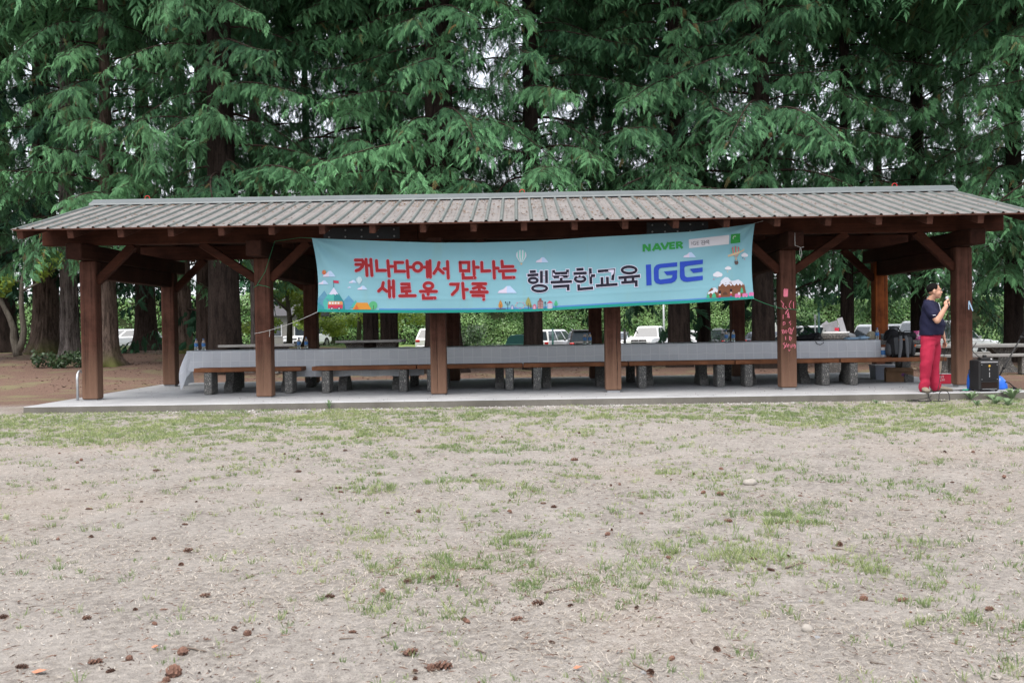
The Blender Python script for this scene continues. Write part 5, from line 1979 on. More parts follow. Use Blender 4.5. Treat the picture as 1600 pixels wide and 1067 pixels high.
# ------------------------------------------------------------------ things on and under the tables
flat('black_fabric', (.012, .012, .014), .8, .25, 0, .3, 60, .4)
flat('grey_fabric', (.060, .064, .070), .8, .25, 0, .25, 60, .4)
flat('strap_grey', (.10, .105, .115), .75, .25, 0, .2, 60)
flat('tan_leather', (.25, .10, .045), .6)
flat('orange_tag', (.65, .12, .03), .6)
flat('label_blue', (.05, .17, .42), .4)
flat('cap_blue', (.06, .12, .26), .4)
flat('white_paper', (.62, .62, .62), .8)
flat('card_brown', (.235, .145, .085), .85, .15, 0, .15, 12, .1)
flat('card_inside', (.12, .07, .04), .9)
flat('card_grey', (.34, .34, .36), .8)
flat('card_pale', (.42, .33, .25), .85)
flat('label_purple', (.16, .05, .20), .5)
flat('red_card', (.50, .025, .05), .55)
flat('pale_blue_wrap', (.34, .50, .66), .35, .5)
flat('blue_plastic', (.015, .13, .62), .32, .5, 0, .2, 9)
flat('pink_print', (.62, .12, .30), .5, .4, 0, .45, 40)
flat('wicker', (.40, .37, .28), .8, .2, 0, .35, 70, .5)
flat('tin_white', (.55, .55, .55), .4, .5)
flat('speaker_black', (.013, .013, .014), .5, .4, 0, .2, 80, .15)
flat('speaker_grille', (.010, .010, .011), .65, .3, .1, .4, 220, .3)
flat('chrome', (.55, .55, .56), .22, .5, .9)
flat('yellow_badge', (.50, .30, .04), .4)
flat('aluminium', (.42, .42, .43), .4, .5, .7)
flat('cable_black', (.012, .012, .012), .6)
flat('green_plug', (.03, .28, .17), .5)
flat('bin_white', (.55, .56, .58), .4)

t_ = mat('clear_plastic')
g_ = t_.bsdf((.75, .82, .86), .08, None, .5)
g_.inputs['Transmission Weight'].default_value = .85
g_.inputs['IOR'].default_value = 1.25
t_ = mat('clear_bin')
g_ = t_.bsdf((.58, .62, .72), .35, None, .4)
g_.inputs['Transmission Weight'].default_value = .5
g_.inputs['IOR'].default_value = 1.2


def on_table(px, Y=17.85):
    return at(px, 545, Y).x


# water bottles
bo = MB().lathe([(.0, .002), (.029, .0), (.032, .008), (.032, .05), (.029, .058), (.032, .066), (.032, .135), (.030, .145), (.014, .182), (.013, .195)], n=14).mesh('bottle', 'clear_plastic', True)
ca_ = MB().lathe([(.0145, .192), (.0155, .193), (.0155, .210), (.013, .212), (0, .212)], n=12).mesh('cap', 'cap_blue', True)
la_ = MB().lathe([(.0328, .070), (.0330, .072), (.0330, .128), (.0328, .130)], n=14).mesh('label', 'label_blue', True)
for i, (px, Y, z, lab) in enumerate((
        (306.5, 17.80, .757, 'left water bottle of the pair at the left end of the tables'),
        (318, 17.80, .757, 'right water bottle of the pair at the left end of the tables'),
        (467, 17.85, .757, 'left water bottle of the pair just right of the second post'),
        (478.5, 17.85, .757, 'right water bottle of the pair just right of the second post'),
        (914, 17.85, .757, 'left water bottle of the pair left of the fourth post'),
        (922, 17.85, .757, 'right water bottle of the pair left of the fourth post'),
        (1135, 17.85, .762, 'left water bottle of the pair in front of the small black car'),
        (1146, 17.85, .762, 'right water bottle of the pair in front of the small black car'),
        (1371, 17.80, .762, 'lone water bottle beside the round basket at the right end'))):
    t = thing('water_bottle', lab, 'bottle', (on_table(px, Y), Y, z), rnd.uniform(0, 3), 'water bottles on the tables')
    link('bottle', bo, t); link('cap', ca_, t); link('label', la_, t)

# long black instrument case
x0, x1 = on_table(1244), on_table(1284)
t = thing('instrument_case', 'long black soft case lying on the cloth right of the chalked post', 'case', ((x0 + x1) / 2, 17.9, .762))
mb = MB()
L = (x1 - x0) / 2
rings = []
for f, h, w in ((-1.0, .05, .08), (-.96, .085, .13), (-.5, .10, .15), (.1, .115, .15), (.5, .14, .14), (.78, .155, .12), (.92, .13, .10), (1.0, .06, .06)):
    rings.append([(f * L, w * math.cos(a), h * .5 + h * .5 * math.sin(a) * (1 if abs(math.sin(a)) < .9 else .95)) for a in np.linspace(0, 2 * PI, 13)[:-1]])
mb.loft(rings).build('body', 'black_fabric', t, smooth=True)
MB().tube([(-.2 * L, -.14, .08), (-.1 * L, -.19, .05), (.25 * L, -.19, .04), (.35 * L, -.14, .09)], .010, 6).build('handle', 'black_fabric', t, smooth=True)
t2 = thing('camera', 'black camera with its strap hanging over the table edge beside the soft case', 'camera', (on_table(1279, 17.68), 17.68, .762))
MB().box((0, 0, .045), (.11, .06, .085), bev=.012).box((0, 0, .095), (.05, .045, .025), bev=.008).build('body', 'speaker_black', t2)
MB().lathe([(.033, 0), (.035, .02), (.031, .055), (.028, .058), (0, .05)], (0, -.03, .045), 14, M=Matrix.Rotation(R(90), 3, 'X')).build('lens', 'speaker_black', t2, smooth=True)
MB().tube([(-.055, 0, .07), (-.09, -.06, .02), (-.06, -.105, -.05), (0, -.11, -.07), (.06, -.10, -.04), (.07, -.04, .03), (.055, 0, .07)], .006, 5).build('strap', 'grey_fabric', t2, smooth=True)

# blue and white packets
def packet(px, w, h, d, m, lab, Y=17.9, rz=0, z=.762, lump=0.0, nm='packet'):
    x = on_table(px, Y)
    t = thing(nm, lab, 'packet', (x, Y, z), rz)
    mb = MB()
    rings = []
    for f in (-1, -.92, -.5, 0, .5, .92, 1):
        k = (1 - abs(f) ** 6) * .9 + .06
        rings.append([(f * w / 2, d / 2 * math.cos(a), h / 2 + h / 2 * k * math.sin(a) * (1 + lump * math.sin(f * 7 + a * 3))) for a in np.linspace(0, 2 * PI, 13)[:-1]])
    mb.loft(rings).build('wrapper', m, t, smooth=True)
    return t


p1 = packet(1331, .27, .055, .2, 'pale_blue_wrap', 'pale blue crumpled packet on the cloth behind the creases', lump=.3)
packet(1348, .20, .075, .2, 'pale_blue_wrap', 'plumper pale blue packet beside the round basket', lump=.15, rz=.2)
MB().add([(-.05, -.08, .05), (.05, -.09, .055), (.06, .0, .10), (-.02, .02, .13), (-.06, 0, .09)], [(0, 1, 2, 3, 4)]).build('paper_corner', 'white_paper', p1)

# round basket, plastic cup
t = thing('basket', 'small round pale woven ball basket on the table beside the lone bottle', 'basket', (on_table(1363.5), 17.9, .762))
mb = MB()
for k in range(9):
    z0, z1 = .004 + .0155 * k, .004 + .0155 * (k + 1)
    r = lambda z: .012 + .072 * math.sqrt(max(0, 1 - ((z - .07) / .078) ** 2))
    mb.lathe([(r(z0), z0), (r((z0 + z1) / 2) + .004, (z0 + z1) / 2), (r(z1), z1)], n=18)
mb.build('weave', 'wicker', t, smooth=True)
MB().lathe([(.05, .135), (.03, .148), (0, .152)], n=16).build('lid', 'wicker', t, smooth=True)
t = thing('plastic_cup', 'clear plastic cup between the lone bottle and the black camera bag', 'cup', (on_table(1380), 17.88, .762))
MB().lathe([(.0, .003), (.026, .0), (.034, .10), (.036, .105), (.033, .105), (.025, .006), (0, .006)], n=16).build('cup', 'clear_plastic', t, smooth=True)

# camera bags on the bare table end
TB = TOPZ + .001
t = thing('camera_bag', 'slumped black camera bag on the bare right table, behind the backpack', 'bag', (on_table(1398, 17.9), 17.95, TB))
mb = MB()
rings = []
for f, h, w in ((-1, .02, .05), (-.92, .12, .12), (-.6, .19, .15), (-.1, .20, .16), (.35, .17, .15), (.8, .14, .12), (1, .05, .05)):
    rings.append([(f * .17, w * .9 * math.cos(a), h * .5 * (1 + math.sin(a) * (1 + .1 * math.sin(f * 9 + a * 2)))) for a in np.linspace(0, 2 * PI, 15)[:-1]])
mb.loft(rings).build('body', 'black_fabric', t, smooth=True)
MB().tube([(-.12, -.05, .17), (-.05, -.07, .235), (.05, -.06, .23), (.11, -.03, .16)], .011, 6).build('handle', 'black_fabric', t, smooth=True)
MB().tube([(-.16, -.1, .10), (-.21, -.15, .03), (-.17, -.2, .006), (-.05, -.2, .006)], .009, 6).build('strap', 'black_fabric', t, smooth=True)
t = thing('tripod_bag', 'long rounded black bag lying beside the camera bag on the bare table', 'bag', (on_table(1416, 17.9), 17.88, TB), R(-4))
mb = MB()
rings = []
for f, r in ((-1, .03), (-.95, .06), (-.7, .068), (.7, .068), (.95, .06), (1, .03)):
    rings.append([(f * .16, r * math.cos(a), .07 + r * math.sin(a)) for a in np.linspace(0, 2 * PI, 13)[:-1]])
mb.loft(rings).build('body', 'black_fabric', t, smooth=True)
MB().tube([(-.1, -.05, .12), (-.04, -.05, .165), (.05, -.05, .165), (.10, -.05, .12)], .008, 6).build('handle', 'black_fabric', t, smooth=True)

t = thing('gift_bag', 'pink and white patterned bag on the bare table left of the man', 'bag', (on_table(1433, 17.9), 17.9, TB))
mb = MB()
rings = []
for z, k in ((0, .9), (.03, 1.05), (.08, 1.0), (.12, .85), (.145, .6), (.16, .7)):
    rings.append([(.085 * k * math.cos(a) * (1 + .12 * math.sin(a * 5 + z * 30)), .07 * k * math.sin(a) * (1 + .12 * math.cos(a * 4)), z) for a in np.linspace(0, 2 * PI, 19)[:-1]])
mb.loft(rings).build('body', 'pink_print', t, smooth=True)
sp = MB()
for k in range(26):
    a, z = rnd.uniform(PI, 2 * PI), rnd.uniform(.02, .12)
    c = Vector((.094 * math.cos(a), .080 * math.sin(a) - .004, z))
    sp.lathe([(.011, 0), (.008, .004), (0, .005)], c, 7, M=Vector((math.cos(a), math.sin(a), .1)).to_track_quat('Z', 'Y').to_matrix())
tag(sp.build('white_spots', 'white_paper', t), kind='stuff')

# backpack hung on the bench edge
bp = thing('backpack', 'grey and black hiking backpack standing on the right bench against the table', 'backpack', (at(1405.5, 550, 17.38).x, 17.36, .462))
mb = MB()
rings = []
for z, hw, d in ((.0, .15, .08), (.03, .205, .125), (.12, .225, .14), (.24, .225, .135), (.33, .20, .115), (.385, .15, .085), (.40, .06, .04)):
    ring = []
    for a in np.linspace(0, 2 * PI, 21)[:-1]:
        c, s = math.cos(a), math.sin(a)
        ring.append((hw * math.copysign(abs(c) ** .6, c), d * math.copysign(abs(s) ** .6, s), z))
    rings.append(ring)
mb.loft(rings).build('body', 'black_fabric', bp, smooth=True)
for sg in (-1, 1):
    mb = MB()
    rings = []
    for z, k in ((.02, .6), (.06, 1), (.15, 1.05), (.22, .8), (.25, .4)):
        rings.append([(sg * .205 + .045 * k * math.cos(a), -.02 + .09 * k * math.sin(a), z) for a in np.linspace(0, 2 * PI, 13)[:-1]])
    mb.loft(rings).build('side_pocket', 'grey_fabric', bp, smooth=True)
    MB().box((sg * .10, -.135, .20), (.085, .03, .30), Matrix.Rotation(R(sg * 6), 3, 'Y'), bev=.012).build('back_pad', 'grey_fabric', bp)
    pts = [(sg * .045, -.150, .37), (sg * .05, -.185, .30), (sg * .055, -.19, .16), (sg * .07, -.175, .02), (sg * .075, -.17, -.06), (sg * .06, -.165, -.10)]
    MB().tube(pts, [.026, .030, .030, .024, .016, .012], 8, flat=.45).build('shoulder_strap', 'strap_grey', bp, smooth=True)
    MB().tube([(sg * .17, -.12, .05), (sg * .19, -.15, -.02), (sg * .13, -.16, -.075), (sg * .10, -.15, -.03)], .009, 6).build('hip_strap', 'black_fabric', bp, smooth=True)
MB().box((0, -.165, .305), (.16, .02, .028), bev=.006).build('chest_tab', 'tan_leather', bp)
MB().tube([(-.05, -.06, .385), (-.04, -.08, .43), (.04, -.08, .43), (.05, -.06, .385)], .010, 6).build('handle', 'black_fabric', bp, smooth=True)
MB().box((.225, -.10, .20), (.02, .03, .045), Matrix.Rotation(R(25), 3, 'Y'), bev=.005).build('clip', 'orange_tag', bp)

t = thing('tin', 'white tin standing on the bench left of the backpack', 'tin', (at(1381.5, 550, 17.45).x, 17.47, .462))
MB().lathe([(.0, 0), (.045, 0), (.047, .004), (.047, .165), (.045, .17), (0, .168)], n=18).build('can', 'tin_white', t, smooth=True)
MB().lathe([(.0476, .04), (.0478, .042), (.0478, .12), (.0476, .122)], n=18).build('label', 'label_blue', t, smooth=True)

# boxes on the slab
t = thing('storage_bin', 'translucent plastic storage bin on the slab under the right table', 'bin', (at(1375, 580, 18.9).x, 18.75, .001))
def tub(mb, w, d, h, th, tp=1.12):
    o0 = [(-w / 2, -d / 2), (w / 2, -d / 2), (w / 2, d / 2), (-w / 2, d / 2)]
    rings = [[(x, y, 0) for x, y in o0], [(x * tp, y * tp, h) for x, y in o0]]
    i0 = [((abs(x) - th) / abs(x) * x, (abs(y) - th) / abs(y) * y) for x, y in o0]
    rings += [[(x * tp, y * tp, h) for x, y in i0], [(x, y, th) for x, y in i0]]
    return mb.loft(rings)
tub(MB(), .36, .30, .26, .006).build('tub', 'clear_bin', t)
MB().box((0, 0, .268), (.43, .36, .014), bev=.005).build('lid', 'bin_white', t)
MB().box((-.05, .0, .10), (.2, .18, .15), bev=.01).build('contents', 'label_blue', t)

t = thing('cardboard_box', 'open brown cardboard box on the slab under the backpack', 'box', (at(1411, 590, 17.75).x, 17.95, .001), R(-14))
tub(MB(), .46, .32, .215, .006, 1.0).build('box', 'card_brown', t)
for sg in (-1, 1):
    MB().box((0, sg * .16, .222), (.45, .15, .005), Matrix.Rotation(R(sg * -22), 3, 'X')).build('flap', 'card_brown', t)
MB().box((sg * .2, 0, .224), (.14, .30, .005), Matrix.Rotation(R(18), 3, 'Y')).build('flap', 'card_brown', t)
MB().lathe([(.045, 0), (.045, .002), (0, .003)], (.07, -.1605, .13), 16, M=Matrix.Rotation(R(90), 3, 'X') @ Matrix.Diagonal((1, .62, 1)).to_3x3()).build('label', 'label_purple', t)
MB().box((0, 0, .09), (.40, .27, .15), bev=.02).build('contents', 'card_inside', t)

x = at(1469, 570, 18.35).x
t = thing('pale_box', 'pale flat box standing behind the red box by the last post', 'box', (x - .02, 18.5, .001))
MB().box((0, 0, .19), (.18, .12, .375), bev=.006).build('box', 'card_pale', t)
t = thing('red_box', 'red cardboard box with white lettering on the slab by the last post', 'box', (at(1479, 588, 17.0).x, 17.15, .001), R(-10))
MB().box((0, 0, .085), (.24, .17, .168), bev=.004).build('box', 'red_card', t)
MB().box((.0, 0, .1715), (.246, .176, .006), bev=.003).build('lid', 'white_paper', t)
tx = MB()
for (s0, pts) in ((0, [[(-.10, .10), (-.10, .135)], [(-.10, .118), (-.08, .118)], [(-.08, .10), (-.08, .135)], [(-.062, .10), (-.045, .10), (-.045, .135), (-.062, .135), (-.062, .10)], [(-.028, .135), (.0, .135)], [(-.014, .135), (-.014, .10)],
                        [(-.06, .055), (-.06, .088)], [(-.06, .055), (-.042, .055)], [(-.03, .055), (-.03, .088)], [(-.016, .055), (-.016, .088), (.004, .055), (.004, .088)]]),):
    for p in pts:
        ribbon(tx, p, .007, -.0862)
tx.build('lettering', 'white_paper', t)

# white ball under the tables
t = thing('white_ball', 'white ball on the slab seen beneath the middle tables', 'ball', (at(849, 583, 20.9).x, 20.9, .117))
mb = MB()
mb.lathe([(.115 * math.sin(a), -.115 * math.cos(a)) for a in np.linspace(0, PI, 13)], n=22)
mb.build('ball', 'white_paper', t, smooth=True)

# ------------------------------------------------------------------ sound gear at the right front corner
sx_ = at(1539.5, 600, 15.25).x
sp = thing('loudspeaker', 'black box loudspeaker on the slab corner right of the last post', 'speaker', (sx_, 15.28, .001), R(3))
MB().box((0, 0, .245), (.318, .30, .455), bev=.014).build('cabinet', 'speaker_black', sp)
MB().box((0, -.1515, .295), (.262, .012, .262), bev=.005).build('grille', 'speaker_grille', sp)
mb = MB()
for (za, zb) in ((.032, .048), (.145, .152)):
    mb.box((0, -.1545, (za + zb) / 2), (.262, .010, zb - za), bev=.003)
mb.build('port_lip', 'speaker_black', sp)
MB().box((0, -.1515, .097), (.250, .006, .086)).build('port', 'crack_dark', sp)
MB().box((0, -.158, .038), (.23, .006, .008), bev=.002).build('port_bar', 'chrome', sp)
MB().box((0, -.154, .442), (.27, .010, .012), bev=.003).build('top_lip', 'aluminium', sp)
MB().lathe([(.017, 0), (.017, .004), (0, .006)], (0, -.158, .385), 14, M=Matrix.Rotation(R(90), 3, 'X')).build('badge', 'yellow_badge', sp, smooth=True)
mb = MB()
for z in (.335, .275, .235):
    mb.box((0, -.158, z), (.012, .003, .035), bev=.001)
mb.build('badge_strip', 'aluminium', sp)
sc_ = MB()
for sx2 in (-.118, .118):
    for z in (.185, .405):
        sc_.lathe([(.006, 0), (.006, .003), (0, .004)], (sx2, -.158, z), 8, M=Matrix.Rotation(R(90), 3, 'X'))
sc_.build('screws', 'aluminium', sp)
for sg in (-1, 1):
    for yy in (-.11, .11):
        MB().lathe([(.018, 0), (.018, .018)], (sg * .125, yy, 0), 10).build('foot', 'cable_black', sp)
t = thing('radio_receiver', 'small black receiver with a curved cable on top of the loudspeaker', 'receiver', (sx_ - .02, 15.24, .476), R(3))
MB().box((0, 0, .018), (.15, .12, .032), bev=.006).build('case', 'speaker_black', t)
MB().box((.01, 0, .055), (.05, .05, .045), bev=.008).build('knob_block', 'speaker_black', t)
MB().box((.075, -.03, .012), (.06, .03, .018), bev=.003).build('plug', 'white_paper', t)
MB().tube([(-.06, 0, .035), (-.10, .01, .07), (-.145, .02, .11), (-.165, .03, .155), (-.15, .04, .19), (-.115, .05, .225), (-.09, .05, .27)], .006, 6).build('cable', 'cable_black', t, smooth=True)

# blue bags behind the speaker
def lumpy(px, Y, w, d, h, lab, m, seed, nm='plastic_bag'):
    x = at(px, 600, Y).x
    t = thing(nm, lab, 'bag', (x, Y, .001))
    rs = random.Random(seed)
    mb = MB()
    rings = []
    for f in (0, .06, .25, .5, .72, .9, 1):
        k = (1 - f ** 2.2) ** .5 * (.9 + .1 * f) if f < 1 else .05
        k = max(k, .12)
        rings.append([(w / 2 * k * math.cos(a) * (1 + .16 * noise.noise(Vector((math.cos(a) * 2 + seed, math.sin(a) * 2, f * 3)))), d / 2 * k * math.sin(a) * (1 + .16 * noise.noise(Vector((math.cos(a) * 2, math.sin(a) * 2 + seed, f * 3)))), h * f + (.02 * math.sin(a * 3 + seed) if 0 < f else 0)) for a in np.linspace(0, 2 * PI, 21)[:-1]])
    mb.loft(rings).build('bag', m, t, smooth=True)
    return t


lumpy(1518.5, 15.60, .16, .16, .34, 'bright blue plastic bag squeezed between the last post and the loudspeaker', 'blue_plastic', 3)
b_ = lumpy(1561, 15.60, .30, .2, .19, 'bright blue plastic bag slumped right of the loudspeaker', 'blue_plastic', 6)
MB().tube([(.06, -.05, .12), (.12, -.09, .10), (.18, -.10, .04), (.23, -.08, .012), (.17, -.02, .012)], .017, 8, flat=.5).build('strap', 'black_fabric', b_, smooth=True)

# tripod stand whose near leg slants into view
hub = at(1640, 448, 15.75)
foot = at(1551, 598, 15.75); foot.z = .012
t = thing('tripod_stand', 'black tripod stand at the right edge, one long leg slanting down behind the loudspeaker', 'stand', (hub.x, 15.75, 0.0))
h0 = hub - t.location
f0 = foot - t.location
for i, ang in enumerate((0, 118, 242)):
    M = Matrix.Rotation(R(ang), 3, 'Z')
    e = M @ Vector((f0.x, f0.y, 0)); e.z = f0.z
    if ang:
        e.z = f0.z if e.y + 15.75 > 15.05 and e.x + hub.x < XC + 7.6 else gzf(e.x + hub.x, e.y + 15.75) + .012
    d = e - h0
    lg = MB().tube([h0, h0 + d * .52], .017, 8).tube([h0 + d * .50, e], .012, 8).build('leg', 'speaker_black', t, smooth=True)
    mb = MB()
    for q in (.5, .80):
        mb.tube([h0 + d * (q - .012), h0 + d * (q + .012)], .024, 8)
    mb.box(h0 + d * .5 + Vector((.03, 0, .0)), (.03, .02, .03), bev=.004)
    mb.build('clamp', 'cable_black', lg, smooth=True)
MB().tube([h0 + Vector((0, 0, -.25)), h0 + Vector((0, 0, .75))], .016, 10).build('pole', 'speaker_black', t, smooth=True)
MB().lathe([(.04, -.03), (.045, 0), (.04, .05), (.02, .06)], h0, 12).build('hub', 'speaker_black', t, smooth=True)
pf_ = at(1519, 478, 16.0)
t = thing('paper_ribbon', 'pale blue ribbon ends stuck to the right side of the last post', 'ribbon', (pf_.x - .005, 16.12, pf_.z))
rb = MB()
rb.add([(0, 0, .07), (.015, -.002, .09), (.075, -.01, -.07), (.060, -.012, -.085)], [(0, 1, 2, 3)])
rb.add([(0, 0, .06), (.012, -.003, .055), (.012, -.006, -.06), (-.002, -.004, -.055)], [(0, 1, 2, 3)])
rb.build('ribbon', 'pale_blue_wrap', t)

# cables
def cable(lab, pts, r=.006, m='cable_black', nm='cable'):
    P = [Vector(p) for p in pts]
    out = []
    for i in range(len(P) - 1):
        p0, p1, p2, p3 = P[max(i - 1, 0)], P[i], P[i + 1], P[min(i + 2, len(P) - 1)]
        for k in range(5):
            s = k / 5
            out.append(.5 * ((2 * p1) + (p2 - p0) * s + (2 * p0 - 5 * p1 + 4 * p2 - p3) * s * s + (3 * p1 - p0 - 3 * p2 + p3) * s ** 3))
    out.append(P[-1])
    return tag(MB().tube(out, r, 6).build(nm, m, smooth=True), lab, 'cable')


def gp(px, py, Y, dz=.008):
    p = at(px, py, Y)
    on = 15.0 < Y < 21.3 and p.x < XC + 7.6
    return (p.x, Y, (0 if on else gzf(p.x, Y)) + dz)


cable('black cable looping off the slab edge onto the dirt in front of the man',
      [gp(1500, 605, 15.4), gp(1478, 607, 15.35), gp(1461, 610, 15.2), gp(1453, 615, 15.06), (at(1451, 620, 14.96).x, 14.965, -.04), gp(1455, 628, 14.85), gp(1466, 630, 14.75), gp(1478, 631, 14.72), gp(1484, 626, 14.86), (at(1482, 619, 14.94).x, 14.94, .005), (at(1474, 617, 14.95).x, 14.93, .05), (at(1467, 620, 14.95).x, 14.93, .0), gp(1466, 628, 14.82), gp(1450, 630, 14.74), gp(1432, 630, 14.72), gp(1420, 628, 14.8), gp(1417, 626, 14.88)], .0065)
cable('tangle of black cable in the dirt below the slab edge',
      [gp(1419, 626, 14.86), gp(1426, 624, 14.93), gp(1432, 628, 14.80), gp(1424, 629, 14.76), gp(1415, 627, 14.85), gp(1428, 627, 14.84, .02), gp(1440, 629, 14.76), gp(1452, 629, 14.8), gp(1472, 631, 14.70), gp(1440, 631, 14.70)], .007)
cable('black lead running along the slab from the last post to the loudspeaker',
      [gp(1494, 607, 15.35), gp(1503, 604, 15.5), gp(1512, 602, 15.55), gp(1519, 605, 15.4), gp(1524, 608, 15.32, .03)], .006)
cable('thin lead curling on the slab between the last post and the loudspeaker',
      [gp(1500, 609, 15.25), gp(1510, 605, 15.42), gp(1516, 609, 15.28), gp(1508, 608, 15.3), gp(1513, 601, 15.55), gp(1522, 600, 15.6)], .005)
cable('cable rising beside the last post to the blue bag', [gp(1514, 604, 15.45), (at(1516, 590, 15.5).x, 15.5, .12), (at(1515, 577, 15.55).x, 15.58, .30), (at(1519, 574, 15.6).x, 15.62, .31)], .006)
x = at(1509, 607, 15.3).x
tag(MB().tube([(x - .04, 15.32, .018), (x + .02, 15.30, .018), (x + .06, 15.33, .018)], [.010, .016, .012], 8).build('plug', 'green_plug', smooth=True), 'green cable plug lying on the slab by the loudspeaker', 'plug')

# ------------------------------------------------------------------ litter bin behind the tables
Y = 23.2
x = at(1306.5, 520, Y).x
zg = gzf(x, Y)
t = thing('litter_bin', 'round exposed aggregate litter bin overflowing with cardboard behind the tables', 'litter bin', (x, Y, zg))
mb = MB()
prof = [(.30, 0), (.31, .03), (.31, .80), (.33, .83), (.34, .90), (.33, .95), (.28, .955), (.27, .90), (.26, .5)]
mb.lathe(prof, n=28)
for k in range(22):
    a = 2 * PI * k / 22
    mb.box((.312 * math.cos(a), .312 * math.sin(a), .42), (.022, .03, .70), Matrix.Rotation(a, 3, 'Z'), bev=.006)
mb.build('barrel', 'aggregate', t)
MB().lathe([(.27, .80), (.278, .97), (.30, .985), (.285, .93)], n=20).build('liner', 'white_paper', t, smooth=True)
c_ = MB()
c_.box((-.10, -.02, 1.08), (.30, .012, .26), Matrix.Rotation(R(-18), 3, 'Y') @ Matrix.Rotation(R(14), 3, 'X'))
c_.box((-.20, .03, 1.10), (.16, .012, .24), Matrix.Rotation(R(-35), 3, 'Y'))
c_.build('card', 'card_grey' if 'card_grey' in MATS else 'strap_grey', t)
MB().box((.15, .05, 1.13), (.13, .012, .36), Matrix.Rotation(R(-16), 3, 'Y')).build('card', 'card_grey', t)
MB().box((-.0, -.06, 1.04), (.10, .008, .07), Matrix.Rotation(R(6), 3, 'Y')).build('red_sticker', 'red_card', t)

# ------------------------------------------------------------------ other picnic tables
def concrete_table(lab, px, Y, L, rz, htop=.64, zoff=0.0, bench_=True):
    x = at(px, 545, Y).x
    z = gzf(x, Y) + zoff
    t = thing('picnic_table', lab, 'table', (x, Y, z), rz)
    MB().box((0, 0, htop - .035), (L, .78, .07), bev=.01).build('tabletop', 'table_top_concrete', t)
    for sg in (-1, 1):
        P = [(-.34, -.02), (.34, -.02), (.34, .03), (.20, .14), (.14, .26), (.16, .40), (.30, htop - .10), (.34, htop - .072), (-.34, htop - .072), (-.30, htop - .10), (-.16, .40), (-.14, .26), (-.20, .14), (-.34, .03)]
        # the pedestal shows its waisted outline to the long side
        mb = MB(); mb.prism(P, 'y', -.13, .13)
        mb.build('pedestal', 'aggregate', t, loc=(sg * (L / 2 - .52), 0, 0))
    if bench_:
        for sg in (-1, 1):
            b = MB().box((0, sg * .78, .40), (L * .95, .28, .06), bev=.008).build('bench_seat', 'table_top_concrete', t)
            for s2 in (-1, 1):
                MB().box((s2 * (L / 2 - .42), sg * .78, .176), (.14, .22, .386), bev=.01).build('bench_leg', 'aggregate', b)
    return t


concrete_table('concrete picnic table with waisted legs on the dirt right of the shelter', 1520, 22.6, 2.35, R(-2), .63)
concrete_table('grey concrete picnic table behind the second post', 405, 26.5, 2.0, R(4), .74)
concrete_table('grey concrete picnic table seen between the paired trunks below the banner', 580, 28.5, 1.9, R(-3), .86)
# ------------------------------------------------------------------ parked cars
flat('car_white', (.70, .71, .72), .22, .5, 0, .03)
flat('car_black', (.012, .012, .014), .18, .6, 0, .1)
flat('car_silver', (.42, .43, .45), .28, .5, .5, .05)
flat('car_dark_blue', (.03, .035, .06), .2, .6, 0, .1)
flat('car_glass', (.035, .045, .055), .05, .8, 0, .1)
flat('car_trim', (.018, .018, .019), .55)
flat('tyre_rubber', (.018, .018, .018), .8)
flat('tail_red', (.50, .012, .015), .2, .6)
flat('head_clear', (.70, .72, .74), .12, .7)
flat('plate_white', (.58, .60, .64), .4)
flat('rim_metal', (.45, .45, .47), .3, .5, .8)

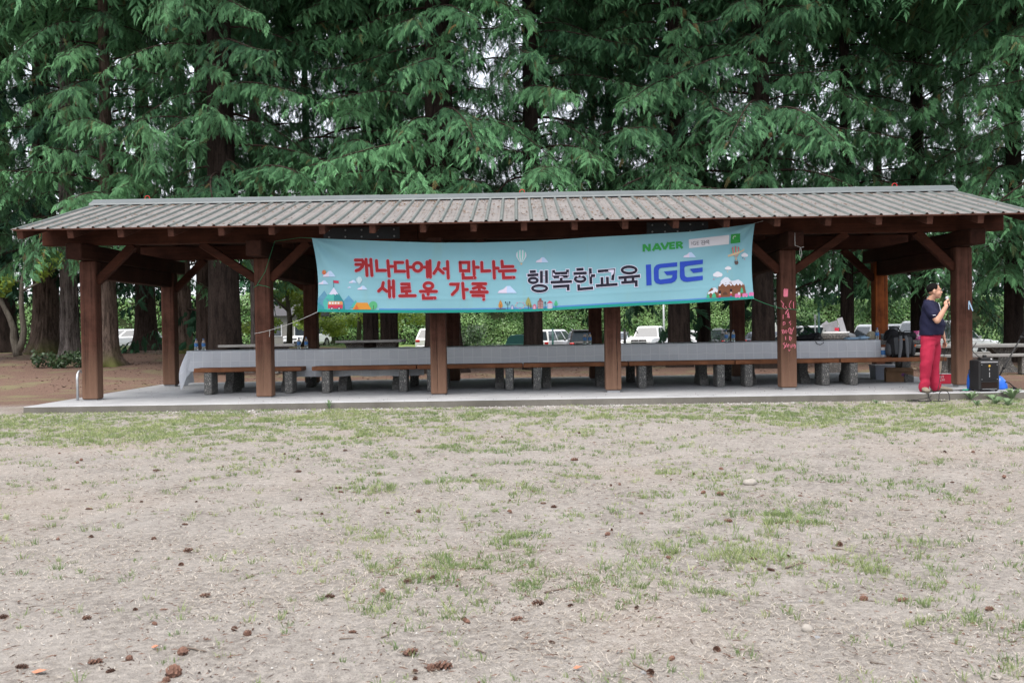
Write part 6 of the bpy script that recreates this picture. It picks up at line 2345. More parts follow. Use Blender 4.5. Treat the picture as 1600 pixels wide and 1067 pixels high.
def car(label, body, loc, rz, L=4.7, W=1.85, H=1.70, belt=1.02, hood=.95, wsx=(.28, .12), rear=(-.47, -.40), kind='suv', cat='car', roof_rail=False, group='cars in the parking lot'):
    """A car with its nose toward +X. wsx = windscreen foot/top and rear = tailgate foot/top as fractions of the length."""
    t = thing('parked_car' if kind != 'pickup' else 'pickup_truck', label, cat, loc, rz, group)
    hl, hw = L / 2, W / 2
    def sect(x, ztop, w, zb=.26, round_=.12):
        return [(x, -w * .86, zb), (x, -w, zb + .16), (x, -w * 1.0, .62), (x, -w * .985, ztop - round_ * .6), (x, -w * .90, ztop), (x, w * .90, ztop), (x, w * .985, ztop - round_ * .6), (x, w, .62), (x, w, zb + .16), (x, w * .86, zb)]
    if kind == 'pickup':
        st_ = [(-hl, .98, .93, .42), (-hl + .05, 1.10, .98, .36), (-hl * .2, 1.12, 1, .32), (hl * .16, 1.14, 1, .30), (hl * .34, 1.18, 1, .30), (hl * .80, 1.17, .97, .30), (hl * .95, 1.12, .93, .32), (hl, .95, .88, .38)]
    elif kind == 'van':
        st_ = [(-hl, belt - .08, .90, .36), (-hl + .06, belt, .97, .28), (0, belt, 1, .24), (hl * .50, belt - .03, 1, .24), (hl * .78, hood, .96, .24), (hl * .94, hood - .16, .86, .27), (hl, .62, .74, .32)]
    else:
        st_ = [(-hl, belt - .12, .88, .38), (-hl + .06, belt, .95, .30), (-hl * .4, belt, 1, .26), (hl * .28, belt - .01, 1, .26), (hl * .48, hood, .98, .26), (hl * .85, hood - .06, .93, .27), (hl * .96, hood - .18, .86, .30), (hl, .60, .76, .34)]
    MB().loft([sect(x, z, hw * w, zb) for x, z, w, zb in st_]).build('body', body, t, smooth=False)
    # cabin
    xf0, xf1 = L * wsx[0], L * wsx[1]
    xr0, xr1 = L * rear[0], L * rear[1]
    zb = (1.12 if kind == 'pickup' else belt) - .03
    wb, wt = hw * .93, hw * .74
    P = [(xr0, -wb, zb), (xf0, -wb, zb), (xf0, wb, zb), (xr0, wb, zb), (xr1, -wt, H - .06), (xf1, -wt, H - .06), (xf1, wt, H - .06), (xr1, wt, H - .06),
         (xr1 + .10, -wt * .85, H), (xf1 - .12, -wt * .85, H), (xf1 - .12, wt * .85, H), (xr1 + .10, wt * .85, H)]
    MB().add(P, [(0, 1, 5, 4), (1, 2, 6, 5), (2, 3, 7, 6), (3, 0, 4, 7), (4, 5, 9, 8), (5, 6, 10, 9), (6, 7, 11, 10), (7, 4, 8, 11), (8, 9, 10, 11), (3, 2, 1, 0)]).build('cabin', body, t)
    V3 = Vector
    def pane(name, a, b, c, d, inset=.08, off=.006, parent=t, m='car_glass'):
        a, b, c, d = map(V3, (a, b, c, d))
        ctr = (a + b + c + d) / 4
        n = (b - a).cross(d - a).normalized()
        if n.dot(ctr - V3((0, 0, 1.2))) < 0:
            n = -n
        q = [p + (ctr - p).normalized() * inset + n * off for p in (a, b, c, d)]
        q2 = [p - n * .012 for p in q]
        return MB().add(q + q2, [(0, 1, 2, 3), (7, 6, 5, 4), (0, 4, 5, 1), (1, 5, 6, 2), (2, 6, 7, 3), (3, 7, 4, 0)]).build(name, m, parent)
    pane('windscreen', P[1], P[2], P[6], P[5], .09)
    pane('rear_window', P[3], P[0], P[4], P[7], .12)
    cuts = [0, .36, .70, 1] if kind != 'pickup' else [0, .48, 1]
    for sg, (a, b, c, d) in ((-1, (P[0], P[1], P[5], P[4])), (1, (P[3], P[2], P[6], P[7]))):
        for u0, u1 in zip(cuts[:-1], cuts[1:]):
            q = [V3(a).lerp(V3(b), u0), V3(a).lerp(V3(b), u1), V3(d).lerp(V3(c), u1), V3(d).lerp(V3(c), u0)]
            pane('side_window', *q, .07)
        MB().box((xf0 - .12, sg * (hw + .08), zb + .10), (.09, .17, .13), bev=.03).build('wing_mirror', body, t)
    # wheels
    wr = .40 if kind == 'pickup' else .345
    for x in (-hl * .60, hl * .62):
        for sg in (-1, 1):
            M = Matrix.Rotation(R(90), 3, 'X')
            w = MB().lathe([(wr * .62, -.11), (wr * .94, -.11), (wr, -.07), (wr, .07), (wr * .94, .11), (wr * .62, .11)], (x, sg * (hw - .10), wr), 22, M=M).build('wheel', 'tyre_rubber', t, smooth=True)
            mb = MB()
            for k in range(5):
                a = 2 * PI * k / 5
                mb.box((x + math.cos(a) * wr * .34, sg * (hw + .005), wr + math.sin(a) * wr * .34), (wr * .6, .02, .07), Matrix.Rotation(-a, 3, 'Y'))
            mb.lathe([(wr * .62, -.02), (wr * .64, .0), (wr * .58, .01)], (x, sg * (hw - .01), wr), 18, M=M)
            mb.lathe([(wr * .18, -.02), (wr * .16, .03), (0, .035)], (x, sg * hw, wr), 10, M=M if sg < 0 else Matrix.Rotation(R(-90), 3, 'X'))
            mb.build('rim', 'rim_metal', w)
            MB().lathe([(wr * 1.13, -.02), (wr * 1.13, .02)], (x, sg * (hw - .012), wr), 22, M=M).build('wheel_arch', 'car_trim', t)
    # lights, bumpers, plates, grille
    zl = .86 if kind != 'pickup' else .90
    for sg in (-1, 1):
        MB().box((-hl + .035, sg * hw * .76, belt - .17 if kind != 'pickup' else .92), (.11, .30 if kind != 'pickup' else .16, .17 if kind != 'pickup' else .30), bev=.03).build('tail_light', 'tail_red', t)
        MB().box((hl * .955, sg * hw * .66, zl - .06), (.22, .34, .15), Matrix.Rotation(R(8), 3, 'Y'), bev=.04).build('headlight', 'head_clear', t)
    MB().box((-hl + .0, 0, .46), (.14, W * .86, .22), bev=.05).build('rear_bumper', 'car_trim' if body != 'car_white' else body, t)
    MB().box((hl - .04, 0, .42), (.16, W * .80, .18), bev=.05).build('front_bumper', 'car_trim' if kind != 'pickup' else 'rim_metal', t)
    MB().box((-hl - .016, 0, .74), (.012, .32, .16), bev=.003).build('licence_plate', 'plate_white', t)
    MB().box((hl + .045, 0, .44), (.012, .32, .15), bev=.003).build('licence_plate', 'plate_white', t)
    g = MB()
    if kind == 'pickup':
        g.box((hl - .02, 0, .86), (.09, W * .56, .34), bev=.04)
        gr = g.build('grille', 'car_trim', t)
        MB().box((hl + .03, 0, .86), (.03, W * .56, .05), bev=.01).box((hl + .03, 0, .86), (.03, .06, .32), bev=.01).build('grille_bar', 'rim_metal', gr)
    else:
        g.box((hl - .02, 0, .66), (.06, W * .42, .13), bev=.02)
        g.build('grille', 'car_trim', t)
    if kind == 'pickup':
        MB().box((-hl * .46, 0, 1.122), (hl * .92, W * .80, .02)).build('bed_cover', 'car_trim', t)
    if roof_rail:
        for sg in (-1, 1):
            MB().tube([(xr1 + .2, sg * wt * .9, H - .01), (xr1 + .3, sg * wt * .9, H + .04), (xf1 - .4, sg * wt * .9, H + .04), (xf1 - .3, sg * wt * .9, H - .01)], .02, 6).build('roof_rail', 'rim_metal', t)
        MB().box((xr1 - .06, 0, H - .05), (.22, wt * 1.7, .035), bev=.01).build('spoiler', body, t)
    return t


def park(px, Y):
    x = at(px, 530, Y).x
    return (x, Y, gzf(x, Y) + .012)


AW = R(90)           # nose away from the viewer
car('black SUV parked tail first left of the fourth post', 'car_black', park(907, 68), AW, H=1.78, roof_rail=True)
car('white minivan parked askew left of the black SUV', 'car_white', park(862, 70), AW - R(26), L=5.1, W=1.95, H=1.78, belt=1.05, hood=.98, wsx=(.33, .16), rear=(-.485, -.44), kind='van', cat='van')
car('white car half hidden behind the green bin', 'car_white', park(812, 72), AW - R(15), H=1.5, L=4.5)
car('white hatchback with a red tail light left of the massive flared trunk', 'car_white', park(683, 64), AW - R(10), H=1.62, L=4.2)
car('white pickup truck facing the shelter, right of the fourth post', 'car_white', park(1016, 73), R(-90) - R(24), L=5.7, W=2.05, H=1.96, kind='pickup', wsx=(.20, .10), rear=(-.14, -.12), cat='truck')
car('silver car partly hidden left of the pickup truck', 'car_silver', park(966, 77), R(-90) - R(10), H=1.48, L=4.5)
car('small black SUV parked tail first between two dark trunks', 'car_black', park(1131, 68), AW + R(6), H=1.68, L=4.5, roof_rail=True)
car('dark car showing a red tail light beside the near black trunk', 'car_dark_blue', park(1190, 66), AW + R(10), H=1.45, L=4.4)
car('white car mostly hidden between the slim cedar and the dark trunk', 'car_white', park(1069, 78), AW, H=1.55, L=4.5)
car('white minivan seen over the cloth right of the chalked post', 'car_white', park(1258, 52), R(152), L=4.9, W=1.9, H=1.8, belt=1.06, hood=1.0, wsx=(.33, .15), rear=(-.485, -.45), kind='van', cat='van')
car('white SUV seen over the camera bags', 'car_white', park(1402, 51), R(12), H=1.78, L=4.6)
car('white car glimpsed behind the man', 'car_white', park(1478, 49), R(5), H=1.9, L=4.7, kind='van', cat='van')
car('white SUV parked at an angle right of the second post', 'car_white', park(480, 75), R(-108), H=1.66, L=4.4)
car('pale silver car parked far left beyond the mossy cedar', 'car_silver', park(197, 66), R(188), H=1.5, L=4.5)

# ------------------------------------------------------------------ street furniture by the lot
flat('bin_teal', (.020, .085, .095), .45, .4, 0, .12)
flat('pole_green', (.015, .10, .085), .4, .5)
flat('pole_white', (.5, .52, .53), .4)
flat('sign_white', (.62, .63, .64), .4)
Y = 58
b = at(815, 545, Y)
t = thing('dumpster', 'dark teal wheeled refuse bin with a sloping lid beside the hidden white car', 'dumpster', (b.x, Y, gzf(b.x, Y)))
MB().prism([(-.95, .12), (.95, .12), (1.0, 1.05), (-1.0, 1.05)], 'y', -.6, .6).build('body', 'bin_teal', t)
MB().prism([(-.92, 1.055), (.98, 1.055), (.98, 1.58), (-.15, 1.60), (-.62, 1.57), (-.80, 1.42)], 'y', -.58, .58).build('lid', 'bin_teal', t)
MB().box((0, -.61, 1.05), (1.98, .03, .05), bev=.008).build('rim', 'pole_green', t)
for sx2 in (-.8, .8):
    MB().lathe([(.07, -.03), (.09, -.02), (.09, .02), (.07, .03)], (sx2, -.45, .09), 12, M=Matrix.Rotation(R(90), 3, 'X')).build('wheel', 'tyre_rubber', t)
for px, py0, Y, m, lab, r in ((863.5, 514, 57.2, 'pole_green', 'slim teal post standing in front of the white minivan', .055), (976, 515, 57.3, 'car_trim', 'dark bollard post in front of the silver car', .075), (1279.5, 488, 50, 'pole_green', 'green post beside the white parking sign', .05)):
    p = at(px, py0, Y)
    z = gzf(p.x, Y)
    t = thing('post', lab, 'post', (p.x, Y, z))
    MB().tube([(0, 0, -.1), (0, 0, p.z - z)], r, 10).build('pole', m, t, smooth=True)
    MB().lathe([(r * 1.1, p.z - z - .02), (r * 1.1, p.z - z + .01), (0, p.z - z + .04)], n=10).build('cap', m, t, smooth=True)
p = at(1273.5, 492, 49); z = gzf(p.x, 49)
t = thing('parking_sign', 'narrow white sign on a pale post beside the green post', 'sign', (p.x, 49, z))
MB().tube([(0, 0, -.1), (0, 0, p.z - z)], .03, 8).build('pole', 'pole_white', t, smooth=True)
MB().box((0, -.035, p.z - z - .12), (.12, .012, .26), bev=.004).build('plate', 'sign_white', t)
ar = MB()
ribbon(ar, [(-.035, p.z - z - .20), (.035, p.z - z - .20)], .02, -.042)
ar.build('arrow', 'car_trim', t)
p = at(1037, 489, 80); z = gzf(p.x, 80)
t = thing('street_lamp', 'pale street lamp rising above the pickup truck', 'lamp', (p.x, 80, z))
MB().tube([(0, 0, -.1), (0, 0, 2.7), (0, 0, 5.0)], [.09, .075, .06], 10).build('pole', 'pole_white', t, smooth=True)
MB().lathe([(.11, 0), (.11, .5)], (0, 0, .0), 10).build('foot', 'pole_white', t, smooth=True)
MB().tube([(0, 0, 4.95), (-.3, 0, 5.3), (-1.0, 0, 5.4)], .045, 8).build('arm', 'pole_white', t, smooth=True)
MB().box((-1.2, 0, 5.38), (.5, .2, .12), bev=.04).build('head', 'pole_white', t)
p = at(1408, 497, 50); z = gzf(p.x, 50)
p = at(1424, 500, 50)
t = thing('marker_post', 'thin white marker post above the pink bag', 'post', (p.x, 50, gzf(p.x, 50)))
MB().tube([(0, 0, -.1), (0, 0, p.z + 1.3)], .03, 8).build('pole', 'pole_white', t, smooth=True)
MB().lathe([(.034, p.z + .9), (.034, p.z + 1.0)], n=8).build('band', 'tail_red', t)

# far buildings glimpsed between trunks
flat('wall_pale', (.40, .40, .41), .8)
flat('wall_grey', (.22, .215, .20), .85)
flat('roof_dark', (.06, .06, .065), .8)
def house(lab, px, Y, w, h, m, win=3, z0=None):
    x = at(px, 520, Y).x
    z = gzf(x, Y)
    t = thing('house', lab, 'house', (x, Y, z))
    MB().box((0, 0, h / 2 - .2), (w, 5.0, h + .4)).build('wall', m, t)
    MB().prism([(-2.9, h), (2.9, h), (0, h + 1.5)], 'x', -w / 2 - .3, w / 2 + .3).build('roof', 'roof_dark', t)
    for i in range(win):
        xx = -w / 2 + w * (i + .5) / win
        wn_ = MB().box((xx, -2.51, h * .55), (w / win * .5, .06, h * .38), bev=.01).build('window', 'sign_white', t)
        MB().box((xx, -2.545, h * .55), (w / win * .5 - .14, .02, h * .38 - .14)).build('pane', 'car_glass', wn_)
    return t


house('pale house glimpsed left of the near black trunk', 1166, 92, 5.0, 4.6, 'wall_pale', 3)
house('low grey hut glimpsed left of the second post', 374, 88, 4.0, 3.0, 'wall_pale', 2)
house('small grey shed behind the yellow green maple', 462, 76, 3.6, 2.4, 'wall_grey', 2)
# ------------------------------------------------------------------ the man with the microphone
flat('skin', (.46, .255, .175), .5, .35, 0, .06, 14)
flat('hair_black', (.008, .007, .007), .9, .05, 0, .3, 60, .4)
flat('hair_grey', (.055, .050, .047), .7, .3, 0, .4, 80, .3)
flat('polo_navy', (.012, .013, .036), .85, .2, 0, .15, 90, .12)
flat('polo_trim', (.55, .56, .62), .7)
flat('trouser_red', (.335, .018, .048), .8, .2, 0, .10, 50, .1)
flat('shoe_suede', (.20, .175, .135), .9, .15, 0, .15, 60, .15)
flat('shoe_sole', (.10, .085, .065), .8)
flat('eye_white', (.55, .53, .50), .3)
flat('eye_dark', (.012, .008, .006), .2)
flat('lip', (.33, .12, .095), .5)
flat('mic_grille', (.33, .34, .36), .4, .5, .6, .4, 300, .5)

mpos = at(1455, 610, 15.32)
MAN = thing('person', 'man in navy polo shirt and red trousers speaking into a microphone beside the last post', 'person', (mpos.x, 15.32, 0.0))
V = Vector


class Flesh:
    """Rounded volumes that are fused into one continuous skin."""

    def __init__(self):
        self.mb = MB()

    def ell(self, c, r, M=None, n=16):
        M = M or Matrix.Identity(3)
        self.mb.lathe([(math.sin(a), -math.cos(a)) for a in np.linspace(0.02, PI - .02, 11)], c, n, M=M @ Matrix.Diagonal(r).to_3x3())
        return self

    def cap(self, pts, rs, n=12, flat=1.0):
        pts = [V(p) for p in pts]
        d0 = (pts[0] - pts[1]).normalized(); d1 = (pts[-1] - pts[-2]).normalized()
        P = [pts[0] + d0 * rs[0] * .9, pts[0] + d0 * rs[0] * .6] + pts + [pts[-1] + d1 * rs[-1] * .6, pts[-1] + d1 * rs[-1] * .9]
        Rr = [rs[0] * .35, rs[0] * .8] + list(rs) + [rs[-1] * .8, rs[-1] * .35]
        self.mb.tube(P, Rr, n, flat=flat)
        return self

    def rings(self, rr, n=28):
        """rr: (centre, rx, ry, angle) elliptical slices."""
        out = []
        for c, rx, ry, ang in rr:
            c = V(c)
            ca, sa = math.cos(ang), math.sin(ang)
            out.append([c + V((rx * math.cos(a) * ca - ry * math.sin(a) * sa, rx * math.cos(a) * sa + ry * math.sin(a) * ca, 0)) for a in np.linspace(0, 2 * PI, n + 1)[:-1]])
        self.mb.loft(out)
        return self

    def build(self, name, m, parent, voxel=.008, smooth=4, disp=None):
        o = self.mb.build(name, m, None)
        md = o.modifiers.new('remesh', 'REMESH'); md.mode = 'VOXEL'; md.voxel_size = voxel
        if smooth:
            sm = o.modifiers.new('smooth', 'SMOOTH'); sm.iterations = smooth; sm.factor = .5
        dg = bpy.context.evaluated_depsgraph_get()
        dg.update()
        me = bpy.data.meshes.new_from_object(o.evaluated_get(dg))
        me.name = name
        if disp:
            n = len(me.vertices)
            co = np.empty(n * 3, np.float32); me.vertices.foreach_get('co', co)
            nr = np.empty(n * 3, np.float32); me.vertices.foreach_get('normal', nr)
            co = co.reshape(-1, 3); nr = nr.reshape(-1, 3)
            co += nr * disp(co)[:, None]
            me.vertices.foreach_set('co', co.ravel())
        me.polygons.foreach_set('use_smooth', [True] * len(me.polygons))
        if not me.materials:
            me.materials.append(MATS[m])
        me.update()
        bpy.data.objects.remove(o)
        return link(name, me, parent)


TA = R(52)                                             # chest turned toward the right of the picture
def tz(x, y, z):                                       # trunk coordinates (x = his left, -y = forward) -> world-aligned
    c, s = math.cos(TA), math.sin(TA)
    return V((x * c - y * s, x * s + y * c, z))


HA = R(78)
HC = V((.045, -.035, 1.535))                           # head centre
def hd(x, y, z):                                       # head coordinates (-y = face)
    c, s = math.cos(HA), math.sin(HA)
    return HC + V((x * c - y * s, x * s + y * c, z))


HM = Matrix.Rotation(HA, 3, 'Z')
TM = Matrix.Rotation(TA, 3, 'Z')
# joints
RS, RE, RW = tz(-.185, -.015, 1.315), V((-.015, -.285, 1.085)), V((.122, -.288, 1.300))
LS, LE, LW = tz(.185, .0, 1.315), V((.205, .165, 1.05)), V((.245, .10, .835))
RH, RK, RA = tz(-.095, 0, .84), V((-.118, -.115, .46)), V((-.150, -.105, .085))
LH, LK, LA = tz(.095, 0, .84), V((.068, .06, .46)), V((.088, .05, .085))

fl = Flesh()
# trunk, neck, head
fl.rings([(tz(0, 0, .80), .15, .11, TA), (tz(0, -.01, 1.0), .155, .115, TA), (tz(0, 0, 1.2), .17, .105, TA), (tz(0, .01, 1.33), .165, .09, TA), (tz(0, .012, 1.38), .08, .065, TA)])
fl.rings([(tz(0, .012, 1.34), .078, .075, TA), (tz(0, .0, 1.40), .064, .066, TA), (HC + V((.0, .005, -.06)), .062, .068, HA)])
fl.ell(hd(0, .012, .035), (.080, .098, .088), HM)                   # skull
fl.ell(hd(0, -.028, -.030), (.066, .072, .085), HM)                 # face
fl.ell(hd(0, -.050, -.078), (.045, .042, .036), HM)                 # jaw and chin
fl.ell(hd(0, -.075, -.095), (.022, .018, .016), HM)
fl.ell(hd(-.040, -.058, -.035), (.026, .026, .030), HM); fl.ell(hd(.040, -.058, -.035), (.026, .026, .030), HM)   # cheeks
fl.ell(hd(0, -.088, .030), (.055, .014, .014), HM)                  # brow
fl.cap([hd(0, -.094, .012), hd(0, -.110, -.022)], [.010, .0145])    # nose
fl.ell(hd(-.011, -.100, -.026), (.010, .012, .009), HM); fl.ell(hd(.011, -.100, -.026), (.010, .012, .009), HM)
fl.ell(hd(0, -.096, -.052), (.026, .011, .007), HM); fl.ell(hd(0, -.093, -.064), (.023, .011, .008), HM)          # lips
for sg in (-1, 1):
    fl.ell(hd(sg * .083, .012, -.008), (.010, .020, .033), HM @ Matrix.Rotation(R(12), 3, 'X'), 12)
    fl.ell(hd(sg * .080, .004, -.034), (.009, .010, .012), HM, 10)
# arms
fl.cap([RS, RS.lerp(RE, .5), RE], [.058, .054, .046]); fl.cap([RE, RE.lerp(RW, .3), RW], [.046, .045, .029])
fl.cap([LS, LS.lerp(LE, .5), LE], [.058, .052, .042]); fl.cap([LE, LE.lerp(LW, .3), LW], [.042, .041, .027])
# legs
fl.cap([RH, RK, RA], [.085, .058, .040]); fl.cap([LH, LK, LA], [.085, .058, .040])
fl.ell(RA + V((-.01, -.05, -.045)), (.04, .10, .035)); fl.ell(LA + V((.055, -.02, -.045)), (.10, .04, .035))
# right hand closed round the microphone
MT = V((.158, -.225, 1.435))                           # mic head, just before the mouth
MBs = V((.150, -.300, 1.280))                          # tail of the mic
md_ = (MT - MBs).normalized()
side = V((1, 0, 0))
fw = md_.cross(side).normalized()                      # out of the fist toward the viewer
side = fw.cross(md_).normalized()
grip = MBs.lerp(MT, .42)
pc = grip - side * .030 + fw * .004
fl.cap([RW, RW.lerp(pc, .6), pc], [.028, .030, .032], flat=.8)
fl.ell(pc, (.024, .034, .044), Matrix((side, fw, md_)).transposed())
for i, (o, ln) in enumerate(((.034, .92), (.011, 1.0), (-.012, .95), (-.034, .78))):
    b = grip + md_ * o
    r = .0098 - .0006 * abs(i - 1)
    k = [b - side * .030 + fw * .020, b - side * .008 + fw * .033 * ln, b + side * .020 * ln + fw * .024, b + side * .026 * ln - fw * .004, b + side * .010 - fw * .018]
    fl.cap(k, [r * 1.08, r * 1.05, r, r * .94, r * .85], 8)
fl.cap([pc + md_ * .020 - fw * .020, pc + md_ * .040 - fw * .026 + side * .018, grip + md_ * .056 - fw * .022 + side * .010, grip + md_ * .064 - fw * .010 + side * .022], [.0135, .0125, .0110, .0095], 8)
# left hand hanging relaxed
hp = LW + V((.008, -.012, -.058))
fl.cap([LW, hp], [.026, .030], flat=.65)
fl.ell(hp + V((.0, -.004, -.008)), (.020, .038, .042), Matrix.Rotation(R(-20), 3, 'Z'))
for i, (o, ln) in enumerate(((-.036, .92), (-.012, 1.0), (.012, .95), (.034, .76))):
    dirv = V((math.sin(R(20)) * -o, math.cos(R(20)) * o, 0))
    b = hp + dirv + V((0, -.004, -.040))
    fl.cap([b, b + V((-.002, -.004, -.034 * ln)), b + V((-.012, -.008, -.060 * ln)), b + V((-.026, -.010, -.074 * ln))], [.0098, .0092, .0086, .0075], 8)
fl.cap([hp + V((-.006, -.034, .012)), hp + V((-.012, -.054, -.014)), hp + V((-.018, -.060, -.044))], [.013, .0115, .0095], 8)
BODY = fl.build('body', 'skin', MAN, .0060, 3)

# hair: short back and sides, thin on top
hair = MB()
# cap of hair built over the skull, cut at the hair line
n1, n2 = 48, 16
Pn, Fn = [], []
for i in range(n1):
    a = 2 * PI * i / n1
    # a = 0 at his left, going to the back (+y), right, front (-y)
    sa_ = math.sin(a)
    low = R(float(np.interp(sa_, [-1, -.85, -.66, -.52, -.30, 0, .25, 1], [50, 45, 56, 84, 101, 103, 115, 133])))
    for j in range(n2):
        th = low * j / (n2 - 1)
        rr_ = 1.025 + .008 * math.sin(a * 9 + j) - .04 * (j == n2 - 1)
        x = .080 * rr_ * math.sin(th) * math.cos(a)
        y = .012 + .099 * rr_ * math.sin(th) * math.sin(a)
        z = .035 + .090 * rr_ * math.cos(th)
        if math.cos(th) < 0:
            x *= .97; y = y * (.96)
        Pn.append(hd(x, y, z))
for i in range(n1):
    for j in range(n2 - 1):
        k = (i + 1) % n1
        Fn.append((i * n2 + j, k * n2 + j, k * n2 + j + 1, i * n2 + j + 1))
hair.add(Pn, Fn)
hair.build('hair', 'hair_black', MAN, smooth=True)
# eyes, brows, mouth
for sg in (-1, 1):
    e = MB().lathe([(.0085 * math.sin(a), -.0060 * math.cos(a)) for a in np.linspace(0, PI, 8)], hd(sg * .031, -.0815, .010), 10, M=HM).build('eye', 'eye_white', MAN, smooth=True)
    MB().lathe([(.006, 0), (.004, .002), (0, .0026)], hd(sg * .031, -.0900, .010), 8, M=HM @ Matrix.Rotation(R(90), 3, 'X')).build('iris', 'eye_dark', e)
    MB().tube([hd(sg * .014, -.0985, .027), hd(sg * .030, -.098, .032), hd(sg * .048, -.086, .026)], [.003, .004, .002], 6, flat=.6).build('eyebrow', 'hair_black', MAN, smooth=True)
MB().tube([hd(-.024, -.100, -.057), hd(0, -.108, -.058), hd(.024, -.100, -.057)], [.002, .0035, .002], 6).build('mouth', 'lip', MAN, smooth=True)

# polo shirt
sh = Flesh()
sh.rings([(tz(0, -.012, .865), (.214), .168, TA), (tz(0, -.020, .93), (.219), .176, TA), (tz(0, -.030, 1.02), (.221), .184, TA), (tz(0, -.018, 1.12), (.212), .160, TA), (tz(0, -.006, 1.22), .196, .132, TA), (tz(0, .004, 1.30), .188, .112, TA), (tz(0, .010, 1.355), .140, .090, TA), (tz(0, .010, 1.385), .085, .074, TA)])
sh.cap([tz(-.15, .0, 1.325), RS, RS.lerp(RE, .42), RS.lerp(RE, .60)], [.070, .080, .080, .082])
sh.cap([tz(.15, .0, 1.325), LS, LS.lerp(LE, .42), LS.lerp(LE, .60)], [.070, .078, .074, .076])
def shirt_folds(co):
    x, y, z = co[:, 0], co[:, 1], co[:, 2]
    f = .0045 * np.sin(z * 34 + x * 26 + np.sin(y * 18) * 1.5) * np.exp(-((z - .98) / .16) ** 2)
    f += .0035 * np.sin((x + z) * 46 + y * 14) * np.exp(-((z - 1.20) / .10) ** 2)
    f += .002 * np.sin(x * 60 + z * 21)
    return f
SHIRT = sh.build('polo_shirt', 'polo_navy', MAN, .0085, 4, shirt_folds)
# collar, placket, buttons, cuff stripe
cl = MB()
ringA, ringB, ringC = [], [], []
for i in range(22):
    a = R(-90 + 22) + (2 * PI - R(44)) * i / 21
    ringA.append(tz(.072 * math.cos(a), .010 + .070 * math.sin(a), 1.412 - .012 * (math.sin(a) < -.3)))
    ringB.append(tz(.080 * math.cos(a), .010 + .079 * math.sin(a), 1.405 - .015 * (math.sin(a) < -.3)))
    ringC.append(tz(.100 * math.cos(a), .008 + .096 * math.sin(a), 1.368 - .028 * (math.sin(a) < -.5)))
cl.loft([ringA, ringB, ringC], closed=False)
cl.build('collar', 'polo_navy', SHIRT, smooth=True)
pk = MB()
ribs = [(-.118, 1.362), (-.134, 1.31), (-.144, 1.25), (-.150, 1.21)]
Pn = []
for y, z in ribs:
    Pn += [tz(-.017, y - .004, z), tz(.017, y - .004, z)]
pk.add(Pn, [(2 * i, 2 * i + 1, 2 * i + 3, 2 * i + 2) for i in range(3)])
pk.build('placket', 'polo_trim', SHIRT)
bt_ = MB()
for y, z in ((-.128, 1.345), (-.142, 1.30), (-.152, 1.255)):
    bt_.lathe([(.006, 0), (.005, .003), (0, .004)], tz(0, y - .004, z), 8, M=TM @ Matrix.Rotation(R(90), 3, 'X'))
bt_.build('buttons', 'eye_dark', SHIRT)
d_ = (RE - RS).normalized()
q0 = RS.lerp(RE, .655)
MB().tube([q0 - d_ * .004, q0 + d_ * .004], .0865, 18, caps=False).build('cuff_trim', 'polo_navy', SHIRT, smooth=True)
MB().box(q0 + V((-.030, -.081, .004)), (.045, .008, .009), Matrix.Rotation(R(-8), 3, 'Y'), bev=.002).build('sleeve_mark', 'polo_trim', SHIRT)

# trousers
tr = Flesh()
tr.rings([(tz(0, -.006, .92), .178, .142, TA), (tz(0, -.004, .84), .184, .144, TA), (tz(0, 0, .775), .180, .136, TA), (tz(0, 0, .72), .15, .11, TA)])
tr.cap([RH + V((0, 0, -.03)), RH.lerp(RK, .5), RK, RK.lerp(RA, .5), RA + V((0, 0, -.028))], [.116, .110, .090, .079, .075])
tr.cap([LH + V((0, 0, -.03)), LH.lerp(LK, .5), LK, LK.lerp(LA, .5), LA + V((0, 0, -.028))], [.116, .109, .089, .078, .075])
def trouser_folds(co):
    x, y, z = co[:, 0], co[:, 1], co[:, 2]
    n1 = vnoise(x * 6 + z * 5 + 9, z * 7 - x * 4 + 20 + y * 3, 1.0, 61) - .5
    n2 = vnoise(x * 9 - z * 6 + 40, z * 16 + y * 8 + 30, 1.0, 62) - .5
    f = .036 * n2 * np.exp(-((z - .11) / .11) ** 2) + .030 * n1 * np.exp(-((z - .48) / .16) ** 2) + .022 * n2 * np.exp(-((z - .74) / .10) ** 2)
    return f + .006 * n1
TRO = tr.build('trousers', 'trouser_red', MAN, .0085, 3, trouser_folds)

# shoes
def shoe(c, ang, nm='shoe'):
    M = Matrix.Rotation(ang, 3, 'Z')
    f = Flesh()
    prof = [(-.11, .032, .056), (-.08, .042, .085), (-.02, .047, .088), (.05, .051, .070), (.12, .054, .055), (.17, .046, .044), (.195, .028, .034)]
    rr_ = []
    for (y, w, h) in prof:
        ring = []
        for a in np.linspace(0, 2 * PI, 15)[:-1]:
            ring.append(V(c) + M @ V((w * math.cos(a), -y, max(.012, h * .5 + h * .5 * math.sin(a)) + .010)))
        rr_.append(ring)
    f.mb.loft(rr_)
    s = f.build(nm, 'shoe_suede', MAN, .006, 3)
    poly = []
    for a in np.linspace(0, 2 * PI, 21)[:-1]:
        w = .057 if math.sin(a) < 0 else .048
        poly.append((w * math.cos(a), .035 * -1 + .168 * math.sin(a) * 1.0))
    mb = MB()
    P = [V(c) + M @ V((x, y, z)) for z in (.001, .022) for x, y in poly]
    n = len(poly)
    mb.add(P, [tuple(range(n - 1, -1, -1)), tuple(range(n, 2 * n))] + [(i, (i + 1) % n, n + (i + 1) % n, n + i) for i in range(n)])
    mb.build('sole', 'shoe_sole', s)


shoe(RA + V((-.006, -.035, -.085)), R(-10))
shoe(LA + V((.045, -.015, -.085)), R(76))

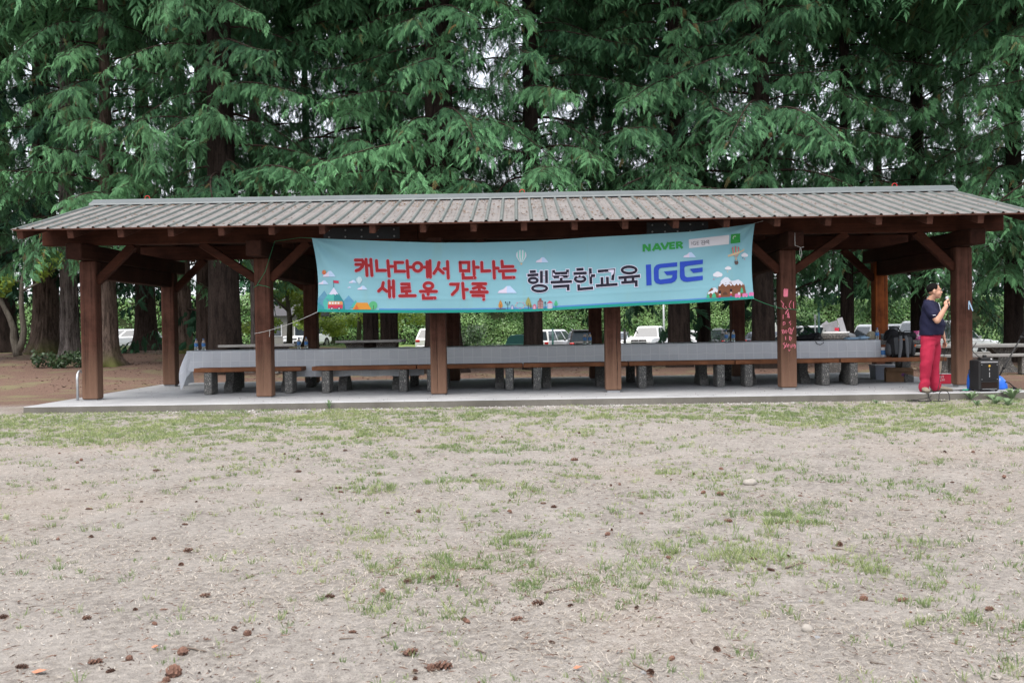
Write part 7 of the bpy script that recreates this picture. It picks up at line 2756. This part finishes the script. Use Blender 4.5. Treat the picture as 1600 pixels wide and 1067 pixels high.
# microphone with its lead (held, so a thing of its own)
mic = thing('microphone', 'silver headed black handheld microphone in the man\'s right hand', 'microphone', MAN.location + MBs)
o = V((0, 0, 0)); e = MT - MBs
MB().tube([o, e * .25, e * .78], [.0125, .0135, .019], 14).build('handle', 'cable_black', mic, smooth=True)
Mq = e.to_track_quat('Z', 'Y').to_matrix()
MB().lathe([(.018, -.020), (.027, -.008), (.029, .006), (.027, .020), (.018, .033), (.006, .039), (0, .040)], e * .88, 18, M=Mq).build('grille', 'mic_grille', mic, smooth=True)
MB().tube([e * .74, e * .80], [.021, .023], 14).build('collar', 'aluminium', mic, smooth=True)
base = MAN.location + MBs
g0 = Vector(gp(1434, 614, 15.12))
mid1 = Vector((base.x - .02, base.y - .02, 1.0)); mid2 = Vector((base.x - .07, base.y + .01, .55)); mid3 = Vector((base.x - .14, base.y - .01, .22))
cable('black microphone lead hanging from the man\'s hand down to the slab', [base, base + Vector((0, -.004, -.06)), mid1, mid2, mid3, Vector((base.x - .20, base.y - .05, .04)), Vector((base.x - .24, 15.02, .008)), (base.x - .33, 14.97, -.06), gp(1424, 627, 14.84)], .0045, nm='microphone_lead')
# ------------------------------------------------------------------ cones, twigs, stones and weeds on the lawn
def cone_mesh(seed, L=.075, rad=.019, open_=1.0):
    """A fir cone: a core wrapped in spiral rows of separate scales. Lies along X."""
    rs = np.random.default_rng(seed)
    V, F, T = [], [], []
    def add(P, faces, t):
        b = len(V)
        V.extend(P); F.extend([tuple(b + i for i in f) for f in faces]); T.extend([t] * len(P))
    n = 8
    core = []
    for x in np.linspace(-.5, .5, 5):
        r = rad * .55 * math.sqrt(max(.05, 1 - (x * 1.9) ** 2))
        core.append([(x * L, r * math.cos(a), r * math.sin(a)) for a in np.linspace(0, 2 * PI, n + 1)[:-1]])
    P = [p for c in core for p in c]
    add(P, [(i * n + k, i * n + (k + 1) % n, (i + 1) * n + (k + 1) % n, (i + 1) * n + k) for i in range(4) for k in range(n)], .1)
    m = 34
    for i in range(m):
        f = (i + .5) / m
        x = (-.47 + .94 * f) * L
        a = i * 2.39996
        env = math.sqrt(max(.06, 1 - ((f - .45) / .57) ** 2))
        r0, r1 = rad * .40 * env, rad * env * (1.0 + .25 * open_) * rs.uniform(.9, 1.1)
        w = .0085 * (.6 + .6 * env)
        d = np.array([0, math.cos(a), math.sin(a)]); s = np.array([0, -math.sin(a), math.cos(a)])
        fx = np.array([1.0, 0, 0])
        c0 = d * r0 + fx * x
        c1 = d * r1 + fx * (x + .009)
        P = [c0 - s * w * .5, c0 + s * w * .5, c1 + s * w * .9 - fx * .001, c1 + d * .002 + fx * .004, c1 - s * w * .9 - fx * .001]
        add([tuple(p) for p in P], [(0, 1, 2, 3, 4)], rs.uniform(.35, .95))
    me = bpy.data.meshes.new('fir_cone')
    me.from_pydata(V, [], F)
    ca = me.color_attributes.new('tint', 'FLOAT_COLOR', 'POINT')
    ca.data.foreach_set('color', np.array([(t, t, t, 1) for t in T], np.float32).ravel())
    me.materials.append(MATS['cone_scale'])
    me.update()
    return me


CONES = [cone_mesh(1), cone_mesh(2, .062, .018, .6), cone_mesh(3, .085, .018, .3), cone_mesh(4, .045, .017, 1.2), cone_mesh(5, .07, .016, .1)]


def lay(px, py, dz=0.0):
    """Where a spot of the photograph meets the lawn."""
    Y = 6.0
    for _ in range(12):
        p = at(px, py, Y)
        z = gzf(p.x, Y) + dz
        d = at(px, py, 1.0) - CAM
        Y = (z - CAM.z) / d.z
    p = at(px, py, Y)
    return p.x, Y, gzf(p.x, Y)


GROUPC = 'fir cones scattered over the lawn'
def cone(px, py, k=0, rz=None, s=1.0, label='brown fir cone lying on the bare dirt of the lawn', group=GROUPC):
    x, y, z = lay(px, py)
    s = s * (.76 if 'plump' in label or 'pinkish' in label else .60)
    o = link('fir_cone', CONES[k], None, (x, y, z + .013 * s), (rnd.uniform(-.2, .2) + rnd.uniform(0, 6), rnd.uniform(-.06, .06), rnd.uniform(0, 6.28) if rz is None else rz), (s, s, s))
    return tag(o, label, 'fir cone', group)


# the ones the photograph lets you single out
cone(690, 1045, 0, R(8), 1.12, 'plump reddish fir cone nearest the bottom edge, lower middle of the lawn')
cone(672, 1047, 3, R(20), .9, 'short stubby cone touching the plump reddish cone at the bottom')
cone(640, 1022, 2, R(32), 1.1, 'long slim dark fir cone tilted up to the right, lower middle')
cone(293, 862, 0, R(15), 1.1, 'dark open fir cone alone on pale dirt, left of centre')
cone(320, 932, 2, R(15), .9, 'dark slim cone above the round brown gall, lower left')
cone(515, 934, 0, R(-10), .95, 'scaly brown cone in the green tufts, left of the middle patch')
cone(268, 1057, 3, R(60), 1.45, 'round pinkish brown ball shaped cone at the bottom edge, lower left')
cone(286, 1023, 3, R(120), 1.05, 'round brown gall like cone above the pinkish ball, lower left')
cone(254, 956, 4, R(30), .9, 'smooth tan cone lying left of the slim dark pair')
cone(148, 1037, 2, R(25), 1.0, 'dark broken cone in grass near the bottom left')
cone(33, 1044, 2, R(-5), .9, 'dark cone at the far bottom left corner')
cone(135, 967, 0, R(20), .8, 'reddish cone on the left part of the lawn')
cone(5, 966, 0, R(0), .9, 'reddish cone cut by the left edge of the picture')
cone(1348, 939, 3, R(10), 1.25, 'near black round cone beside green tufts, right foreground')
cone(1125, 773, 0, R(15), 1.2, 'brown cone below the pale flat stone, right of centre')
cone(897, 720, 0, R(10), 1.5, 'brown cone alone on the dirt below the slab, right of centre')
cone(653, 801, 3, R(10), 1.1, 'small red brown cone in the middle of the lawn')
cone(679, 904, 0, R(-8), .95, 'flat dark cone left of a twig in the middle patch')
cone(636, 910, 0, R(0), .9, 'dark cone in thin grass, left side of the middle patch')
cone(1176, 875, 2, R(-25), .8, 'reddish slim cone on the right part of the lawn')
cone(1545, 953, 0, R(10), .8, 'brown cone in the tufts near the right edge')
cone(365, 984, 3, R(5), .8, 'dark small cone left of a long pale stick')
cone(550, 989, 4, R(5), .7, 'greyish cone among dry clippings, lower left of centre')
cone(385, 993, 3, R(40), 1.05, 'round dark cone on pale dirt, lower left of centre')
# the rest of the scatter
_n = 0
_rs = np.random.default_rng(91)
while _n < 120:
    u = _rs.random()
    Y = 3.2 * (14.6 / 3.2) ** (u ** .75)
    X = .02 * Y + (_rs.random() * 2 - 1) * (.52 * Y)
    if float(vnoise(np.array([X]), np.array([Y]), .9, 51)[0]) + _rs.normal(0, .25) < .40:
        continue
    k = int(_rs.integers(0, 5))
    s = float(_rs.uniform(.30, .68))
    o = link('fir_cone', CONES[k], None, (X, Y, gzf(X, Y) + .010 * s), (float(_rs.uniform(0, 6)), float(_rs.uniform(-.1, .1)), float(_rs.uniform(0, 6.28))), (s, s, s))
    tag(o, 'small brown fir cone among the scatter on the lawn', 'fir cone', GROUPC)
    _n += 1

# sticks
def stick(px0, py0, px1, py1, r, label, seed=0, bend=.02):
    a, b = Vector(lay(px0, py0)), Vector(lay(px1, py1))
    rs = random.Random(seed)
    n = 6
    pts = [a.lerp(b, i / n) + Vector((rs.uniform(-1, 1) * bend * (b - a).length, rs.uniform(-1, 1) * bend * (b - a).length, r * .8 + .004)) for i in range(n + 1)]
    mb = MB()
    mb.tube(pts, [r * (1.1 - .6 * i / n) for i in range(n + 1)], 6)
    me = mb.mesh('twig', 'twig_bark', True)
    ca = me.color_attributes.new('tint', 'FLOAT_COLOR', 'POINT')
    tv = rs.uniform(.2, .9)
    ca.data.foreach_set('color', np.array([(tv, tv, tv, 1)] * len(me.vertices), np.float32).ravel())
    tag(link('twig', me), label, 'twig')


stick(286, 1013, 322, 1020, .004, 'pale stick beside the round brown cone, lower left', 1)
stick(384, 905, 405, 898, .0045, 'pale stick on bare dirt, left of centre', 2)
stick(596, 998, 616, 990, .003, 'thin bent stick on pale dirt, lower middle', 3)
stick(852, 928, 884, 921, .005, 'pale forked stick in the middle grass patch', 4)
stick(856, 927, 870, 924, .004, 'short stick lying against the pale forked stick', 5)
stick(1228, 889, 1258, 881, .005, 'pale straight stick on the right part of the lawn', 6)
stick(745, 1018, 760, 1023, .004, 'dark stick on pale dirt, right of the plump cone', 7)
stick(1360, 1037, 1386, 1041, .003, 'thin dark stick near the bottom right', 8)
stick(990, 1040, 1012, 1052, .005, 'dark stick near the bottom edge, right of centre', 9)
stick(1300, 858, 1318, 860, .005, 'short dark stick right of centre of the lawn', 10)
stick(530, 1000, 553, 999, .003, 'thin dark stick above the pale dirt patch', 11)
stick(1080, 1002, 1083, 1008, .004, 'short tan stick standing near the tufts, right of the middle patch', 12)
stick(1405, 799, 1425, 798, .005, 'dark stick on dirt, right side', 13)

def stone(px, py, r, label, m='stone_pale', sq=.6, seed=0):
    x, y, z = lay(px, py)
    mb = MB()
    mb.lathe([(math.sin(a) * r, -math.cos(a) * r * sq) for a in np.linspace(0.02, PI - .02, 9)], (0, 0, r * sq * .62), 12)
    mb.v = [tuple(np.array(p) * (1 + .16 * noise.noise(Vector(p) * (2.0 / r) + Vector((seed, 0, 0))))) for p in mb.v]
    tag(mb.build('stone', m, smooth=True, loc=(x, y, z - .004)), label, 'stone')


flat('stone_pale', (.27, .25, .225), .85, .2, 0, .15, 60, .3)
flat('stone_grey', (.20, .205, .215), .85, .2, 0, .2, 60, .3)
stone(1172, 757, .055, 'pale flat stone half sunk in the dirt, right of centre', sq=.55)
stone(1262, 986, .024, 'smooth tan round stone, right foreground', sq=.8, seed=3)
stone(1277, 997, .014, 'small grey stone right of the smooth tan stone', 'stone_grey', seed=5)
stone(1251, 939, .013, 'pale grey chip above the smooth tan stone', 'stone_grey', .4, 7)
stone(970, 1003, .011, 'small pale chip right of the middle grass patch', 'stone_pale', .6, 9)
stone(1007, 1050, .017, 'pale flat chip at the bottom, right of centre', 'stone_grey', .35, 11)
stone(1445, 1049, .013, 'grey pebble near the bottom right', 'stone_grey', .6, 13)
stone(1556, 1057, .020, 'whitish flat pebble at the bottom right', 'stone_pale', .4, 15)
stone(188, 942, .013, 'flat grey stone on the left part of the lawn', 'stone_grey', .35, 17)

# orange leaves
flat('leaf_orange', (.40, .17, .10), .7)
for px, py, s, lab in ((62, 1053, .05, 'fallen orange leaf near the bottom left'), (243, 1014, .03, 'small fallen orange leaf above the round brown cone'), (903, 1047, .03, 'small curled orange leaf at the bottom middle')):
    x, y, z = lay(px, py)
    mb = MB()
    mb.add([(-s * .6, 0, .006), (-s * .15, s * .28, .012), (s * .35, s * .22, .010), (s * .65, 0, .016), (s * .3, -s * .25, .012), (-s * .2, -s * .26, .005), (0, 0, .004)], [(0, 6, 1), (1, 6, 2), (2, 6, 3), (3, 6, 4), (4, 6, 5), (5, 6, 0)])
    tag(mb.build('fallen_leaf', 'leaf_orange', loc=(x, y, z + .003)), lab, 'leaf')

# weeds along the slab edge
def weed(px, Y, r, h, n, label, seed):
    rs = np.random.default_rng(seed)
    x = at(px, 625, Y).x
    z = gzf(x, Y)
    Vv, Ff, T = [], [], []
    for k in range(n):
        a = 2 * PI * k / n + rs.uniform(-.3, .3)
        L = r * rs.uniform(.7, 1.1); up = h * rs.uniform(.5, 1.1); w = L * .17
        d = np.array([math.cos(a), math.sin(a), 0]); s = np.array([-math.sin(a), math.cos(a), 0])
        b = len(Vv)
        pts = []
        for f, ww in ((0, .25), (.35, .8), (.7, 1.0), (1.0, .05)):
            c = d * L * f + np.array([0, 0, up * math.sin(f * 2.0)])
            pts += [c - s * w * ww + (0, 0, .15 * w * ww), c, c + s * w * ww + (0, 0, .15 * w * ww)]
        Vv += [tuple(p) for p in pts]
        for i in range(3):
            for j in range(2):
                q = b + i * 3 + j
                Ff.append((q, q + 1, q + 4, q + 3))
        T += [rs.uniform(.25, .9)] * len(pts)
    me = bpy.data.meshes.new('weed')
    me.from_pydata(Vv, [], Ff)
    ca = me.color_attributes.new('tint', 'FLOAT_COLOR', 'POINT')
    ca.data.foreach_set('color', np.array([(t, t, t, 1) for t in T], np.float32).ravel())
    me.materials.append(MATS['weed_leaf']); me.update()
    tag(link('weed', me, None, (x, Y, z + .002)), label, 'weed')


weed(1517, 14.86, .15, .13, 13, 'leafy weed below the loudspeaker at the slab edge', 1)
weed(1550, 14.88, .13, .09, 11, 'small weed between the two larger ones at the slab edge', 2)
weed(1582, 14.82, .20, .17, 14, 'largest pale weed at the right end of the slab edge', 3)
weed(514, 14.93, .07, .13, 9, 'small green weed at the slab edge below the banner end', 4)
weed(1556, 14.2, .16, .12, 12, 'low broad leaved weed in the right grass', 5)
weed(1575, 14.0, .14, .10, 12, 'second broad leaved weed in the right grass', 6)
weed(1526, 13.9, .10, .09, 10, 'smaller broad leaved weed in the right grass', 7)
weed(1369, 14.6, .09, .05, 10, 'tiny weed in the dirt below the man', 8)
